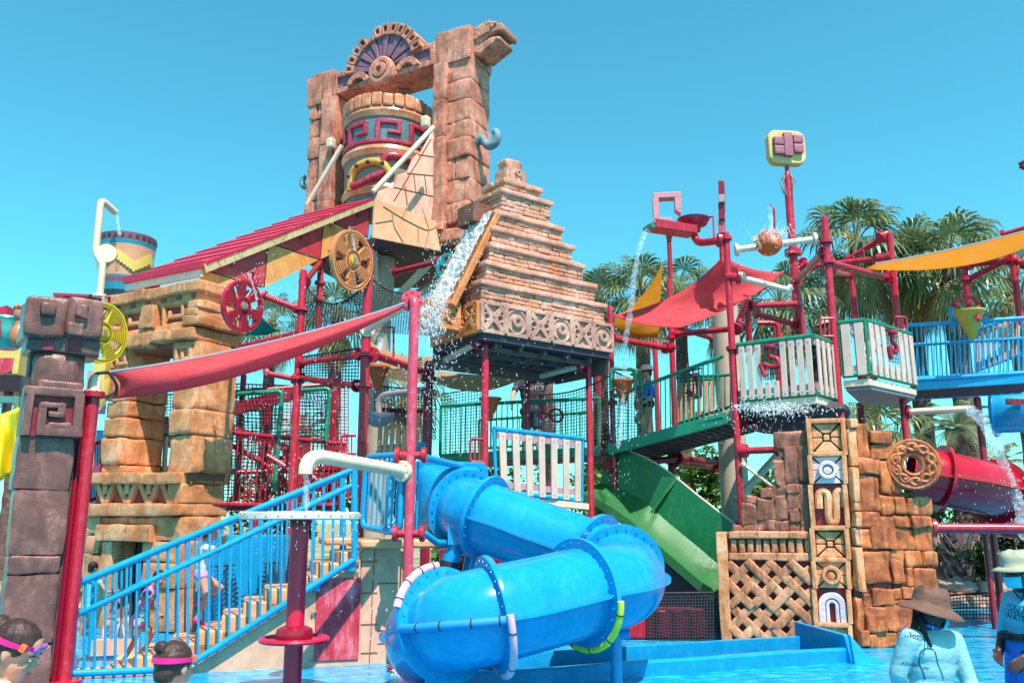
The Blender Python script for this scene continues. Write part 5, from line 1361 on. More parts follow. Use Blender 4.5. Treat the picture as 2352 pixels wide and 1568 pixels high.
for y0 in (1290, 1340, 1362, 1434, 1448, 1478, 1500): m.bar(F9.at(829 + (40 if y0 % 3 else 0), y0, -.045), F9.at(868 + (48 if y0 % 3 else 0), y0 - 1, -.045), .006, .012)
for a, b in ((862, 1258), (858, 1330), (856, 1400), (852, 1470)): m.bar(F9.at(a, b, -.045), F9.at(a - 3, b + 62, -.045), .006, .012)
m.build('scored_joint', M['stonejoint'], tb)
m = MB(); F9.pbox(m, 826, 1238, 1045, 1258, .1, -1.5); F9.pbox(m, 755, 1236, 832, 1254, -.6, -1.6); tag(m.build('landing_slab', M['stair'], bevel=.03), 'cream landing slab at the top of the stairs under the blue slide entry', 'platform')
def stair_rail(o, label, front):
    B = lambda x, y: F9.at(x, y) + S9 * o
    tp = [B(178, 1352), B(192, 1334), B(500, 1206), B(812, 1078)]; md = [B(174, 1412), B(500, 1262), B(813, 1112)]
    bt_ = [B(166, 1543), B(420, 1532), B(500, 1483), B(813, 1283)]
    root = thing('stair_railing', label, 'railing', bt_[0])
    MB().tube([B(165, 1540), B(176, 1362)] + cr(tp, 4)[1:], .042, 12).build('top_rail', M['bluepipe'], root); MB().tube(md, .034, 10).build('handrail', M['bluepipe'], root)
    MB().tube(bt_, .042, 12).build('bottom_rail', M['bluepipe'], root); MB().tube([B(813, 1286), B(812, 1076)], .045, 12).build('end_post', M['bluepipe'], root)
    pts = [(178, 1352), (192, 1334), (500, 1206), (812, 1078)]; pb = [(166, 1543), (420, 1532), (500, 1483), (813, 1283)]
    def yy(P, x):
        for (a, b), (c, d_) in zip(P, P[1:]):
            if a <= x <= c: return b + (d_ - b) * (x - a) / (c - a)
        return P[-1][1]
    for k in range(1, 27):
        xb = 172 + k * 23.6; xt = xb + 4
        if not front and xb < 200: continue
        MB().tube([B(xb, yy(pb, xb)), B(xt, yy(pts, xt))], .0155, 6).build('baluster', M['bluepipe'], root)
    m = MB()
    for x, y in ((800, 1300), (718, 1346)): m.box(B(x, y) - F9.n * .03, (.16, .05, .1), F9.ax)
    if front: m.build('wall_bracket', M['bluepipe'], root)
stair_rail(-.09, 'near bright blue stair railing with two handrails in front of the climbing girls', True)
stair_rail(SWd + .05, 'far bright blue stair railing behind the climbing girls', False)
# ---------------------------------------------------------------- red steel poles
PG = 'red steel poles of the play structure'
pole(215, 905, 1585, 10.0, 'leaning looking red pole with cream dome cap beside the brown totem column', r=.072, cap=None, base=True, fl=(906,), group=PG)
r0 = bpy.data.objects[[o.name for o in bpy.data.objects if o.name.startswith('red_pole')][-1]]
m = MB(); q = at(215, 903, 10.0); m.lathe(q, UP, [(0, .1), (.03, .1), (.04, .075), (.16, .07), (.21, .05), (.235, .01)], 20); m.build('dome_cap', M['cream'], r0); MB().lathe(q - UP * .04, UP, [(0, .125), (.03, .125)], 20).build('cap_plate', M['white'], r0)
# the elbow pole in the middle
b = at(951, 735, 10.9); bb = V3((b.x, b.y, 0)); tp = V3((b.x, b.y, at(951, 690, 10.9).z)); en = at(938, 694, 10.9); cr_ = at(842, 757, 12.9)
dirp = (cr_ - en).normalized()
t = thing('red_pole', 'sun faded red elbow pole standing in the pool before the blue slide entry', 'pole', bb, PG)
pts = elbow(bb, tp + UP * .02, tp + dirp * .12 + UP * .02, .1, 8); MB().tube(pts, .064, 16).build('shaft', M['pinkred'], t)
flange(t, pts[-1], dirp, .15, .05, 'pinkred'); flange(t, bb + UP * .03, UP, .22, .05, 'red')
MB().tube([bb, bb + UP * .16], .08, 16).build('base_collar', M['red'], t)
for y in (1045, 1225):
    p = at(951 - (y - 735) * .045, y, 10.9); p = V3((b.x, b.y, p.z)); m = MB(); m.tube([p - XA * .17, p + XA * .17], .05, 10); m.build('stub_pipe', M['red'], t); flange(t, p - XA * .17, XA, .1, .05); flange(t, p + XA * .17, XA, .1, .05)
pipe([pts[-1], cr_], .062, 'cream cross pipe holding the red sail tip between two red poles', 'cream', 'cream_pipe', ends=(0, 1))
p1 = V3((b.x, b.y, at(932, 1082, 10.9).z)); e1 = at(735, 1048, 9.6); e2 = at(703, 1052, 9.4); e3 = at(702, 1088, 9.4)
pipe([p1 - XA * .08] + elbow(e1, e2, V3((e2.x, e2.y, e3.z)), .16, 8), .08, 'thick cream spout pipe bending down above the white disc table', 'cream', 'spout_pipe', ends=(1, 0), fr=1.7)
specs = [  # x, ytop, ybot, Y, r, label, flanges
    (848, 572, 1700, 13.2, .075, 'tall red pole under the gable boards behind the orange water wheel', (760, 815, 885)),
    (697, 620, 1700, 15.0, .07, 'tall red pole left of the net behind the red sail', (710, 868)),
    (738, 590, 770, 18.0, .07, 'short far red pole under the roof behind the net', (650, 690)),
    (522, 768, 1700, 15.2, .07, 'dark red pole beside the right leg of the stone gate', (960,)),
    (1115, 776, 1700, 13.6, .06, 'red post under the near corner of the pyramid', ()),
    (1351, 806, 1700, 15.1, .058, 'red post under the right corner of the pyramid beside the white slat panel', ()),
    (1211, 856, 1010, 16.2, .06, 'red post under the rear corner of the pyramid in front of the pointing man', ()),
    (985, 830, 1700, 15.0, .085, 'dark red post under the left corner of the pyramid', (870, 900)),
    (1401, 703, 1700, 16.0, .055, 'slim red pole right of the pyramid carrying the red sail tip', (925,)),
    (1372, 803, 1035, 17.5, .055, 'slim red pole just behind the right pyramid post', ()),
    (1667, 533, 1700, 14.5, .06, 'long red pole with red bowl arm at the left end of the slatted balcony', (548, 800)),
    (1893, 497, 968, 14.2, .064, 'red pole with rounded top between the two slatted balconies', (555, 602)),
    (1537, 640, 1000, 17.0, .06, 'red pole below the pink fret sign', (775, 797)),
    (1504, 780, 995, 19.0, .06, 'far red pole behind the man in the blue shirt', ()),
    (1957, 640, 890, 16.6, .062, 'red pole behind the front of the smaller slatted balcony', ()),
    (1829, 680, 905, 15.8, .055, 'red pole rising inside the larger slatted balcony', (760,)),
    (1781, 735, 905, 17.0, .055, 'far red pole behind the net window of the larger slatted balcony', ()),
    (2213, 598, 742, 16.4, .065, 'red pole left of the olive cone bucket at the blue bridge', (612, 642)),
    (2323, 575, 745, 15.6, .066, 'red pole at the right edge under the yellow sail', (597,)),
    (2244, 912, 1700, 15.6, .064, 'dark red pole below the blue bridge beside the falling jet', ()),
    (2072, 905, 1015, 15.2, .064, 'short red post below the small balcony carrying the cream spout pipe', ()),
    (1975, 925, 985, 16.6, .07, 'dark red post below the small slatted balcony', ()),
    (1541, 1040, 1700, 17.2, .075, 'dark red post below the green ramp', (1060,)),
    (1508, 1060, 1700, 18.2, .075, 'far dark red post below the green ramp', ()),
    (2262, 1225, 1700, 15.0, .05, 'slim dark red post standing in the pool behind the lifeguards', ()),
    (588, 1165, 1700, 15.6, .06, 'dark red post behind the stair railing', ()),
    (1020, 1260, 1700, 14.6, .08, 'dark red post below the landing behind the blue slide', ()),
]
for x, y0, y1, Y, r, lb, fl in specs: pole(x, y0, y1, Y, lb, r, 'deepred' if 'dark' in lb else 'red', fl=fl, group=PG)
# post caps under the pyramid
for x, y, Y in ((1115, 776, 13.6), (1351, 806, 15.1), (1211, 856, 16.2)):
    m = MB(); q = at(x, y, Y); m.disc(q + UP * .03, UP, .13, .05, 20); m.disc(q - UP * .03, UP, .12, .05, 20)
    m.tube([q + UP * .05, q + UP * .3], .075, 14); tag(m.build('post_cap', M['cream']), 'pale bolted cap joining the pyramid deck to its ' + {1115: 'near', 1351: 'right', 1211: 'rear'}[x] + ' red post', 'post cap')
# ---------------------------------------------------------------- cross pipes
A = at
def cp_(a, b, r, label, mat='red', **k): return pipe([A(*a), A(*b)], r, label, mat, {'red': 'red_pipe', 'deepred': 'red_pipe', 'cream': 'cream_pipe', 'grey': 'grey_pipe'}[mat], **k)
cp_((1098, 785, 13.6), (1003, 836, 14.9), .062, 'cream cross pipe between the near and left posts of the pyramid', 'cream', fmat='red')
cp_((1338, 838, 15.1), (1222, 868, 16.1), .062, 'cream cross pipe between the right and rear posts of the pyramid', 'cream', fmat='red')
pipe([A(1137, 770, 13.9), A(1137, 798, 13.9), A(1155, 800, 14.2), A(1200, 830, 15.2), A(1208, 836, 15.4)], .04, 'thin pale drain pipe bending under the pyramid deck', 'grey', 'drain_pipe', ends=(0, 1))
cp_((603, 678, 15.0), (684, 709, 15.0), .06, 'red cross pipe behind the red water wheel', fr=1.7)
cp_((607, 856, 14.8), (678, 870, 15.0), .05, 'red cross pipe low behind the red sail')
cp_((689, 834, 15.0), (826, 814, 13.3), .05, 'red cross pipe above the dark netting shelf')
cp_((689, 868, 15.0), (822, 886, 13.3), .055, 'dark red cross pipe carrying the dark netting shelf', 'deepred')
cp_((854, 814, 13.2), (985, 857, 15.0), .065, 'red cross pipe running right to the left pyramid post')
cp_((540, 801, 15.2), (690, 764, 15.0), .06, 'dark red cross pipe seen between the red wheel and the sail', 'deepred')
cp_((700, 648, 15.0), (738, 600, 18.0), .06, 'dark red brace pipe under the gable boards', 'deepred')
cp_((905, 625, 17.5), (1010, 600, 17.0), .06, 'dark red pipe under the monument deck beside the pyramid', 'deepred')
cp_((1404, 776, 16.0), (1531, 799, 17.0), .065, 'thick red cross pipe left of the pink sign pole')
cp_((1548, 768, 17.0), (1722, 751, 15.6), .06, 'red cross pipe below the red right sail', fr=1.7)
cp_((1548, 750, 17.0), (1640, 778, 18.0), .055, 'red brace pipe below the yellow sail')
pipe(elbow(A(1690, 757, 14.6), A(1716, 690, 15.4), A(1722, 800, 15.6), .1), .06, 'red bent pipe rising beside the larger slatted balcony', ends=(1, 0))
pipe(elbow(A(1722, 702, 15.4), A(1838, 697, 15.6), A(1848, 800, 15.7), .12), .058, 'red bent pipe loop above the larger slatted balcony', ends=(1, 0))
cp_((1735, 720, 15.6), (1828, 746, 15.8), .055, 'red brace pipe crossing under the red pipe loop')
pipe(elbow(A(1740, 742, 16.4), A(1786, 742, 16.4), A(1790, 800, 16.4), .1), .05, 'small red bent pipe above the net window of the larger balcony', ends=(0, 0))
cp_((1688, 574, 14.5), (1876, 549, 14.3), .062, 'cream cross pipe carrying the orange tipping cone', 'cream', fmat='cream')
cp_((1700, 637, 14.4), (1816, 668, 14.0), .055, 'cream spout pipe pointing right below the red sail edge', 'cream', fmat='cream')
m = MB(); q = A(1684, 636, 14.45); m.tube([A(1669, 636, 14.5), q, A(1698, 637, 14.4)], .075, 14); m.disc(A(1696, 637, 14.4), XA, .12, .05); tag(m.build('red_elbow', M['red']), 'short red flanged elbow joining the lower cream spout pipe to its pole', 'pipe')
cp_((1829, 645, 16.6), (1893, 580, 14.3), .062, 'red diagonal brace pipe left of the round topped pole')
cp_((1841, 601, 16.8), (1868, 612, 16.5), .055, 'short red pipe stub right of the sign pole')
cp_((1839, 615, 16.8), (2046, 590, 15.9), .058, 'long red horizontal pipe running right from the sign pole', mid=(.88,))
cp_((1900, 602, 14.3), (2040, 638, 15.9), .06, 'red diagonal pipe falling right from the round topped pole', fr=2.1)
cp_((1949, 597, 16.6), (2032, 543, 15.9), .058, 'red diagonal pipe rising right to the elbow pole')
cp_((1910, 622, 15.2), (1952, 632, 16.6), .05, 'short red pipe stub behind the round topped pole')
q = A(2044, 560, 15.9); pts = elbow(V3((q.x, q.y, A(2044, 770, 15.9).z)), A(2042, 530, 15.9), A(2024, 545, 15.9), .16)
t = thing('red_pole', 'red elbow topped pole left of the yellow sail', 'pole', pts[0], PG); MB().tube(pts, .066, 16).build('shaft', M['red'], t); flange(t, pts[-1], pts[-2] - pts[-1], .13, .05)
cp_((2216, 610, 16.4), (2318, 597, 15.6), .055, 'red horizontal pipe under the right yellow sail', mid=(.1,))
cp_((2222, 643, 16.4), (2320, 594, 15.6), .055, 'red diagonal pipe under the right yellow sail')
cp_((2326, 598, 15.6), (2420, 622, 15.2), .06, 'red pipe leaving the picture at the right edge below the sail', mid=(.3,))
cp_((2300, 540, 16.0), (2420, 505, 15.4), .055, 'red pipe along the upper edge of the yellow sail at the right edge')
pipe([A(2084, 946, 15.2), A(2222, 939, 14.6)], .06, 'cream spout pipe pouring a jet at the right below the blue bridge', 'cream', 'spout_pipe', ends=(1, 0), fmat='red', fr=2.1)
for i, (a, b) in enumerate((((1395, 1070, 16), (1560, 1052, 17)), ((1395, 1098, 16.5), (1545, 1112, 17)), ((1550, 1052, 17), (1650, 1062, 18)), ((1545, 1060, 17.2), (1640, 1072, 19)), ((1460, 1120, 17.5), (1545, 1125, 17.2)))):
    cp_(a, b, .07, ['dark red beam pipe just below the left end of the green ramp', 'dark red beam pipe above the green slide', 'dark red pipe stub with flange before the beige column', 'lower dark red pipe stub before the beige column', 'far dark red beam above the green slide edge'][i], 'deepred')
cp_((1697, 1035, 14.5), (1790, 1032, 14.2), .06, 'red flanged pipe behind the top of the amber rubble wall', mid=(.15,))
cp_((1700, 975, 14.6), (1860, 990, 15.5), .07, 'dark red beam pipe under the larger slatted balcony', 'deepred', fr=1.9)
pipe([A(1704, 1064, 14.4), A(1775, 1118, 14.2)], .025, 'thin pale stay rod slanting behind the amber rubble wall', 'cream', 'stay_rod', ends=(1, 0))
cp_((1690, 1150, 15.5), (1790, 1040, 15.8), .07, 'pale beige brace pipe below the larger balcony', 'cream', ends=(0, 0))
cp_((1655, 1212, 15.0), (1570, 1205, 15.4), .05, 'red pipe joining the dark basin below the green ramp')
# beige column behind the ramp
q = A(1675, 900, 17.2); t = thing('beige_column', 'thick beige column rising behind the green ramp railing', 'column', (q.x, q.y, 0)); zt_ = A(1672, 690, 17.2).z
MB().lathe((q.x, q.y, 0), UP, [(0, .28), (A(1675, 1010, 17.2).z, .28), (zt_ - .2, .27), (zt_, .25)], 24).build('shaft', M['columnbeige'], t); MB().lathe((q.x, q.y, zt_), UP, [(0, .26), (.05, .2), (.08, .02)], 20).build('cap', M['columnbeige'], t)
# ---------------------------------------------------------------- grab handles
def handle(x0, y0, x1, y1, Y, label):
    root = thing('grab_handle', label, 'grab handle', A(x0, y1, Y)); c = [A(x1, y0, Y), A(x0, y0, Y), A(x0, y1, Y), A(x1, y1, Y)]
    MB().tube(elbow(c[0], c[1], c[2], .06, 4)[:-1] + elbow(c[1], c[2], c[3], .06, 4)[1:], .022, 8).build('hoop', M['red'], root)
    for f in (.35, .7): MB().tube([c[1].lerp(c[0], f), c[2].lerp(c[3], f)], .014, 6).build('rung', M['red'], root)
handle(1884, 731, 1914, 772, 14.1, 'red grab handle on the pole between the two slatted balconies')
handle(2082, 728, 2056, 758, 15.2, 'red grab handle beside the start of the blue bridge')
handle(784, 1000, 818, 1042, 13.1, 'red grab handle left of the tall pole above the cream spout'); handle(843, 1015, 822, 1050, 13.1, 'red grab handle right of the tall pole above the cream spout')
handle(1080, 1008, 1110, 1060, 13.5, 'red grab handle on the near pyramid post above the blue slide')
# ---------------------------------------------------------------- blue panels near the slide entry
def rrect(tl, tr, bl, br, r): return [q for s in ((bl, tl, tr), (tl, tr, br), (tr, br, bl), (br, bl, tl)) for q in elbow(*[V3(a) for a in s], r, 5)[1:-1]]
tl, tr, bl, br = A(842, 1048, 11.7), A(926, 1043, 10.95), A(832, 1208, 11.7), A(918, 1224, 10.95)
t = thing('blue_panel_railing', 'blue rounded railing panel between the stairs and the red elbow pole', 'railing', bl)
c = rrect(tl, tr, bl, br, .14); MB().tube(c + [c[0]], .042, 10).build('frame', M['bluepipe'], t)
for f in (.12, .25, .38, .51, .64, .77, .9): MB().tube([tl.lerp(tr, f), bl.lerp(br, f)], .014, 6).build('baluster', M['bluepipe'], t)
t = thing('blue_entry_railing', 'blue top bar and side bars around the square blue slide entry', 'railing', A(960, 1224, 11.1))
MB().tube([A(966, 1048, 11.0), A(1104, 1081, 13.3)], .05, 12).build('top_rail', M['bluepipe'], t); flange(t, A(1102, 1080, 13.3), A(1104, 1081, 13.3) - A(966, 1048, 11.0), .1, .05, 'bluepipe')
MB().tube([A(959, 1224, 11.0), A(976, 1225, 11.1), A(1004, 1246, 11.3), A(1030, 1247, 11.5)], .045, 12).build('bottom_rail', M['bluepipe'], t)
for x in (951, 961): MB().tube([A(x, 1060, 11.1), A(x - 5, 1222, 11.1)], .015, 6).build('baluster', M['bluepipe'], t)
railing(A(895, 1060, 14.2), A(975, 1018, 14.8), A(885, 1225, 14.2), A(972, 1100, 14.8), 12, 'blue railing slanting up behind the blue rounded panel', 'bluepipe', r=.035)
# ---------------------------------------------------------------- white slat panel with blue frame
def slat_panel(tl, tr, bl, br, n, w, label, frame, name='slat_panel', over=.0, window=None, posts=False, mat='slat', th=.03):
    tl, tr, bl, br = [V3(q) for q in (tl, tr, bl, br)]; root = thing(name, label, 'slat railing', bl)
    MB().tube([tl, tr], .042, 12).build('top_rail', M[frame], root); MB().tube([bl, br], .042, 12).build('bottom_rail', M[frame], root)
    nrm = (tr - tl).cross(UP).normalized(); nrm = nrm if nrm.dot(CAM - tl) > 0 else -nrm
    for f in (.1, .88): MB().bar(tl.lerp(bl, f).lerp(tr.lerp(br, f), .03), tl.lerp(bl, f).lerp(tr.lerp(br, f), .97), .03, .1).build('batten', M['slatpink'], root)
    for i in range(n):
        f = (i + .5) / n; a = tl.lerp(tr, f) + nrm * .035; b = bl.lerp(br, f) + nrm * .035; a = a.lerp(b, .05); b = b.lerp(a, -.02)
        if window and window[0] <= i <= window[1]: a = a.lerp(b, .7)
        sl_ = MB().bar(a, b, min(w, (tr - tl).length / n * .66), th, up=nrm).build('slat', M[mat], root, bevel=.005)
        if n > 3 and frame != 'deepred' and mat == 'slat':
            for g in (.06, .94): MB().sph(a.lerp(b, g) + nrm * (th / 2), .013, 6, 4).build('bolt', M['steel'], sl_)
    if window:
        f0, f1 = window[0] / n, (window[1] + 1) / n; q = lambda f, g: tl.lerp(tr, f).lerp(bl.lerp(br, f), g) + nrm * .02
        net(q(f0, .08), q(f1, .08), q(f0, .68), q(f1, .68), 7, 7, 'net_window', None, parent=root, r=.007, hem=.014)
        # water cannon behind the net
        c = q((f0 + f1) / 2, .4) + nrm * .02; d = (tr - tl).normalized(); root2 = thing('water_cannon', 'red water cannon mounted in the net window of the ' + label.split(' around ')[-1].split(' of ')[-1], 'water cannon', c)
        MB().tube(cr([c + UP * .3, c + UP * .12, c + d * .11 + UP * .06, c + d * .13 - UP * .05, c - UP * .06, c - d * .12 - UP * .0], 5), .038, 10).build('barrel', M['red'], root2); MB().disc(c + UP * .28, UP, .1, .05).build('flange', M['red'], root2); MB().tube([c - d * .17, c - d * .1 - UP * .22], .045, 8).build('grip', M['red'], root2)
    if posts:
        for a, b in ((tl, bl), (tr, br)): MB().tube([a, b], .03, 8).build('end_post', M[frame], root)
    return root
slat_panel(A(1134, 984, 13.7), A(1338, 1007, 15.0), A(1140, 1128, 13.7), A(1336, 1149, 15.0), 7, .135, 'white slat panel in a blue frame between two pyramid posts', 'bluepipe', posts=True)
m = MB(); m.bar(A(1230, 1152, 14.5), A(1340, 1163, 15.1), .3, .1); tag(m.build('deck_edge', M['cream']), 'cream deck edge beam below the blue framed slat panel', 'beam')
# balconies
ZA = 3.63
plan = [wz(x, y, ZA) for x, y in ((1684, 950), (1703, 941), (1878, 927), (1926, 939))]
bk = [plan[3] + VD * 2.2, plan[0] + VD * 2.2]
t = thing('larger_balcony_deck', 'cream edged deck of the larger slatted balcony with dark underside', 'platform', plan[1]); P_ = plan + bk
MB().prism(P_, UP * .13).build('deck_rim', M['cream'], t, smooth=False, bevel=.015)
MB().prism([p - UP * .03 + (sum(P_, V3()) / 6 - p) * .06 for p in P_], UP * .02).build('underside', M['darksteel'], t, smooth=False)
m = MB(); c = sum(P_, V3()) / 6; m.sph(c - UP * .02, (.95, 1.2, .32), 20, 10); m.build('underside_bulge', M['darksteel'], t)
up1 = UP * .17; up2 = UP * 1.13
slat_panel(plan[1] + up2, plan[2] + up2, plan[1] + up1, plan[2] + up1, 9, .15, 'pale slat railing with net window along the front of the larger balcony', 'green', window=(3, 4))
slat_panel(plan[2] + up2, plan[3] + up2, plan[2] + up1, plan[3] + up1, 4, .1, 'narrow pale slat return at the right end of the larger balcony', 'green')
slat_panel(plan[0] + up2, plan[1] + up2, plan[0] + up1, plan[1] + up1, 2, .1, 'narrow pale slat return at the left end of the larger balcony', 'green')
ZB = 3.98
plB = [wz(x, y, ZB) for x, y in ((1938, 890), (2000, 885), (2106, 908))]; bkB = [plB[2] + VD * 1.2 - UD * .3, plB[0] + VD * 2.0]
t = thing('smaller_balcony_deck', 'cream edged deck of the smaller slatted balcony beside the blue bridge', 'platform', plB[1]); P_ = plB + bkB
MB().prism(P_, UP * .12).build('deck_rim', M['cream'], t, smooth=False, bevel=.015); MB().prism([p - UP * .05 + (sum(P_, V3()) / 5 - p) * .06 for p in P_], UP * .04).build('underside', M['grey'], t, smooth=False)
u1, u2 = UP * .2, UP * 1.12
slat_panel(plB[0] + u2, plB[1] + u2, plB[0] + u1, plB[1] + u1, 2, .19, 'two wide pale slats on the left side of the smaller balcony', 'green', posts=True)
slat_panel(plB[1] + u2, plB[2] + u2, plB[1] + u1, plB[2] + u1, 8, .13, 'pale slat railing with net window on the right side of the smaller balcony', 'green', window=(3, 4))
# ---------------------------------------------------------------- green deck and ramp
def walkway(a, b, wdir, wid, h, mat, label, planks, name):
    a, b, wdir = V3(a), V3(b), V3(wdir).normalized(); t = thing(name, label, 'walkway', a)
    for o in (0, wid): MB().bar(a + wdir * o, b + wdir * o, .08, h).build('side_beam', M[mat], t, bevel=.008)
    for i in range(planks):
        f = (i + .5) / planks; p = a.lerp(b, f) - UP * (h * .28); d = (b - a).normalized()
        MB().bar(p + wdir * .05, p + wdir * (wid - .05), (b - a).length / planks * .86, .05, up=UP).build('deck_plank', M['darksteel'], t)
    return t
walkway(A(1011, 1053, 17.0), A(1375, 1035, 16.0), VD, 1.6, .16, 'green', 'level green walkway deck behind the pyramid posts', 14, 'green_walkway')
railing(A(1013, 932, 17.0), A(1376, 914, 16.0), A(1011, 1046, 17.0), A(1375, 1030, 16.0), 30, 'green railing along the level walkway in front of the pointing man', 'green', r=.036)
railing(A(1100, 965, 18.6), A(1376, 945, 17.6), A(1100, 1030, 18.6), A(1376, 1010, 17.6), 20, 'far green railing along the back of the level walkway', 'green', r=.032)
walkway(A(1398, 1033, 15.9), A(1670, 959, 14.6), (.5, .86, 0), 1.7, .2, 'green', 'sloping green ramp walkway rising right to the larger balcony', 16, 'green_ramp')
railing(A(1455, 894, 15.65), A(1660, 818, 14.65), A(1455, 1012, 15.65), A(1664, 955, 14.6), 19, 'green railing on the near side of the sloping ramp', 'green', r=.036, posts=False)
railing(A(1402, 912, 15.9), A(1452, 897, 15.7), A(1400, 1028, 15.9), A(1452, 1014, 15.7), 5, 'short green railing piece behind the orange cone by the ramp', 'green', r=.036, posts=False)
railing(A(1545, 868, 17.2), A(1690, 860, 16.4), A(1545, 975, 17.2), A(1690, 930, 16.4), 12, 'far green railing behind the sloping ramp', 'green', r=.03)
slat_panel(A(1556, 875, 17.6), A(1690, 868, 17.0), A(1556, 968, 17.6), A(1690, 948, 17.0), 9, .12, 'peach slat fence behind the sloping ramp', 'green', mat='peach')
c = A(1592, 895, 15.0); t = thing('water_cannon', 'red water cannon in a small net on the sloping ramp railing', 'water cannon', c)
MB().tube(cr([c + UP * .26 + XA * .04, c + UP * .1 + XA * .1, c - UP * .12 + XA * .08, c - UP * .02 - XA * .12], 5), .05, 10).build('barrel', M['red'], t); MB().disc(c + UP * .26 + XA * .04, UP, .1, .05).build('flange', M['red'], t)
net(A(1570, 855, 14.95), A(1612, 845, 14.9), A(1572, 920, 14.95), A(1612, 913, 14.9), 6, 8, 'small_net', 'small black net square on the sloping ramp railing', r=.007, hem=.016)
c = A(1222, 955, 15.9) + XA * .0; c = A(1250, 955, 15.9); t = thing('water_cannon', 'red ring handled water cannon on the green railing beside the pointing man', 'water cannon', c)
MB().lathe(c + XA * .22, V3((.2, -1, .2)), [(0, .13), (.04, .15), (.08, .13), (.04, .1)], 18, closed=True).build('ring_handle', M['red'], t); MB().tube([c - XA * .14 + UP * .04, c + XA * .16 - UP * .02], .05, 10).build('barrel', M['red'], t); MB().tube([c, c + UP * .25], .035, 8).build('stem', M['red'], t)
# ---------------------------------------------------------------- blue bridge
a, b = A(2104, 884, 15.6), A(2430, 862, 14.7)
walkway(a, b, (.15, 1, 0), 1.5, .2, 'bluepipe', 'bright blue bridge walkway leaving the picture at the right', 13, 'blue_bridge')
railing(A(2083, 747, 15.55), A(2430, 726, 14.7), A(2092, 872, 15.55), A(2430, 852, 14.7), 31, 'blue railing on the near side of the blue bridge', 'bluepipe', r=.04)
railing(A(2092, 792, 17.1), A(2400, 774, 16.2), A(2092, 868, 17.1), A(2400, 852, 16.2), 22, 'far blue railing behind the blue bridge', 'bluepipe', r=.035, rb=.01)
slat_panel(A(2236, 762, 16.9), A(2345, 722, 16.4), A(2240, 852, 16.9), A(2345, 812, 16.4), 8, .14, 'peach slat fence climbing behind the blue bridge', 'bluepipe', mat='peach')
# ---------------------------------------------------------------- left red terrace
ra, rb_ = A(497, 990, 14.9), A(790, 1019, 17.4); rc, rd = A(483, 1158, 14.9), A(778, 1160, 17.4)
railing(ra, rb_, rc, rd, 26, 'long red railing on the terrace right of the stone gate', 'red', r=.045, rb=.014)
m = MB(); m.prism([rc - UP * .1, rd - UP * .1, rd - UP * .1 + UD * -2.2, rc - UP * .1 - UD * .6 + VD * .5], UP * .12); tag(m.build('terrace_deck', M['deepred']), 'dark red terrace deck behind the long red railing', 'platform')
railing(A(640, 1052, 18.2), A(800, 1058, 18.4), A(640, 1140, 18.2), A(800, 1145, 18.4), 14, 'far red railing deeper inside the red terrace', 'red', r=.04)
def net_frame(pts, Y, label, nu, nv):
    q = [A(x, y, Y) for x, y in pts]; t = thing('net_frame', label, 'net frame', q[0]); MB().tube(elbow(q[0], q[1], q[2], .1, 5)[:-1] + elbow(q[1], q[2], q[3], .1, 5)[1:], .045, 10).build('frame', M['green'], t); nf = t.children[0] if t.children else t
    net(q[1], q[2], q[0], q[3], nu, nv, 'frame_net', None, parent=t, r=.008, bulge=V3((.1, .3, 0)))
net_frame(((524, 1100), (536, 905), (648, 898), (630, 1130)), 16.0, 'green netted arch frame left of the tall red pole', 14, 22)
net_frame(((668, 1020), (680, 897), (758, 892), (748, 1012)), 16.6, 'green netted arch frame right of the tall red pole', 11, 15)
cs_
for x, y, Y, lb in ((640, 1062, 15.4, 'red water cannon behind the long red railing, left of the pole'), (700, 1085, 15.9, 'red water cannon behind the long red railing, by the cream spout end')):
    c = A(x, y, Y); t = thing('water_cannon', lb, 'water cannon', c); MB().tube([c + XA * .2 - UP * .12, c, c - XA * .22 + UP * .13], [.06, .055, .045], 10).build('barrel', M['red'], t); MB().tube([c + XA * .12 - UP * .08, c + XA * .14 + UP * .28], .045, 8).build('stem', M['red'], t); MB().disc(c + XA * .14 + UP * .26, UP, .1, .05).build('flange', M['red'], t)
net(A(700, 652, 15.4), A(836, 655, 13.6), A(688, 790, 15.4), A(828, 760, 13.6), 22, 20, 'safety_net', 'black safety net between the tall red poles above the red sail', sag=.35, r=.0075)
net(A(843, 628, 15.5), A(1002, 636, 15.5), A(836, 760, 15.5), A(990, 770, 15.5), 26, 20, 'safety_net', 'black safety net between the tall pole and the pyramid chute', sag=.35, r=.0075)
net(A(692, 820, 15.2), A(824, 800, 13.8), A(692, 872, 15.2), A(822, 880, 13.8), 20, 10, 'netting_shelf', 'dark netting stretched between two red cross pipes', r=.01)
net(A(1015, 905, 17.8), A(1110, 890, 18.2), A(1012, 1045, 17.8), A(1105, 1040, 18.2), 14, 20, 'safety_net', 'black safety net behind the green walkway left of the pointing man', r=.008)
net(A(1236, 905, 17.3), A(1402, 862, 16.6), A(1236, 1035, 17.3), A(1402, 1025, 16.6), 26, 18, 'safety_net', 'black safety net behind the green walkway right of the pointing man', sag=.12, r=.008)
net(A(1404, 850, 16.6), A(1470, 880, 17.2), A(1404, 1025, 16.6), A(1470, 1010, 17.2), 10, 20, 'safety_net', 'black safety net behind the orange cone by the ramp', r=.008)
net(A(1488, 1362, 13.6), A(1652, 1360, 13.5), A(1488, 1476, 13.6), A(1652, 1474, 13.5), 24, 16, 'safety_net', 'dark net fence in the water below the green slide', r=.009)
net(A(2140, 1375, 17.0), A(2400, 1372, 16.0), A(2140, 1432, 17.0), A(2400, 1440, 16.0), 34, 9, 'safety_net', 'dark net fence along the pool edge behind the lifeguards', sag=-.1, r=.009)
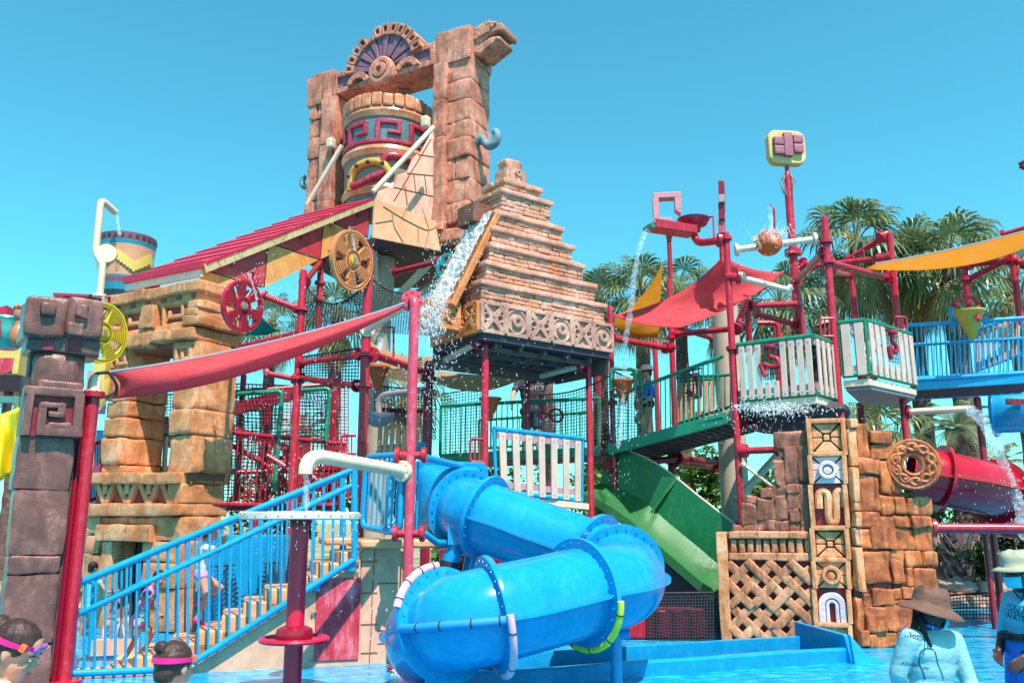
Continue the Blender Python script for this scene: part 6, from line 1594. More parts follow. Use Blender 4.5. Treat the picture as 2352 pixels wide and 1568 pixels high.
net(A(860, 885, 16.4), A(1000, 900, 16.4), A(860, 945, 16.4), A(1000, 1010, 16.4), 18, 14, 'safety_net', 'black safety net behind the grey sprinkler bowl', r=.008)
slat_panel(A(872, 940, 16.8), A(986, 945, 16.2), A(866, 1040, 16.8), A(980, 1030, 16.2), 8, .13, 'peach slat fence behind the grey sprinkler bowl', 'deepred', mat='peach')
slat_panel(A(330, 1000, 16.2), A(392, 998, 16.0), A(326, 1088, 16.2), A(388, 1086, 16.0), 4, .14, 'pale slats seen through the opening of the stone gate', 'green')
net(A(340, 910, 16.6), A(400, 905, 16.4), A(338, 975, 16.6), A(398, 970, 16.4), 8, 9, 'small_net', 'black net seen through the opening of the stone gate', r=.009)
m = MB(); m.bar(A(335, 985, 17.2), A(520, 1012, 17.0), .05, .6); tag(m.build('red_slide_trough', M['deepred']), 'red slide trough crossing behind the stone gate opening', 'water slide')
m = MB(); m.bar(A(520, 945, 17.0), A(690, 900, 17.6), .6, .22); m.bar(A(520, 980, 16.8), A(700, 1045, 17.4), .05, .16); tag(m.build('red_slide_trough', M['deepred']), 'red slide trough slanting behind the green netted frames', 'water slide')
# ---------------------------------------------------------------- sails
def dwn(px, Y): return px / (FPX / (Y * 1.0))
sail((A(250, 855, 10.15), A(930, 697, 10.85), A(926, 706, 10.85), A(252, 915, 10.3)), (V3((0, 0, -.1)), V3(), V3((0, -.25, -.3)), V3((.14, 0, 0))), 'long red shade sail hung from the red pole to the elbow pole', 'sailred', hem='hemgrey', sag=V3((0, -.25, -.03)))
m = MB(); m.tube(cr([A(216, 860, 10.0), A(232, 856, 10.05), A(250, 855, 10.15)], 4), .022, 6); m.tube(cr([A(250, 855, 10.15), A(266, 880, 10.2), A(266, 900, 10.25), A(240, 913, 10.2)], 5), .02, 6); tag(m.build('sail_rope', M['black']), 'dark rope lashing the long red sail to the dome capped pole', 'rope')
sail((A(1404, 724, 15.6), A(1660, 589, 14.75), A(1802, 624, 15.9), A(1560, 752, 13.7)), (V3((.12, 0, -.18)), V3((0, 0, -.1)), V3((.1, 0, -.08)), V3((0, 0, -.06))), 'red shade sail rising to the bowl pole on the right', 'sailred', sag=V3((0, 0, -.12)))
sail((A(1415, 728, 17.2), A(1522, 604, 17.0), A(1512, 772, 16.9), A(1408, 748, 17.2)), (V3((.05, 0, -.12)), V3((.0, 0, 0)), V3((0, 0, -.12)), V3((0, 0, 0))), 'yellow shade sail triangle behind the red right sail', 'sailyellow', sag=V3((0, -.1, -.05)))
sail((A(2010, 606, 15.6), A(2420, 512, 15.0), A(2420, 528, 14.6), A(1988, 618, 15.4)), (V3((0, 0, -.06)), V3(), V3((0, -.5, -.42)), V3()), 'yellow shade sail stretching to the right edge over the bridge', 'sailyellow', hem='hemgrey', sag=V3((0, 0, -.08)))
sail((A(1005, 851, 16.3), A(1203, 860, 16.3), A(1200, 868, 15.6), A(1004, 880, 15.6)), (V3((0, 0, -.05)), V3(), V3((0, -.2, -.22)), V3()), 'tan shade sail below the pyramid deck', 'sailtan', sag=V3((0, 0, -.1)))
sail((A(848, 784, 16.6), A(992, 818, 16.2), A(985, 870, 15.6), A(890, 862, 16.0)), (V3((0, 0, -.12)), V3(), V3((0, 0, -.1)), V3()), 'pale tan shade sail beside the concrete column', 'sailtan', sag=V3((0, 0, -.15)))
sail((A(560, 770, 20), A(596, 718, 20), A(646, 760, 20), A(600, 765, 19.5)), (V3(), V3((0, 0, -.1)), V3(), V3()), 'teal shade sail corner behind the red water wheel', 'sailteal', sag=V3((0, 0, -.1)))
# ---------------------------------------------------------------- water wheels
wheel(A(557, 703, 13.6), UD + V3((0, 0, -.1)), .435, 'red pierced water wheel in front of the stone gate corner', 'wheelred', 'steel', .25)
wheel(A(808, 598, 12.7), UD + V3((0, 0, -.08)), .48, 'orange pierced water wheel below the gable boards', 'wheelorange', 'wheelyellow', .05)
wheel(A(234, 764, 12.6), V3((.93, -.36, -.05)), .47, 'yellow pierced water wheel between the brown totem column and the stone gate', 'wheelyellow', 'wheelyellow', .5)
wheel(A(1036, 618, 16.4), V3((.5, -.85, -.05)), .33, 'teal pierced water wheel half hidden behind the pyramid', 'wheelteal', 'wheelteal', .1)
for x, y, Y, lb in ((573, 625, 13.5, 'red'), (806, 523, 12.7, 'orange'), (242, 682, 12.6, 'yellow')):
    pipe([A(x + 9, y + 18, Y + .3), A(x + 9, y, Y + .3), A(x - 4, y + 1, Y)], .022, 'small red feed spout above the %s water wheel' % lb, 'red', 'feed_spout', ends=(0, 0), n=8)
pipe([A(557, 703, 13.62), A(540, 725, 15.1)], .035, 'red axle arm holding the red water wheel', 'red', 'wheel_axle', ends=(0, 1)); pipe([A(808, 598, 12.72), A(845, 600, 13.25)], .035, 'red axle arm holding the orange water wheel', 'red', 'wheel_axle', ends=(0, 1))
# ---------------------------------------------------------------- cone buckets, bowl, sprinkler
def pxr(n, p): return n / ppm(p)
def cb(x, y, r, h, Y, label, mat): p = A(x, y, Y); return cone_bucket(p, pxr(r, p), pxr(h, p), label, mat)
cb(1430, 873, 25, 58, 15.2, 'rust orange cone bucket hanging in a green frame under the thin falling stream', 'orange')
q = [A(1404, 897, 15.2), A(1404, 846, 15.2), A(1458, 849, 15.2), A(1458, 895, 15.2)]; t = thing('bucket_frame', 'green bent frame holding the rust orange cone by the ramp', 'bucket frame', q[0]); MB().tube(elbow(q[0], q[1], q[2], .08, 4)[:-1] + elbow(q[1], q[2], q[3], .08, 4)[1:], .035, 10).build('frame', M['green'], t); MB().tube([A(1466, 850, 15.4), A(1475, 900, 15.5)], .03, 8).build('arm', M['green'], t)
cb(869, 842, 27, 56, 14.6, 'orange cone bucket hanging right of the tall red pole', 'orange'); cb(1126, 914, 25, 48, 15.0, 'rust orange cone bucket behind the near pyramid post', 'orange'); cb(2226, 714, 33, 67, 14.9, 'olive yellow cone bucket hanging over the blue bridge', 'olive')
pipe([A(2192, 702, 15.0), A(2196, 690, 15.0), A(2236, 682, 15.0), A(2246, 700, 14.9), A(2247, 735, 14.6)], .035, 'red bent hanger arm holding the olive cone bucket', 'red', 'hanger_arm', ends=(1, 0))
m = MB(); q = A(2184, 705, 15.3); m.tube([q, q - UP * .4], .05, 10); tag(m.build('blue_post_stub', M['bluepipe']), 'short blue post behind the olive cone bucket', 'post')
p = A(1774, 560, 14.2); ax = V3((.12, -.80, -.38)).normalized(); r_ = pxr(31, p); t = thing('tipping_cone', 'orange tipping cone bucket splashing on the cream cross pipe', 'cone bucket', p)
MB().lathe(p + ax * r_ * .2 * 0, -ax, [(-r_ * .75, .01), (-r_ * .72, r_ * .14), (-r_ * .3, r_ * .62), (.1, r_ * .98), (.16, r_), (.16, r_ * .92), (0, r_ * .8)], 30).build('cone', M['orange'], t)
pipe([A(1750, 572, 14.3), A(1740, 556, 14.1), A(1733, 548, 14.0)], .03, 'small cream counterweight arm beside the orange tipping cone', 'cream', 'counterweight_arm', ends=(0, 1), n=8)
p = A(1592, 504, 15.0); r_ = pxr(37, p); t = thing('red_bowl', 'red dish bowl with spout trough high on the bowl pole', 'water bowl', p - UP * .3)
MB().lathe(p - UP * r_ * .62, UP, [(0, .05), (.02, r_ * .45), (r_ * .25, r_ * .82), (r_ * .55, r_ * .99), (r_ * .62, r_ * 1.02), (r_ * .62, r_ * .95), (r_ * .4, r_ * .8)], 32).build('bowl', M['red'], t)
MB().tube(cr([p - UP * r_ * .55, p - UP * r_ * 1.0, A(1606, 556, 14.9), A(1640, 554, 14.6), A(1664, 550, 14.5)], 5), .07, 14).build('arm', M['red'], t); flange(t, A(1652, 552, 14.55), XA, .13, .06); flange(t, p - UP * r_ * .7, UP, .13, .05)
a, b = A(1496, 518, 14.6), A(1590, 532, 14.9); d = (b - a).normalized(); s = d.cross(UP).normalized()
m = MB()
for o in (-.16, .16): m.bar(a + s * o, b + s * o, .02, .15)
m.bar(a - UP * .07, b - UP * .07, .32, .02); m.build('spout_trough', M['red'], t)
MB().bar(a - d * .09 - UP * .05, a - UP * .05, .3, .08).build('green_lip', M['green'], t)
pipe([A(1612, 502, 14.9), A(1638, 497, 14.8), A(1640, 546, 14.6)], .02, 'thin red filler pipe over the red dish bowl', 'red', 'filler_pipe', ends=(0, 0), n=8)
pipe([A(1769, 470, 14.4), A(1778, 482, 14.4), A(1780, 540, 14.4)], .022, 'thin red spout pipe above the orange tipping cone', 'red', 'spout_pipe', ends=(0, 0), n=8)
p = A(870, 950, 15.6); r_ = pxr(36, p); t = thing('sprinkler_bowl', 'grey upside down sprinkler bowl on a bent grey pipe', 'sprinkler', p - UP * .3)
MB().lathe(p - UP * r_ * .85, UP, [(0, r_ * .2), (.03, r_ * .5), (r_ * .35, r_ * .85), (r_ * .8, r_), (r_ * .86, r_ * 1.02), (r_ * .9, r_ * .7), (r_ * .95, .05)], 28).build('bowl', M['grey'], t)
MB().tube(elbow(p + UP * .0, A(868, 908, 15.6), A(985, 893, 15.2), .22, 8), .06, 12).build('pipe', M['grey'], t)
# white disc table on the dark red post (near the viewer)
q = A(690, 1186, 8.8); b = V3((q.x, q.y, -.3)); t = thing('disc_table', 'white dripping disc on a dark red post standing in the near water', 'water feature', V3((q.x, q.y, 0)))
MB().tube([b, q], .09, 24).build('post', M['brightred'], t); MB().lathe(q - UP * .1, UP, [(0, .12), (.08, .12), (.1, .105)], 24).build('collar', M['deepred'], t)
MB().lathe(q - UP * .03, UP, [(0, .55), (.01, .6), (.065, .6), (.075, .585), (.08, .3), (.085, 0)], 48).build('white_disc', M['white'], t)
wdc = bpy.data.objects['white_disc']
m = MB()
for k in range(30):
    a = 2 * math.pi * k / 30; d = V3((math.cos(a), math.sin(a), 0)); m.tube([q + d * .598 + UP * .01, q + d * .606 + UP * .01], .011, 6)
m.build('drip_hole', M['rust'], wdc)
z = A(690, 1467, 8.8).z; m = MB(); m.lathe((q.x, q.y, z - .02), UP, [(0, .315), (0, .335), (.02, .345), (.04, .335), (.045, .3), (.02, .28), (.02, .1)], 40); m.build('lower_ring', M['brightred'], t)
MB().lathe((q.x, q.y, z + .0), UP, [(0, .17), (.05, .185), (.1, .17), (.13, .1), (.13, .09)], 32).build('hub_bulge', M['deepred'], t)
# ---------------------------------------------------------------- signs on poles
SY = 17.0
c = A(1804, 342, SY); px_ = 1 / ppm(c); FS = Face(c, (1, .12, 0)); t = thing('relief_sign', 'rounded sand coloured sign with five mauve relief blocks on a tall red pole', 'sign', A(1838, 775, SY)); z5x = lambda x: 1378 + x / 4; z5y = lambda y: 287 + y / 4
u0, u1, z0, z1 = FS.rect(1762, 304, 1846, 380); rr_ = .19; pts = []
for cx_, cz_, a0 in ((u1 - rr_, z1 - rr_, 0), (u0 + rr_, z1 - rr_, 90), (u0 + rr_, z0 + rr_, 180), (u1 - rr_, z0 + rr_, 270)):
    for k in range(7): a = R(a0 + 15 * k); pts.append(FS.pt(cx_ + rr_ * math.cos(a), cz_ + rr_ * math.sin(a), .1))
MB().prism(pts, -FS.n * .2).build('sign_board', M['signcream'], t, bevel=.03)
sbd = bpy.data.objects['sign_board']
for q in ((1660, 105, 1740, 312), (1570, 140, 1655, 212), (1575, 222, 1660, 297), (1745, 125, 1832, 197), (1752, 208, 1836, 284)):
    m = MB(); FS.prock(m, z5x(q[0]), z5y(q[1]), z5x(q[2]), z5y(q[3]), .2, .05, r=.04, amp=.006); m.build('relief_block', M['mauve'], sbd)
q = A(1807, 381, SY); zs_ = A(1807, 396, SY).z; zb_ = A(1838, 780, SY).z
MB().tube([q - UP * .02, V3((q.x, q.y, zs_))], .045, 12).build('neck', M['red'], t); MB().tube([V3((q.x, q.y, zs_)), V3((q.x, q.y, zs_ - .12)), V3((q.x, q.y, zb_))], [.05, .085, .085], 14).build('pole_shaft', M['red'], t); flange(t, V3((q.x, q.y, A(1818, 580, SY).z)), UP, .17, .12)
m = MB()
for k in range(5): a = k * 1.3; m.tube([V3((q.x + .1 * math.cos(a), q.y + .1 * math.sin(a), zs_ - .1)), V3((q.x + .17 * math.cos(a), q.y + .13 * math.sin(a), zs_ - .22)), V3((q.x + .1 * math.cos(a), q.y + .1 * math.sin(a), zs_ - .3 - .08 * k))], .014, 5)
m.build('chain_loop', M['steel'], t)
FG = Face(A(1530, 500, 17.0), (1, -.12, 0)); t = thing('fret_sign', 'pink square hook fret sign on a red pole', 'sign', A(1540, 640, 17))
for q in ((485, 635, 745, 686), (485, 680, 541, 895), (684, 680, 745, 790), (485, 868, 660, 912), (604, 900, 664, 1030)):
    m = MB(); FG.pbox(m, z5x(q[0]), z5y(q[1]), z5x(q[2]), z5y(q[3]), .12, -.12); m.build('fret_bar', M['fretpink'], t, bevel=.012)
m = MB(); m.prism([FG.at(z5x(684), z5y(788), .12), FG.at(z5x(745), z5y(788), .12), FG.at(z5x(741), z5y(830), .12)], -FG.n * .24); m.build('fret_tip', M['fretpink'], t, smooth=False)
q = FG.at(z5x(634), z5y(1025)); MB().tube([q, q - UP * .9], .05, 10).build('neck', M['red'], t)
FZ = Face(A(1657, 480, 15.6), (1, -.25, 0)); t = thing('zigzag_sign', 'narrow stacked red and pink sign seen edge on beside the red bowl', 'sign', A(1658, 540, 15.6))
for y0, y1, mt, o in ((530, 670, 'deepred', 0), (668, 738, 'slatpink', .06), (736, 886, 'deepred', 0), (884, 1000, 'pinkred', -.05)):
    m = MB(); FZ.pbox(m, z5x(1090), z5y(y0), z5x(1146), z5y(y1), .12 + o, -.9); m.build('sign_segment', M[mt], t, bevel=.01)
m = MB(); q = A(1657, 536, 15.7); m.tube([q, A(1659, 600, 15.7)], .05, 10); m.build('neck', M['red'], t)
# corner of a sign at the right edge
m = MB(); m.bar(A(2346, 378, 15), A(2400, 340, 15), .12, .1); m.bar(A(2346, 378, 15), A(2400, 402, 15), .12, .1); tag(m.build('sign_corner', M['deepred']), 'dark red sign corner entering at the upper right edge', 'sign')
# ---------------------------------------------------------------- small tipping bucket at the left
bq = A(290, 600, 18.5); r_ = pxr(62, bq); zz = lambda y: A(290, y, 18.5 - r_).z; B0 = V3((bq.x, bq.y, 0))
t = thing('painted_bucket', 'small tipping bucket painted with yellow zigzag steps above the left roof', 'bucket', V3((bq.x, bq.y, zz(674))))
rad = lambda y: r_ * (.84 + .16 * (674 - y) / 144)
for y0, y1, mt in ((529, 546, 'mauvetub'), (546, 556, 'tealtub'), (556, 626, 'peachtub'), (626, 631, 'tealtub'), (631, 643, 'mauvetub'), (643, 660, 'tealtub'), (660, 675, 'navy')):
    MB().lathe(B0, UP, [(zz(y1), rad(y1)), (zz(y0), rad(y0)), (zz(y0), rad(y0) - .06), (zz(y1), rad(y1) - .06)], 40, closed=True).build('painted_band', M[mt], t)
MB().lathe(B0, UP, [(zz(672), rad(672) * .9), (zz(668), rad(668) * .9)], 30).build('bottom', M['navy'], t)
ac = math.atan2(CAM.y - bq.y, CAM.x - bq.x); m = MB()
for k in range(-14, 15):
    tri = abs(((k + 40) % 12) - 6) / 6; yc = 580 + 26 * (1 - tri); a = ac + k * .11; cylbar(m, a, a + .11, zz(yc + 12), zz(yc - 12), r_ * .905, .045)
m.build('step_zigzag', M['yellowtub'], t)
for k in range(-7, 8): m = MB(); a = ac + k * .25; cylbar(m, a, a + .1, zz(541), zz(534), r_ * .99, .012); m.build('rim_mark', M['navy'], t)
t = thing('feed_pipe', 'tall cream bent feed pipe pouring into the painted bucket', 'pipe', A(229, 680, 17.2)); MB().tube(elbow(A(229, 680, 17.2), A(236, 606, 17.2), A(222, 590, 17.2), .1)[:-1] + elbow(A(232, 604, 17.2), A(219, 580, 17.2), A(232, 462, 17.2), .14)[1:-1] + elbow(A(221, 570, 17.2), A(232, 458, 17.2), A(265, 488, 17.6), .14)[1:], .075, 12).build('pipe_run', M['cream'], t); flange(t, A(229, 679, 17.2), UP, .14, .06, 'cream')
m = MB(); m.lathe(A(247, 585, 17.35), V3((.3, -1, 0)), [(0, .2), (.12, .2)], 24); m.build('housing', M['cream'], t)
# ---------------------------------------------------------------- things at the far left
t = thing('painted_facade', 'cream painted facade with red squares and a red tiled roof at the far left', 'building', A(20, 870, 17.5)); FL = Face(A(20, 830, 17.5), (1, .1, 0))
m = MB(); FL.pbox(m, -60, 802, 44, 860, 0, -.8); m.build('wall', M['yellowtub'], t); m = MB(); FL.pbox(m, -20, 822, 30, 856, .03, 0); m.build('red_square', M['redpanel'], t)
m = MB(); FL.pbox(m, -60, 862, 52, 900, .1, -.8); m.build('beam', M['deepred'], t); m = MB(); m.prism([FL.at(-60, 730, .2), FL.at(26, 706, .2), FL.at(26, 730, .2), FL.at(-60, 760, .2)], -FL.n * 1.0); m.build('roof', M['roof'], t)
for x in (2, 40): m = MB(); FL.pbox(m, x - 6, 900, x + 6, 1100, 0, -.2); m.build('post', M['deepred'], t)
m = MB(); FL.pbox(m, -60, 912, 52, 926, .2, .0); m.build('cream_pipe', M['cream'], t)
q = A(8, 800, 16.6); t = thing('teal_vase', 'large glossy teal vase with red line pattern at the far left', 'vase', q); MB().lathe(q, UP, [(0, .25), (.15, .38), (.35, .42), (.48, .4), (.56, .44), (.6, .42)], 28).build('body', M['greenwater'], t)
m = MB(); m.tube([q + V3((.12, -.43, .5)), q + V3((.16, -.42, .15)), q + V3((.1, -.38, .02))], .02, 6); m.tube([q + V3((-.2, -.38, .48)), q + V3((.1, -.43, .48))], .02, 6); m.build('red_line', M['glyphred'], bpy.data.objects['body'])
q = A(42, 770, 16.2); t = thing('copper_figure', 'copper coloured knotted figure finial beside the teal vase', 'ornament', q); m = MB(); m.sph(q + UP * .0, (.16, .16, .25), 14, 10); m.sph(q + UP * .42, (.13, .13, .16), 14, 10); m.tube([q + UP * .2, q + UP * .36], [.09, .07], 10)
for k in range(5): a = k * 1.25; m.sph(q + V3((.09 * math.cos(a), .09 * math.sin(a), .56)), .06, 8, 6)
m.build('figure', M['copper'], t)
q = Face(A(180, 690, 17.8), (1, .2, 0)); t = thing('low_roof', 'low red roof edge with pink wall behind the brown totem capital', 'roof', A(180, 720, 17.8)); m = MB(); q.pbox(m, 128, 680, 246, 686, .2, -1.5); m.build('roof_edge', M['roof'], t); m = MB(); q.pbox(m, 140, 687, 250, 800, 0, -.1); m.build('wall', M['redpanel'], t)
m = MB(); m.bar(A(230, 905, 15.2), A(236, 830, 15.2), .22, .22); m.lathe(A(232, 935, 15.2), UP, [(0, .02), (.25, .12), (.5, .12)], 14); tag(m.build('yellow_tube', M['yellowtub']), 'yellow tube end hanging behind the long red sail corner', 'ornament')
m = MB(); FQ = Face(A(215, 1000, 16.5), (1, .3, 0)); FQ.pbox(m, 196, 850, 246, 950, 0, -.05); tag(m.build('pink_board_wall', M['slatpink']), 'pink board wall strip between the totem column and the stone gate', 'wall')
m = MB(); FQ.pbox(m, 200, 980, 240, 1180, -.6, -.65); tag(m.build('blue_screen', M['bluepipe']), 'blue panel strip between the totem column and the stone gate', 'panel')
railing(A(208, 1022, 15.6), A(236, 1012, 15.8), A(203, 1150, 15.6), A(232, 1140, 15.8), 5, 'short red railing between the totem column and the stone gate', 'red')
# ---------------------------------------------------------------- low things behind the slide and the stairs
q = A(560, 1330, 14.2); t = thing('blue_tub', 'large blue round tub behind the stair railing', 'tub', V3((q.x, q.y, 0))); MB().lathe((q.x, q.y, 0), UP, [(0, .6), (A(560, 1230, 14.2).z, .7), (A(560, 1228, 14.2).z, .62)], 32).build('body', M['bluepipe'], t)
net(A(480, 1300, 13.4), A(640, 1290, 13.8), A(480, 1440, 13.4), A(640, 1400, 13.8), 16, 12, 'safety_net', 'dark net behind the stair railing beside the blue tub', r=.009)
q = A(1535, 1445, 13.9); t = thing('red_box', 'bright red box behind the net fence below the green slide', 'box', V3((q.x, q.y, 0))); m = MB(); m.box((q.x - .1, q.y, .22), (1.3, .5, .44)); m.build('body', M['red'], t, bevel=.04)
q = A(1100, 1290, 13.0); t = thing('red_slide_hump', 'dark red slide hump between the blue tubes', 'water slide', q); m = MB(); m.tube(cr([A(1050, 1330, 13.4), A(1110, 1310, 13.2), A(1190, 1300, 13.0), A(1260, 1320, 12.8)], 5), .32, 24); m.build('tube_section', M['deepred'], t)
q = A(1615, 1215, 16.2); t = thing('dark_basin', 'dark red splash basin hanging below the green ramp', 'basin', q); MB().lathe(q - UP * .35, UP, [(0, .3), (.1, .6), (.45, .85), (.5, .86), (.48, .8)], 30).build('bowl', M['deepred'], t)
m = MB(); m.tube(cr([A(1636, 1190, 15.2), A(1642, 1225, 15.2), A(1650, 1265, 15.2)], 4), .05, 8); tag(m.build('tan_hose', M['cream']), 'tan hose hanging in front of the dark red basin', 'hose')
m = MB(); m.prism([A(1515, 1285, 14.9), A(1660, 1400, 14.3), A(1660, 1480, 14.3), A(1510, 1420, 14.9)], V3((.2, .5, 0))); tag(m.build('slide_skirt', M['darksteel']), 'dark skirt wall under the green slide', 'wall')

# ---------------------------------------------------------------- depth of the red terrace
net(A(500, 880, 18.6), A(800, 890, 18.8), A(496, 1150, 18.6), A(800, 1150, 18.8), 34, 34, 'safety_net', 'large dark red safety net closing the back of the red terrace', r=.013, mat='deepred')
for x, y0, y1, lb in ((560, 860, 1150, 'dark red post at the back of the red terrace left of the green net frame'), (618, 880, 1150, 'dark red post at the back of the red terrace between the net frames'), (770, 860, 1140, 'dark red post at the back of the red terrace near the tall pole')): pole(x, y0, y1, 18.0, lb, .065, 'deepred', group=PG)
cp_((500, 905, 17.6), (790, 880, 18.4), .06, 'dark red cross pipe high at the back of the red terrace', 'deepred'); cp_((505, 1085, 17.4), (780, 1078, 18.2), .05, 'red cross pipe low at the back of the red terrace')
pipe([A(508, 1010, 17.0), A(600, 1060, 17.2), A(700, 1140, 17.4)], .05, 'red stair handrail slanting down inside the red terrace', ends=(0, 0))
for i in range(6):
    m = MB(); a = A(700 + i * 16, 1140 - i * 16, 17.6 + i * .1); m.box(a, (.5, .5, .07)); tag(m.build('terrace_step', M['deepred']), 'dark red step of the small stair inside the red terrace', 'step', 'steps inside the red terrace')
net(A(405, 820, 17.5), A(520, 860, 17.5), A(405, 1080, 17.5), A(520, 1080, 17.5), 12, 20, 'safety_net', 'dark net behind the right leg of the stone gate', r=.012)
# ---------------------------------------------------------------- palms and planting behind
fan_palm(1472, 668, 27, 1190, 'fan palm with brown skirt behind the yellow sail and the falling stream', 21, 1.07, True, 1, .24)
fan_palm(1375, 690, 29, 1190, 'fan palm half hidden behind the right edge of the pyramid', 17, 0.95, True, 2, .26)
fan_palm(1560, 660, 31, 1190, 'fan palm behind the red sail left of the bowl pole', 16, 0.99, True, 3, .24)
fan_palm(1965, 560, 25, 1190, 'tallest fan palm with big dark fans above the elbow topped pole', 24, 1.29, True, 4, .26)
fan_palm(2085, 610, 26, 1190, 'fan palm behind the middle of the yellow right sail', 21, 1.25, True, 5, .26)
fan_palm(2180, 600, 24, 1190, 'bushy fan palm with long skirt and thick trunk behind the blue bridge', 24, 1.29, True, 6, .3)
fan_palm(2320, 640, 27, 1190, 'fan palm at the right edge behind the bridge railing', 18, 1.12, True, 7, .24)
fan_palm(1790, 700, 25, 1190, 'fan palm with pale hanging fans behind the larger slatted balcony', 21, 1.16, True, 8, .24)
fan_palm(1900, 690, 28, 1190, 'low fan palm between the two slatted balconies', 18, 1.12, True, 15, .24)
fan_palm(1655, 700, 30, 1190, 'fan palm behind the beige column', 17, 1.03, True, 9, .24)
fan_palm(775, 720, 30, 1190, 'fan palm seen through the net below the orange water wheel', 18, 1.12, True, 10, .24)
fan_palm(625, 745, 33, 1190, 'fan palm seen between the red wheel and the red sail', 17, 1.03, True, 11, .24)
fan_palm(1255, 700, 33, 1190, 'fan palm hidden behind the pyramid', 12, 0.95, False, 12, .24)
fan_palm(2010, 1000, 22, 1190, 'low bright fan palm behind the amber rubble wall top', 18, 0.95, False, 13, .2)
fan_palm(930, 900, 30, 1190, 'fan palm behind the tan sails and the concrete column', 16, 1.12, True, 16, .24)
feather_palm(2195, 985, 23, 1190, 'feathery date palm with thick dark trunk under the blue bridge', 30, 1.7, 3, trunk_r=.26)
feather_palm(2300, 1065, 30, 1190, 'far feathery date palm beside the falling jet', 20, 1.6, 5)
feather_palm(50, 930, 27, 1190, 'feathery date palm far behind the yellow slide at the left', 20, 1.5, 6)
feather_palm(700, 1000, 30, 1190, 'feathery date palm behind the green netted frames', 22, 1.8, 7)
def S_(x, y0, y1, w, Y, lb, n, leaf=.1, mat='leaf', name='shrub', seed=5, depth=1.2): return bush(x, y0, y1, w, Y, lb, n, leaf, mat, name, seed, depth=depth)
S_(1610, 1030, 1215, 190, 24, 'leafy tree with pale highlights behind the beige column', 2600, .12, 'leaf', 'leafy_tree', 21)
S_(1745, 1060, 1230, 130, 23, 'leafy shrub behind the stepped rubble top of the amber wall', 1300, .12, 'leaf', 'shrub', 22)
S_(2310, 1080, 1225, 190, 20, 'frangipani bush with long leaves beside the red tube slide', 1500, .16, 'leaf', 'shrub', 23)
S_(2320, 1200, 1345, 150, 20.5, 'dark shrub behind the second lifeguard', 1300, .11, 'leafdark', 'shrub', 24)
S_(2215, 1240, 1345, 130, 20, 'dark low shrub behind the striped palm boots', 1000, .1, 'leafdark', 'shrub', 25)
S_(1010, 1255, 1330, 130, 19.5, 'green shrub under the landing behind the blue slide', 900, .1, 'leaf', 'shrub', 26)
S_(1480, 1150, 1230, 130, 25, 'distant shrub behind the green slide', 900, .11, 'leafdark', 'shrub', 27)
S_(1400, 1030, 1190, 180, 28, 'distant leafy tree behind the level green walkway', 1500, .13, 'leaf', 'leafy_tree', 28)
S_(1120, 1010, 1190, 240, 29, 'distant leafy tree behind the left end of the green walkway', 1500, .13, 'leafdark', 'leafy_tree', 29)
S_(860, 1050, 1200, 200, 29, 'distant leafy tree behind the blue rounded panel', 1200, .13, 'leafdark', 'leafy_tree', 30)
S_(620, 1090, 1240, 240, 26, 'distant leafy tree behind the red terrace', 1300, .13, 'leafdark', 'leafy_tree', 31)
S_(1960, 1100, 1330, 220, 25, 'leafy tree hidden behind the amber rubble wall', 900, .13, 'leafdark', 'leafy_tree', 32)
S_(2120, 1130, 1330, 200, 26, 'leafy tree behind the red tube slide', 1200, .13, 'leafdark', 'leafy_tree', 33)
q = A(2200, 1280, 19.6); t = thing('palm_stump', 'pale palm trunk covered in criss cross leaf boots by the rocks', 'palm trunk', V3((q.x, q.y, .1))); zt_ = A(2200, 1222, 19.6).z
MB().tube([V3((q.x, q.y, .1)), V3((q.x, q.y, zt_))], [.3, .24], 12).build('core', M['bark'], t)
m = MB()
for i in range(70):
    a = i * 2.399; z = .12 + (zt_ - .12) * i / 70; d = V3((math.cos(a), math.sin(a), 0)); tt = V3((-d.y, d.x, 0)); p = V3((q.x, q.y, z)) + d * .24
    sg = 1 if i % 2 else -1; m.prism([p - tt * .05 * sg, p + tt * .05 * sg, p + d * .09 + UP * .3 + tt * .12 * sg, p + d * .1 + UP * .26 + tt * .06 * sg], d * .03)
m.build('leaf_boots', M['barkpale'], t, smooth=False)
g_ = random.Random(12); k = 0
for x, y, w, h, Y in ((2185, 1345, 90, 30, 18.95), (2280, 1352, 120, 26, 18.95), (2170, 1375, 80, 24, 18.75), (2240, 1380, 80, 26, 18.8), (2330, 1385, 100, 34, 18.8), (2160, 1250, 60, 46, 21.5), (2250, 1260, 60, 40, 21.5), (2340, 1250, 70, 60, 22), (1530, 1190, 60, 50, 22), (1500, 1225, 50, 40, 22), (1570, 1215, 50, 40, 21.5), (1030, 1312, 60, 26, 18.9), (1075, 1318, 50, 26, 18.9), (2160, 1320, 70, 40, 20.5)):
    c = A(x, y, Y); s_ = 1 / ppm(c); lb = ['flat pale rock left on the pool bank below the palm boots', 'long flat rock on the pool bank near the lifeguards', 'low rock in the bank wall behind the brown hat', 'squat rock in the bank wall right of the brown hat', 'big rock in the bank wall behind the second lifeguard', 'boulder behind the amber wall beside the palm boots', 'boulder in the shrubs right of the palm boots', 'tall boulder at the right edge under the red pipe', 'grey boulder behind the green slide top', 'smaller boulder behind the green slide', 'boulder beside the dark red basin', 'pale rock under the landing by the red post', 'rounded rock under the landing near the tube support', 'boulder low behind the amber wall edge'][k]; k += 1
    m = MB(); m.rock(c, (w * s_, .8, h * s_), r=.2, amp=.12, n=8); tag(m.build('landscape_rock', M['rockgrey'], ang=70), lb, 'rock', 'landscape rocks')
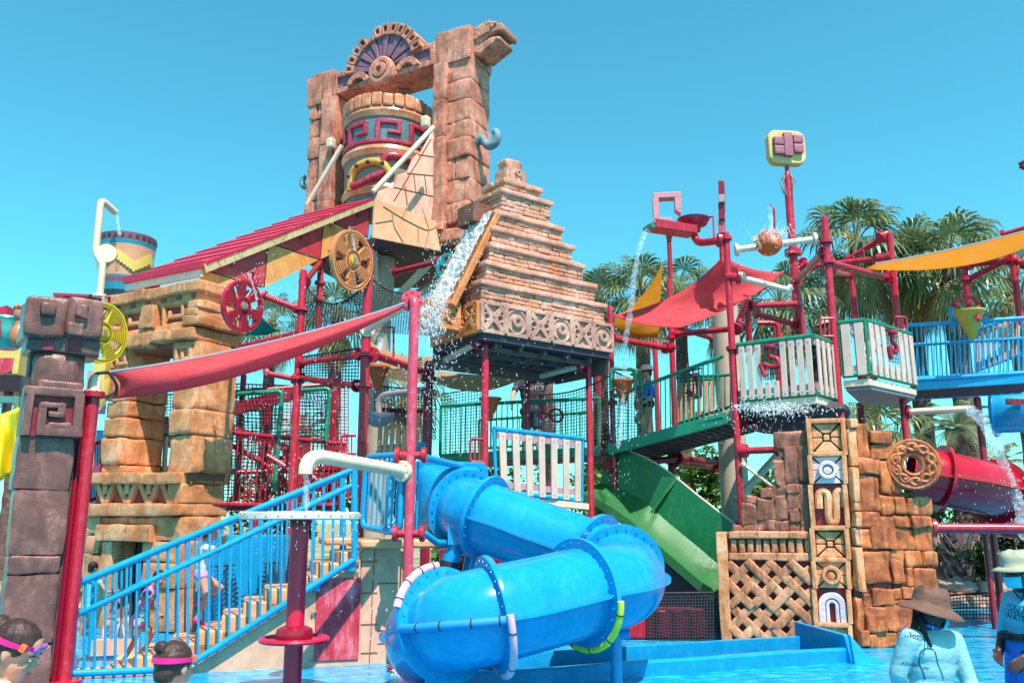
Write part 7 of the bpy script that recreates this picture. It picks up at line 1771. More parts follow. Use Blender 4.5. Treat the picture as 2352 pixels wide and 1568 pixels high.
# grass tufts by the bank
m = MB()
for i in range(500):
    x = g_.uniform(2140, 2370); p = wz(x, 1350, .12); p = V3((p.x, 19.3 + g_.uniform(0, 1.2), .12)); l = g_.uniform(.2, .55); d = V3((g_.gauss(0, .3), g_.gauss(0, .3), 1)).normalized(); w = V3((.012, 0, 0)); m.add([p - w, p + w, p + d * l * .6 + w * .6, p + d * l + V3((d.x * .2, 0, -.05))], [(0, 1, 2, 3)])
tag(m.build('bank_grass', M['leaf'], smooth=False, recalc=False), 'long grass blades growing on the bank behind the lifeguards', 'grass', kind='stuff')
# ---------------------------------------------------------------- falling water, splashes
def jet(pts, r, lb, cat='water jet', name='falling_stream', n=6, wob=.3):
    c = cr([A(*q) for q in pts], n); g2 = random.Random(len(lb)); m = MB(); rs = [r * (1 + wob * g2.uniform(-1, 1)) for _ in c]; c = [p + V3((g2.uniform(-1, 1), g2.uniform(-1, 1), 0)) * r * .25 for p in c]; m.tube(c, rs, 8); return tag(m.build(name, M['jet']), lb, cat)
jet(((1492, 522, 14.6), (1473, 556, 14.5), (1460, 612, 14.5), (1453, 680, 14.6), (1449, 700, 14.7), (1437, 790, 14.9), (1432, 872, 15.2)), .05, 'thin stream falling from the red spout trough into the rust cone', n=12)
jet(((1432, 905, 15.0), (1428, 960, 15.0), (1420, 1030, 15.0)), .035, 'broken stream dripping below the rust cone by the ramp', n=10, wob=.6)
jet(((2222, 940, 14.6), (2252, 962, 14.4), (2281, 1010, 14.3), (2312, 1085, 14.2), (2326, 1125, 14.15), (2342, 1165, 14.1), (2350, 1230, 14.0)), .085, 'arching jet pouring from the cream spout pipe at the right', n=12, wob=.25)
jet(((702, 1088, 9.4), (703, 1110, 9.4), (704, 1180, 9.4)), .03, 'short drip falling from the thick cream spout onto the white disc', n=8, wob=.4)
jet(((265, 488, 17.6), (270, 505, 17.6), (274, 540, 17.6)), .035, 'thin stream falling into the painted bucket', wob=.4)
for x, y0, x1, y1, Y, lb in ((569, 626, 590, 690, 13.4, 'red'), (802, 524, 815, 575, 12.6, 'orange'), (238, 684, 236, 705, 12.5, 'yellow')): jet(((x, y0, Y), ((x + x1) / 2, (y0 + y1) / 2 - 8, Y), (x1, y1, Y)), .022, 'small white spurt feeding the %s water wheel' % lb, wob=.5)
jet(((1768, 472, 14.4), (1770, 500, 14.4), (1774, 535, 14.3)), .045, 'white spurt falling on the orange tipping cone', wob=.4)
jet(((877, 757, 15.6), (874, 780, 15.6), (869, 830, 15.2)), .05, 'white spurt falling into the orange cone by the tall pole', wob=.5)
pipe([A(904, 820, 15.6), A(904, 752, 15.6), A(876, 752, 15.6)], .022, 'thin red feed spout above the orange cone by the tall pole', 'red', 'feed_spout', ends=(0, 0), n=8)
dg_ = random.Random(5); drops = MB()
def drop(p, r): p = V3(p); drops.add([p + XA * r, p - XA * r, p + YA * r, p - YA * r, p + UP * r * 2.0, p - UP * r * 2.0], [(0, 2, 4), (2, 1, 4), (1, 3, 4), (3, 0, 4), (2, 0, 5), (1, 2, 5), (3, 1, 5), (0, 3, 5)])
def spray(x, y, sx, sy, Y, n, r=.012, dY=.6):
    for _ in range(n): drop(A(x + dg_.gauss(0, sx), y + dg_.gauss(0, sy), Y + dg_.uniform(-dY, dY)), r * dg_.uniform(.3, .95))
spray(985, 750, 22, 30, 12.9, 300, .016); spray(1000, 830, 35, 60, 12.8, 250, .013); spray(900, 900, 110, 100, 13.5, 420, .011, 1.5); spray(700, 1000, 110, 110, 14, 420, .011, 1.2)
spray(1785, 540, 30, 14, 14.0, 220, .013, .3); spray(1810, 600, 60, 60, 14.0, 160, .011); spray(1790, 935, 50, 8, 13.7, 260, .016, .3); spray(1770, 965, 70, 25, 13.9, 260, .011); spray(2330, 1150, 18, 50, 14.0, 160, .013); spray(2200, 1150, 80, 60, 13.8, 120, .01)
spray(1430, 960, 22, 90, 15.0, 200, .012); spray(600, 660, 40, 40, 13.3, 160, .011); spray(810, 620, 40, 50, 13.1, 140, .011); spray(1180, 900, 80, 60, 13.0, 160, .01); spray(700, 1300, 90, 80, 9.0, 110, .006); spray(1035, 1265, 30, 25, 12, 120, .011); spray(1030, 610, 35, 60, 13.0, 220, .013)
for k in range(24):                                              # beads falling off the edge of the white disc
    a = -math.pi * (k + .5) / 24; x = 690 + 133 * math.cos(a)
    for j in range(5): drop(A(x + dg_.uniform(-2, 2), 1196 + dg_.uniform(0, 80) * (1 if k % 3 == 0 else .3), 8.8 - .6 * abs(math.sin(a))), .005)
tag(drops.build('water_droplets', M['drop'], smooth=False, recalc=False), 'countless water droplets spraying through the play structure', 'water', kind='stuff')
def splash(x, y, w, h, Y, lb, seed, n=26):
    g2 = random.Random(seed); m = MB()
    for _ in range(n * 9):
        p = A(x + g2.gauss(0, w / 3), y + g2.gauss(0, h / 3), Y + g2.uniform(-.25, .25)); r = g2.uniform(.004, .015)
        e = p + V3((g2.gauss(0, 1), g2.gauss(0, 1), g2.gauss(-.8, 1))) * r * 1.7; m.tube([p, p.lerp(e, .5) + UP * r * .5, e], [r * .5, r, r * .3], 5)
    tag(m.build('white_splash', M['foam'], ang=70), lb, 'splash', kind='stuff')
splash(988, 722, 46, 60, 13.0, 'white splash where the pyramid chute lands beside the elbow pole', 1, 60); splash(1788, 938, 150, 22, 13.6, 'white water spilling over the front edge of the larger balcony', 2, 50); splash(1778, 533, 56, 20, 14.0, 'white splash bursting over the orange tipping cone', 3, 14); splash(1008, 690, 30, 50, 13.1, 'white foam on the lower end of the pyramid chute', 4, 40)
splash(918, 1548, 36, 10, 10.7, 'small splash round the foot of the red elbow pole', 6, 16)
# ---------------------------------------------------------------- people
def torso(m, J, s, k=1.0, hips=True):
    sl, sr = J['sL'], J['sR']; sx = (sr - sl); w = sx.length; ax0 = sx.normalized(); mid = (sl + sr) / 2
    up = (mid - J['pel']); L = up.length; ax2 = up.normalized(); ax1 = ax2.cross(ax0).normalized(); ax = (ax0, ax1, ax2)
    m.sph(mid - ax2 * L * .16, (w * .46 * k, .115 * s * k, L * .34), 18, 12, ax)
    m.sph(mid - ax2 * L * .40, (w * .40 * k, .110 * s * k, L * .38), 18, 12, ax)
    m.sph(mid - ax2 * L * .68, (w * .37 * k, .105 * s * k, L * .34), 18, 12, ax)
    cap(m, sl, sr, .062 * s * k, .062 * s * k)
    cap(m, J['neck'], mid, .05 * s * k, .08 * s * k)
    if hips: m.sph(J['pel'], (w * .42 * k, .125 * s * k, L * .26), 18, 12, ax)
    return ax
def person(label, J, s, skin='skin1', head=None, wear=(), hair=None, vox=.011, group=None, fing=True, face=True, cat='person', hs=1.0, curl=.5):
    J = {k: (A(*v) if not isinstance(v, V3) else v) for k, v in J.items()}
    lo = min((v for v in J.values()), key=lambda v: v.z); root = thing('person', label, cat, V3((J['pel'].x, J['pel'].y, lo.z)), group)
    m = MB(); ax = torso(m, J, s)
    for q in 'LR':
        if 'e' + q in J:
            chain(m, [J['s' + q], J['e' + q], J['w' + q]], [.056 * s, .044 * s, .03 * s])
            d = (J['w' + q] - J['e' + q]).normalized(); pal = ax[0] * (1 if q == 'L' else -1)
            if fing: hand(m, J['w' + q], d, pal, s * hs, curl, 1)
            else: cap(m, J['w' + q], J['w' + q] + d * .12 * s, .03 * s, .02 * s)
        if 'k' + q in J:
            hp = J['pel'] + ax[0] * (.085 * s * (-1 if q == 'L' else 1)) - ax[2] * .03 * s
            chain(m, [hp, J['k' + q], J['a' + q]], [.088 * s, .058 * s, .038 * s]); mid = J['k' + q].lerp(J['a' + q], .3); m.sph(mid - ax[1] * .0, (.056 * s,) * 3)
            if 't' + q in J: chain(m, [J['a' + q] - UP * .02 * s, J['a' + q].lerp(J['t' + q], .6), J['t' + q]], [.04 * s, .036 * s, .024 * s])
    P = hax = None
    if head:
        hc, h, f, u = head; hc = A(*hc) if not isinstance(hc, V3) else hc; P, hax = head_shapes(m, hc, h, f, u); cap(m, P(0, -.1, -.2), J['neck'], .052 * s * 1.05, .058 * s)
    b = fuse(m, vox, 3); b.build('body', M[skin], root, ang=180)
    if P and face: face_parts(root, P, hax, h)
    if P and hair:
        hm = MB(); hm.sph(P(0, -.09, .15), (.375 * h, .43 * h, .40 * h), 20, 14, hax)
        if 'long' in hair[1]: cap(hm, P(0, -.36, .0), P(0, -.42, -.75), .22 * h, .1 * h)
        if 'bun' in hair[1]: hm.sph(P(*hair[2]), (.17 * h, .15 * h, .15 * h), 14, 10, hax); cap(hm, P(0, -.3, .1), P(*hair[2]), .2 * h, .1 * h)
        if 'nape' in hair[1]: hm.sph(P(0, -.28, -.12), (.27 * h, .2 * h, .26 * h), 14, 10, hax)
        if 'braid' in hair[1]:
            a, e = P(0, -.4, -.1), P(-.05, -.55, -1.1)
            for i in range(9): p = a.lerp(e, i / 8); hm.sph(p + hax[0] * (.03 * h * (-1) ** i), (.085 * h, .085 * h, .1 * h), 8, 6)
        hb = fuse(hm, max(vox * .7, .006), 2)
        for i, v in enumerate(hb.v): hb.v[i] = v + noise.noise_vector(V3((v.x * 14, v.y * 14, v.z * 60))) * h * .014
        hb.build('hair', M[hair[0]], root, ang=180)
    for it in wear:
        kind, mt = it[0], it[1]; m = MB(); kw = it[2] if len(it) > 2 else {}
        if kind == 'shirt':
            torso(m, J, s, 1.09, hips=kw.get('long', True)); n = kw.get('sl', .5)
            for q in 'LR':
                if 'e' + q in J:
                    e = J['e' + q]
                    if n <= 1: sleeve(m, J['s' + q], J['s' + q].lerp(e, n), .072 * s, (.064 if n < .9 else .056) * s); m.sph(J['s' + q], .072 * s)
                    else: chain(m, [J['s' + q], e], [.068 * s, .056 * s]); sleeve(m, e, e.lerp(J['w' + q], n - 1), .057 * s, .045 * s)
        elif kind == 'shorts':
            m.sph(J['pel'], (.172 * s, .142 * s, .15 * s), 18, 12, ax); n = kw.get('len', .5)
            for q in 'LR':
                if 'k' + q in J:
                    hp = J['pel'] + ax[0] * (.085 * s * (-1 if q == 'L' else 1)) - ax[2] * .03 * s; sleeve(m, hp, hp.lerp(J['k' + q], n), .108 * s, (.098 if n > .25 else .1) * s)
        elif kind == 'shoe':
            for q in 'LR':
                if 't' + q in J: o = MB(); chain(o, [J['a' + q] - UP * .02 * s, J['t' + q]], [.052 * s, .036 * s]); fuse(o, .009, 2).build('shoe', M[mt], root, ang=180)
            continue
        fuse(m, max(vox, .012), 3).build(kw.get('name', kind), M[mt], root, ang=180)
    return root, J, ax, P, hax
def hat(root, P, hax, h, mat, tilt=0.0, brim=.85, low=.22, droop=.16, cap_only=False, crumple=.06):
    m = MB(); n = 36
    c0 = P(0, -.06, low); u = hax[2]; pr = []
    vs_ = []; loops = [(brim, -droop), (brim * .8, -droop * .45), (.52, .0), (.47, .02), (.46, .13), (.44, .25), (.41, .36), (.33, .43), (.18, .45), (.02, .44)]
    for k, (r, z) in enumerate(loops):
        for i in range(n):
            a = 2 * math.pi * i / n; wv = noise.noise(V3((math.cos(a) * 1.4, math.sin(a) * 1.4, k * .5))) * (.06 if k < 3 else crumple)
            rx, ry = r * .92, r * 1.08
            if cap_only and k < 2: rx *= .56 / r; ry = .56 + (.45 * max(0, math.sin(a)) ** 2 if math.sin(a) > 0 else 0); 
            vs_.append(c0 + hax[0] * (rx * math.cos(a) * h) + hax[1] * (ry * math.sin(a) * h) + u * ((z + wv) * h))
    m.add(vs_, [(k * n + i, k * n + (i + 1) % n, (k + 1) * n + (i + 1) % n, (k + 1) * n + i) for k in range(len(loops) - 1) for i in range(n)] + [tuple(range((len(loops) - 1) * n, len(loops) * n))])
    return m.build('hat', M[mat], root, solid=.006, ang=80)
def mask(root, P, hax, h):
    m = MB()
    def f(u, v):
        a = (u - .5) * 2.0; z = -.04 - .36 * v; r = .40 + .10 * math.sin(math.pi * v) * math.cos(a * .9) - .06 * v
        pl = .008 * math.sin(v * 18)
        return P(.36 * math.sin(a) * (1 - .15 * v), .06 + r * math.cos(a) * .98 + pl, z)
    m.patch(f, 16, 10); m.build('face_mask', M['mask'], root, solid=.004)
    t = MB()
    for s in (-1, 1): t.tube([P(.33 * s, .2, -.03), P(.36 * s, .0, .04), P(.37 * s, -.06, -.02)], .008 * h * 2, 5)
    t.build('mask_strap', M['mask'], root)

# lifeguard with brown hat, seen from behind
J = dict(neck=(2136, 1440, 6.08), sL=(2088, 1466, 5.98), sR=(2190, 1470, 6.2), pel=(2138, 1625, 6.12), eL=(2062, 1546, 6.02), wL=(2076, 1612, 6.25), eR=(2226, 1566, 6.15), wR=(2262, 1640, 6.0), kL=(2118, 1760, 6.2), aL=(2118, 1900, 6.2), kR=(2165, 1760, 6.3), aR=(2165, 1900, 6.3))
r, J, ax, P, hax = person('lifeguard in aqua long sleeved rash shirt and wide brown hat, seen from behind', J, 1.03, 'skin3', head=((2140, 1404, 6.05), .235, (.92, .12, -.22), (.1, -.05, 1)), wear=(('shirt', 'rash', dict(sl=1.95, name='rash_shirt')), ('shorts', 'blackcloth', dict(len=.6))), hair=('hairblack', 'nape'), vox=.009, face=False)
hat(r, P, hax, .25, 'hatbrown', brim=.84, low=.16, droop=.2, crumple=.16); mask(r, P, hax, .24)
m = MB()
for k, (dx, dz) in enumerate(((-.1, 0), (-.04, -.02), (.03, -.01), (.09, .03), (-.15, .03))):
    a = P(dx - .05, -.4, -.05); pts = cr([a, a + V3((-.02 + dx * .1, -.05, -.06)), a + V3((-.03 + dx * .3, -.075, -.13 - dz)), a + V3((-.02 + dx * .4, -.085, -.19 - dz))], 5); m.tube(pts, [.011 * (1 + .2 * (i % 2)) for i in range(len(pts))], 7)
m.build('locs', M['hairblack'], r)
MB().tube([P(-.2, -.25, -.42), P(.0, -.34, -.42), P(.2, -.2, -.4), P(.22, .1, -.42)], .012, 8).build('blue_lanyard', M['shortsblue'], r)
# seams and lettering follow the back of the shirt
from mathutils.bvhtree import BVHTree
sh = [o for o in r.children if o.name.startswith('rash_shirt')][0]
def on_cloth(sh, root, make, mat, nm, d, off=.0018):
    bv = BVHTree.FromPolygons([v.co + root.location for v in sh.data.vertices], [list(p.vertices) for p in sh.data.polygons]); d = V3(d).normalized()
    vs_, fs_ = make(); o = MB(); o.add(onto(bv, vs_, d, off), fs_); return o.build(nm, M[mat], sh, smooth=False, recalc=False)
def lettering(s, cx, cy, Y, size, ang, bold=.0, xdir=None):
    def mk():
        v, f = text_mesh(s, size, bold); c = A(cx, cy, Y); a = R(ang); x = (xdir or XA); 
        return [c + x * (q.x * math.cos(a) - q.y * math.sin(a)) + UP * (q.x * math.sin(a) + q.y * math.cos(a)) for q in v], f
    return mk
def stroke(pts, w, Y):
    def mk():
        m = MB(); q = cr([A(x, y, Y) for x, y in pts], 6)
        for a, b in zip(q, q[1:]):
            d = (b - a).normalized(); n_ = d.cross(YA).normalized() * w / 2; m.add([a - n_, a + n_, b + n_, b - n_], [(0, 1, 2, 3)])
        return m.v, m.f
    return mk
Z4 = lambda x, y: (1936.3 + x / 5.653, 1290.8 + y / 5.653)
on_cloth(sh, r, lettering('LIFEGUARD', *Z4(1010, 1012), 5.9, .036, -14, .0004), 'ink', 'shirt_lettering', YA)
ar = [((1052, 965), (1035, 975), (1020, 960), (1000, 955), (975, 958), (955, 952), (945, 935)), ((945, 950), (925, 945), (905, 940), (893, 925), (903, 912), (912, 925))]
for pl in ar: on_cloth(sh, r, stroke([Z4(*q) for q in pl], .006, 5.9), 'ink', 'arabic_lettering', YA)
on_cloth(sh, r, stroke([Z4(985, 915), Z4(990, 916)], .007, 5.9), 'ink', 'arabic_lettering', YA); on_cloth(sh, r, stroke([Z4(950, 905), Z4(957, 906)], .007, 5.9), 'ink', 'arabic_lettering', YA); on_cloth(sh, r, stroke([Z4(912, 890), Z4(918, 891)], .007, 5.9), 'ink', 'arabic_lettering', YA)
on_cloth(sh, r, lettering('AQUAVENTURE', *Z4(985, 1375), 5.9, .026, -12, .0002), 'ink', 'shirt_lettering', YA)
for pl in (((1165, 820), (1175, 950), (1190, 1135)), ((1090, 1240), (1105, 1180), (1180, 1140), (1270, 1160)), ((1095, 1250), (1100, 1350), (1145, 1450), (1185, 1568)), ((1280, 1175), (1330, 1320), (1400, 1470), (1440, 1560)), ((830, 800), (760, 880), (720, 970), (712, 1060))):
    on_cloth(sh, r, stroke([Z4(*q) for q in pl], .009, 5.85), 'seam', 'shirt_seam', YA, .0018)
# second lifeguard, at the right edge
J = dict(neck=(2350, 1354, 6.95), sL=(2392, 1388, 6.74), sR=(2324, 1376, 7.14), pel=(2360, 1490, 6.95), eR=(2307, 1440, 7.16), wR=(2296, 1494, 7.0), eL=(2402, 1466, 6.62), wL=(2354, 1510, 6.5), kL=(2375, 1640, 6.85), aL=(2375, 1780, 6.9), kR=(2345, 1640, 7.0), aR=(2345, 1780, 7.0))
r, J, ax, P, hax = person('lifeguard in cyan shirt, blue shorts and pale hat standing at the right edge', J, 1.08, 'skin3', head=((2336, 1316, 6.88), .245, (-.88, -.42, -.12), (-.05, 0, 1)), wear=(('shirt', 'rash2', dict(sl=1.35)), ('shorts', 'shortsblue', dict(len=.95))), hair=('hairblack', 'short'), vox=.008, curl=.45, face=False)
hat(r, P, hax, .25, 'hatpale', brim=.78, low=.24, droop=.1); mask(r, P, hax, .25)
m = MB(); m.lathe(J['pel'] + UP * .1, UP, [(-.025, .16), (-.025, .172), (.025, .172), (.025, .16)], 28); m.build('belt', M['blackcloth'], r)
m = MB(); m.lathe(J['wL'].lerp(J['eL'], .12), J['eL'] - J['wL'], [(-.014, .036), (-.014, .043), (.014, .043), (.014, .036)], 16); m.build('watch', M['blackcloth'], r)
MB().tube([P(-.2, .1, -.5), J['neck'] + V3((-.09, -.1, -.1)), J['neck'] + V3((-.1, -.12, -.2)), J['neck'] + V3((-.06, -.1, -.1)), P(.2, .1, -.5)], .006, 6).build('whistle_cord', M['black'], r)
sh = [o for o in r.children if o.name.startswith('shirt')][0]
dd = V3((.62, .78, 0)); xd = V3((.78, -.62, 0))
for s_, y, sz in (("YOU'RE", 640, .058), ('DIFFERENT', 708, .05), ('WATER', 776, .056)): on_cloth(sh, r, lettering(s_, *Z4(2200, y + 12), 6.7, sz, -4, .001, xd), 'ink', 'shirt_lettering', dd)

# two wet heads close to the camera
def goggles(root, P, hax, h, a0, tiltz, lens_side):
    m = MB(); n = 48; vs_ = []
    for i in range(n):
        a = 2 * math.pi * i / n; w = .05 - .012 * math.cos(a - math.pi / 2); c = (.40 * math.cos(a), -.09 + .462 * math.sin(a), .17 + tiltz * math.sin(a))
        for k, dz in ((0, -w), (0, w), (.014, w), (.014, -w)): vs_.append(P(c[0] * (1 + k), c[1] * (1 + k), c[2] + dz))
    m.add(vs_, [(4 * i + j, 4 * i + (j + 1) % 4, 4 * ((i + 1) % n) + (j + 1) % 4, 4 * ((i + 1) % n) + j) for i in range(n) for j in range(4)])
    st = m.build('goggle_strap', M['hotpink'], root)
    for s in (-1, 1):
        q = P(.17 * s, .345, .17 + tiltz * .95); MB().sph(q, (.105 * h, .045 * h, .07 * h), 14, 10, hax).build('goggle_lens', M['lens'], st)
        MB().rock(P(.345 * s, .17, .17 + tiltz * .55), (.05 * h, .11 * h, .1 * h), hax, r=.006, amp=.0, n=4).build('goggle_clasp', M['clasp'], st)
J = dict(neck=(14, 1560, 3.5), sL=(-12, 1592, 3.72), sR=(-6, 1604, 3.28), pel=(-20, 1800, 3.5), eR=(20, 1720, 3.3), wR=(60, 1780, 3.3), eL=(20, 1710, 3.7), wL=(50, 1780, 3.7), kL=(-10, 2100, 3.6), aL=(-10, 2350, 3.6), kR=(-10, 2100, 3.4), aR=(-10, 2350, 3.4))
r, J, ax, P, hax = person('girl with dark bun and pink goggles in profile, close at the lower left corner', J, .72, 'skin1', head=((38, 1494, 3.5), .215, (.83, .12, -.45), (.42, .02, .9)), wear=(('shirt', 'shirtpeach', dict(sl=.6)),), hair=('hairdark', 'bun', (0, -.52, .28)), vox=.007)
goggles(r, P, hax, .215, 0, .06, 1); MB().lathe(P(0, -.43, .25), P(0, -.52, .28) - P(0, -.4, .24), [(-.01, .022), (-.006, .03), (.006, .03), (.01, .022)], 14).build('hair_tie', M['swimlilac'], r)
J = dict(neck=(402, 1590, 4.3), sL=(358, 1618, 4.3), sR=(450, 1622, 4.2), pel=(402, 1820, 4.3), kL=(380, 2050, 4.3), aL=(380, 2250, 4.3), kR=(425, 2050, 4.3), aR=(425, 2250, 4.3), eL=(345, 1720, 4.3), wL=(345, 1790, 4.2), eR=(460, 1720, 4.2), wR=(460, 1790, 4.1))
r, J, ax, P, hax = person('child with brown bun and pink goggle strap seen from behind in front of the stairs', J, .72, 'skin1', head=((402, 1530, 4.25), .215, (.42, .86, -.1), (.02, .0, 1)), wear=(('shirt', 'shirtpeach', dict(sl=.6)),), hair=('hairdark', 'bun nape', (-.06, -.42, .40)), vox=.007)
goggles(r, P, hax, .215, 0, .03, 1)
# children on the stairs
J = dict(neck=(473, 1243, 11.3), sL=(470, 1254, 11.4), sR=(474, 1258, 11.18), pel=(464, 1318, 11.3), eR=(496, 1262, 11.12), wR=(512, 1238, 11.0), eL=(492, 1268, 11.5), wL=(508, 1250, 11.6), kR=(476, 1368, 11.2), aR=(450, 1420, 11.2), tR=(466, 1432, 11.15), kL=(507, 1348, 11.45), aL=(462, 1374, 11.5), tL=(448, 1386, 11.5))
r, J, ax, P, hax = person('girl in pale rash shirt and pink shoes climbing the stairs', J, .72, 'skin1', head=((485, 1224, 11.3), .2, (.95, -.12, .12), (0, 0, 1)), wear=(('shirt', 'swimpale', dict(sl=.75, name='rash_shirt')), ('shorts', 'swimlilac', dict(len=.12, name='swim_bottom')), ('shoe', 'swimhot')), hair=('hairbrown', 'nape long'), vox=.009)
J = dict(neck=(352, 1344, 10.9), sL=(346, 1356, 11.02), sR=(340, 1360, 10.8), pel=(316, 1425, 10.9), eR=(326, 1374, 10.75), wR=(352, 1370, 10.65), eL=(350, 1396, 11.05), wL=(364, 1408, 11.05), kR=(309, 1471, 10.85), aR=(281, 1520, 10.85), tR=(276, 1530, 10.8), kL=(350, 1450, 11.0), aL=(328, 1500, 11.05), tL=(346, 1506, 11.0))
r, J, ax, P, hax = person('girl in pink printed swimsuit with braid stepping onto the lowest stairs', J, .62, 'skin2', head=((366, 1328, 10.9), .185, (.88, -.15, -.3), (.25, 0, 1)), wear=(('shirt', 'swimpink', dict(sl=.0, name='swimsuit')), ('shorts', 'swimpink', dict(len=.22, name='swim_bottom'))), hair=('hairblack', 'braid nape'), vox=.009)
m = MB()
for q in 'LR': sleeve(m, J['s' + q].lerp(J['e' + q], -.15), J['s' + q].lerp(J['e' + q], .6), .052, .046)
fuse(m, .01, 2).build('hot_pink_sleeve', M['swimhot'], r, ang=180)
m = MB(); sh = [o for o in r.children if o.name.startswith('swimsuit')][0]
on_cloth(sh, r, stroke([(330, 1384), (326, 1392), (334, 1400), (324, 1408), (332, 1418), (320, 1424)], .05, 10.6), 'swimteal', 'print', YA); on_cloth(sh, r, stroke([(322, 1402), (330, 1406)], .04, 10.6), 'swimhot', 'print', YA, .008)
m = MB(); m.lathe(J['wR'], J['wR'] - J['eR'], [(-.02, .026), (-.02, .03), (.01, .03), (.01, .026)], 12); m.build('wristband', M['white'], r)
J = dict(neck=(213, 1322, 14.1), sL=(194, 1334, 14.1), sR=(230, 1336, 14.0), pel=(206, 1396, 14.05), eR=(246, 1360, 13.9), wR=(272, 1356, 13.8), eL=(180, 1350, 14.2), wL=(172, 1366, 14.1), kL=(190, 1428, 14.1), aL=(184, 1462, 14.1), kR=(214, 1430, 14.0), aR=(212, 1464, 14.0))
person('girl in turquoise printed swimsuit wading behind the lower stair railing', J, .62, 'skin2', head=((215, 1304, 14.05), .19, (.5, .8, -.1), (0, 0, 1)), wear=(('shirt', 'swimteal', dict(sl=.15, name='swimsuit')), ('shorts', 'swimteal', dict(len=.3, name='swim_skirt'))), hair=('hairblack', 'nape'), vox=.012, fing=False)
for x, lb, f, sk in ((262, 'boy with blue goggles sitting in the water behind the stairs', (-.3, -.95, 0), 'skin1'), (293, 'smaller dark haired child sitting in the water behind the stairs', (.2, -.95, -.1), 'skin2')):
    J = dict(neck=(x, 1412, 14.1), sL=(x + 15, 1424, 14.1), sR=(x - 16, 1424, 14.1), pel=(x, 1475, 14.1), eR=(x - 24, 1446, 14.0), wR=(x - 26, 1466, 13.9), eL=(x + 22, 1446, 14.0), wL=(x + 24, 1466, 13.9))
    r, J, ax, P, hax = person(lb, J, .6, sk, head=((x, 1396, 14.1), .19, f, (0, 0, 1)), wear=(('shorts', 'navy' if x < 280 else 'swimteal', {}),), hair=('hairblack', 'short'), vox=.012, fing=False)
    if x < 280:
        for s in (-1, 1): MB().sph(P(.16 * s, .36, .3), (.022, .012, .016), 10, 6, hax).build('goggle_lens', M['bluepipe'], r)
# people on the decks
J = dict(neck=(1222, 862, 17.4), sL=(1190, 878, 17.4), sR=(1254, 876, 17.35), pel=(1222, 944, 17.4), eL=(1178, 908, 17.2), wL=(1175, 930, 17.0), eR=(1276, 866, 17.3), wR=(1294, 858, 17.25), kL=(1206, 996, 17.4), aL=(1204, 1040, 17.5), kR=(1234, 996, 17.3), aR=(1236, 1040, 17.3), tL=(1198, 1047, 17.2), tR=(1240, 1047, 17.1))
r, J, ax, P, hax = person('man in charcoal shirt stretching his arm out on the green walkway', J, 1.08, 'skin1', head=((1224, 842, 17.35), .235, (.3, -.95, -.1), (0, 0, 1)), wear=(('shirt', 'darkshirt', dict(sl=.7)), ('shorts', 'denim', dict(len=.75))), hair=('hairbrown', 'short'), vox=.013, fing=True)
sh = [o for o in r.children if o.name.startswith('shirt')][0]; on_cloth(sh, r, lettering('ANTIS', 1232, 890, 17.0, .12, 0, .003), 'white', 'shirt_lettering', YA)
J = dict(neck=(1489, 873, 16.2), sL=(1488, 882, 16.35), sR=(1494, 884, 16.05), pel=(1487, 926, 16.2), eR=(1500, 908, 15.95), wR=(1482, 922, 15.8), eL=(1476, 906, 16.4), wL=(1462, 898, 16.35), kR=(1487, 962, 16.1), aR=(1482, 996, 16.1), tR=(1474, 1002, 16.1), kL=(1462, 962, 16.3), aL=(1478, 994, 16.4), tL=(1470, 1000, 16.35))
r, J, ax, P, hax = person('person in bright blue long sleeved top, cap and sunglasses walking down the ramp', J, .95, 'skin1', head=((1485, 855, 16.2), .22, (-.97, -.1, -.05), (0, 0, 1)), wear=(('shirt', 'brightblue', dict(sl=1.2)), ('shorts', 'blackcloth', dict(len=.15))), hair=('hairblack', 'nape'), vox=.012, fing=False)
hat(r, P, hax, .23, 'white', cap_only=True, low=.2, droop=.03); m = MB(); m.bar(P(-.3, .3, .03), P(.3, .3, .03), .03, .035); m.build('sunglasses', M['black'], r)
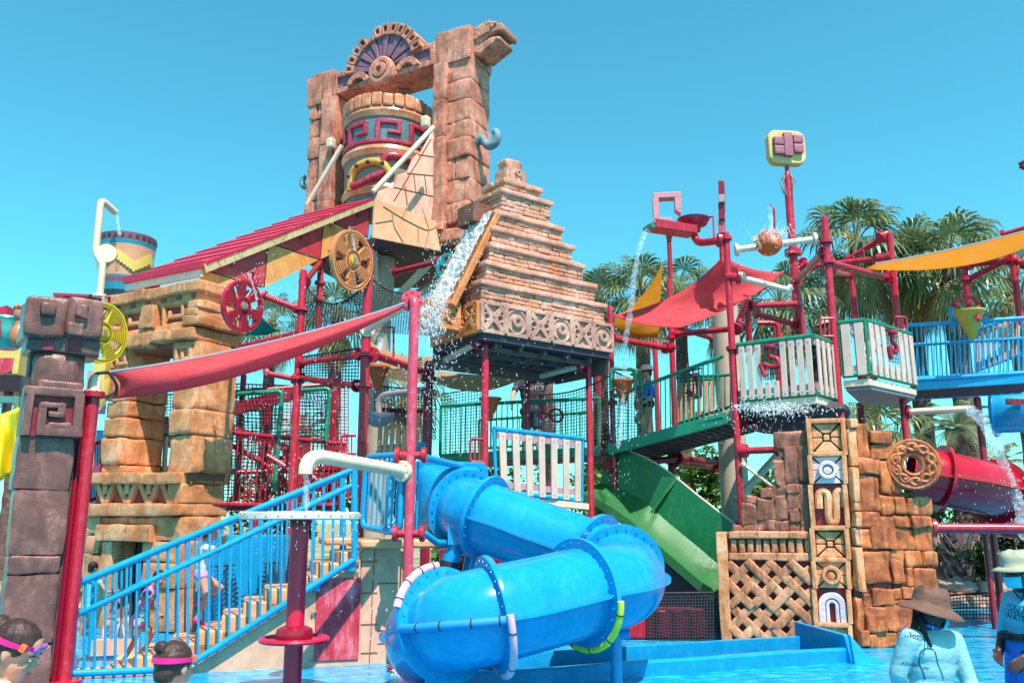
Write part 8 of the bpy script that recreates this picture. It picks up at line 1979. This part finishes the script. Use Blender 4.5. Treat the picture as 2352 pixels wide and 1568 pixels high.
J = dict(neck=(1463, 874, 16.5), sL=(1463, 880, 16.6), sR=(1466, 882, 16.4), pel=(1466, 912, 16.5), kL=(1458, 926, 16.5), aL=(1462, 942, 16.5), kR=(1462, 926, 16.4), aR=(1466, 942, 16.4), eL=(1456, 894, 16.6), wL=(1452, 904, 16.5), eR=(1470, 894, 16.35), wR=(1478, 900, 16.3))
r, J, ax, P, hax = person('small child in green hat carried by the person in the blue top', J, .5, 'skin1', head=((1461, 861, 16.5), .17, (-.8, -.5, 0), (0, 0, 1)), wear=(('shirt', 'swimpink', dict(sl=.5)),), vox=.012, fing=False); hat(r, P, hax, .18, 'green', brim=.7)
J = dict(neck=(1888, 768, 15.7), sL=(1864, 780, 15.7), sR=(1906, 782, 15.7), pel=(1882, 846, 15.7), eL=(1852, 808, 15.6), wL=(1858, 834, 15.5), eR=(1914, 812, 15.6), wR=(1908, 838, 15.5), kL=(1872, 890, 15.7), aL=(1872, 925, 15.8), kR=(1892, 890, 15.7), aR=(1892, 925, 15.8))
r, J, ax, P, hax = person('person in grey black shirt and pale hat behind the larger slatted balcony', J, 1.0, 'skin2', head=((1890, 752, 15.7), .23, (-.5, .8, -.2), (0, 0, 1)), wear=(('shirt', 'darkshirt', dict(sl=.9)), ('shorts', 'blackcloth', dict(len=.6))), hair=('hairblack', 'short'), vox=.013, fing=False); hat(r, P, hax, .25, 'hatpale', brim=.75)
J = dict(neck=(1999, 782, 15.0), sL=(1990, 790, 15.0), sR=(2008, 790, 15.0), pel=(1998, 828, 15.0), kL=(1994, 852, 15.0), aL=(1994, 876, 15.0), kR=(2004, 852, 15.0), aR=(2004, 876, 15.0), eL=(1984, 808, 14.9), wL=(1990, 822, 14.8), eR=(2014, 808, 14.9), wR=(2022, 796, 14.8))
person('child in floral white and pink swimwear behind the smaller slatted balcony', J, .6, 'skin1', head=((2000, 768, 15.0), .19, (.5, -.8, -.1), (0, 0, 1)), wear=(('shirt', 'swimpink', dict(sl=.4)), ('shorts', 'swimpale', dict(len=.4))), hair=('hairbrown', 'short'), vox=.013, fing=False)
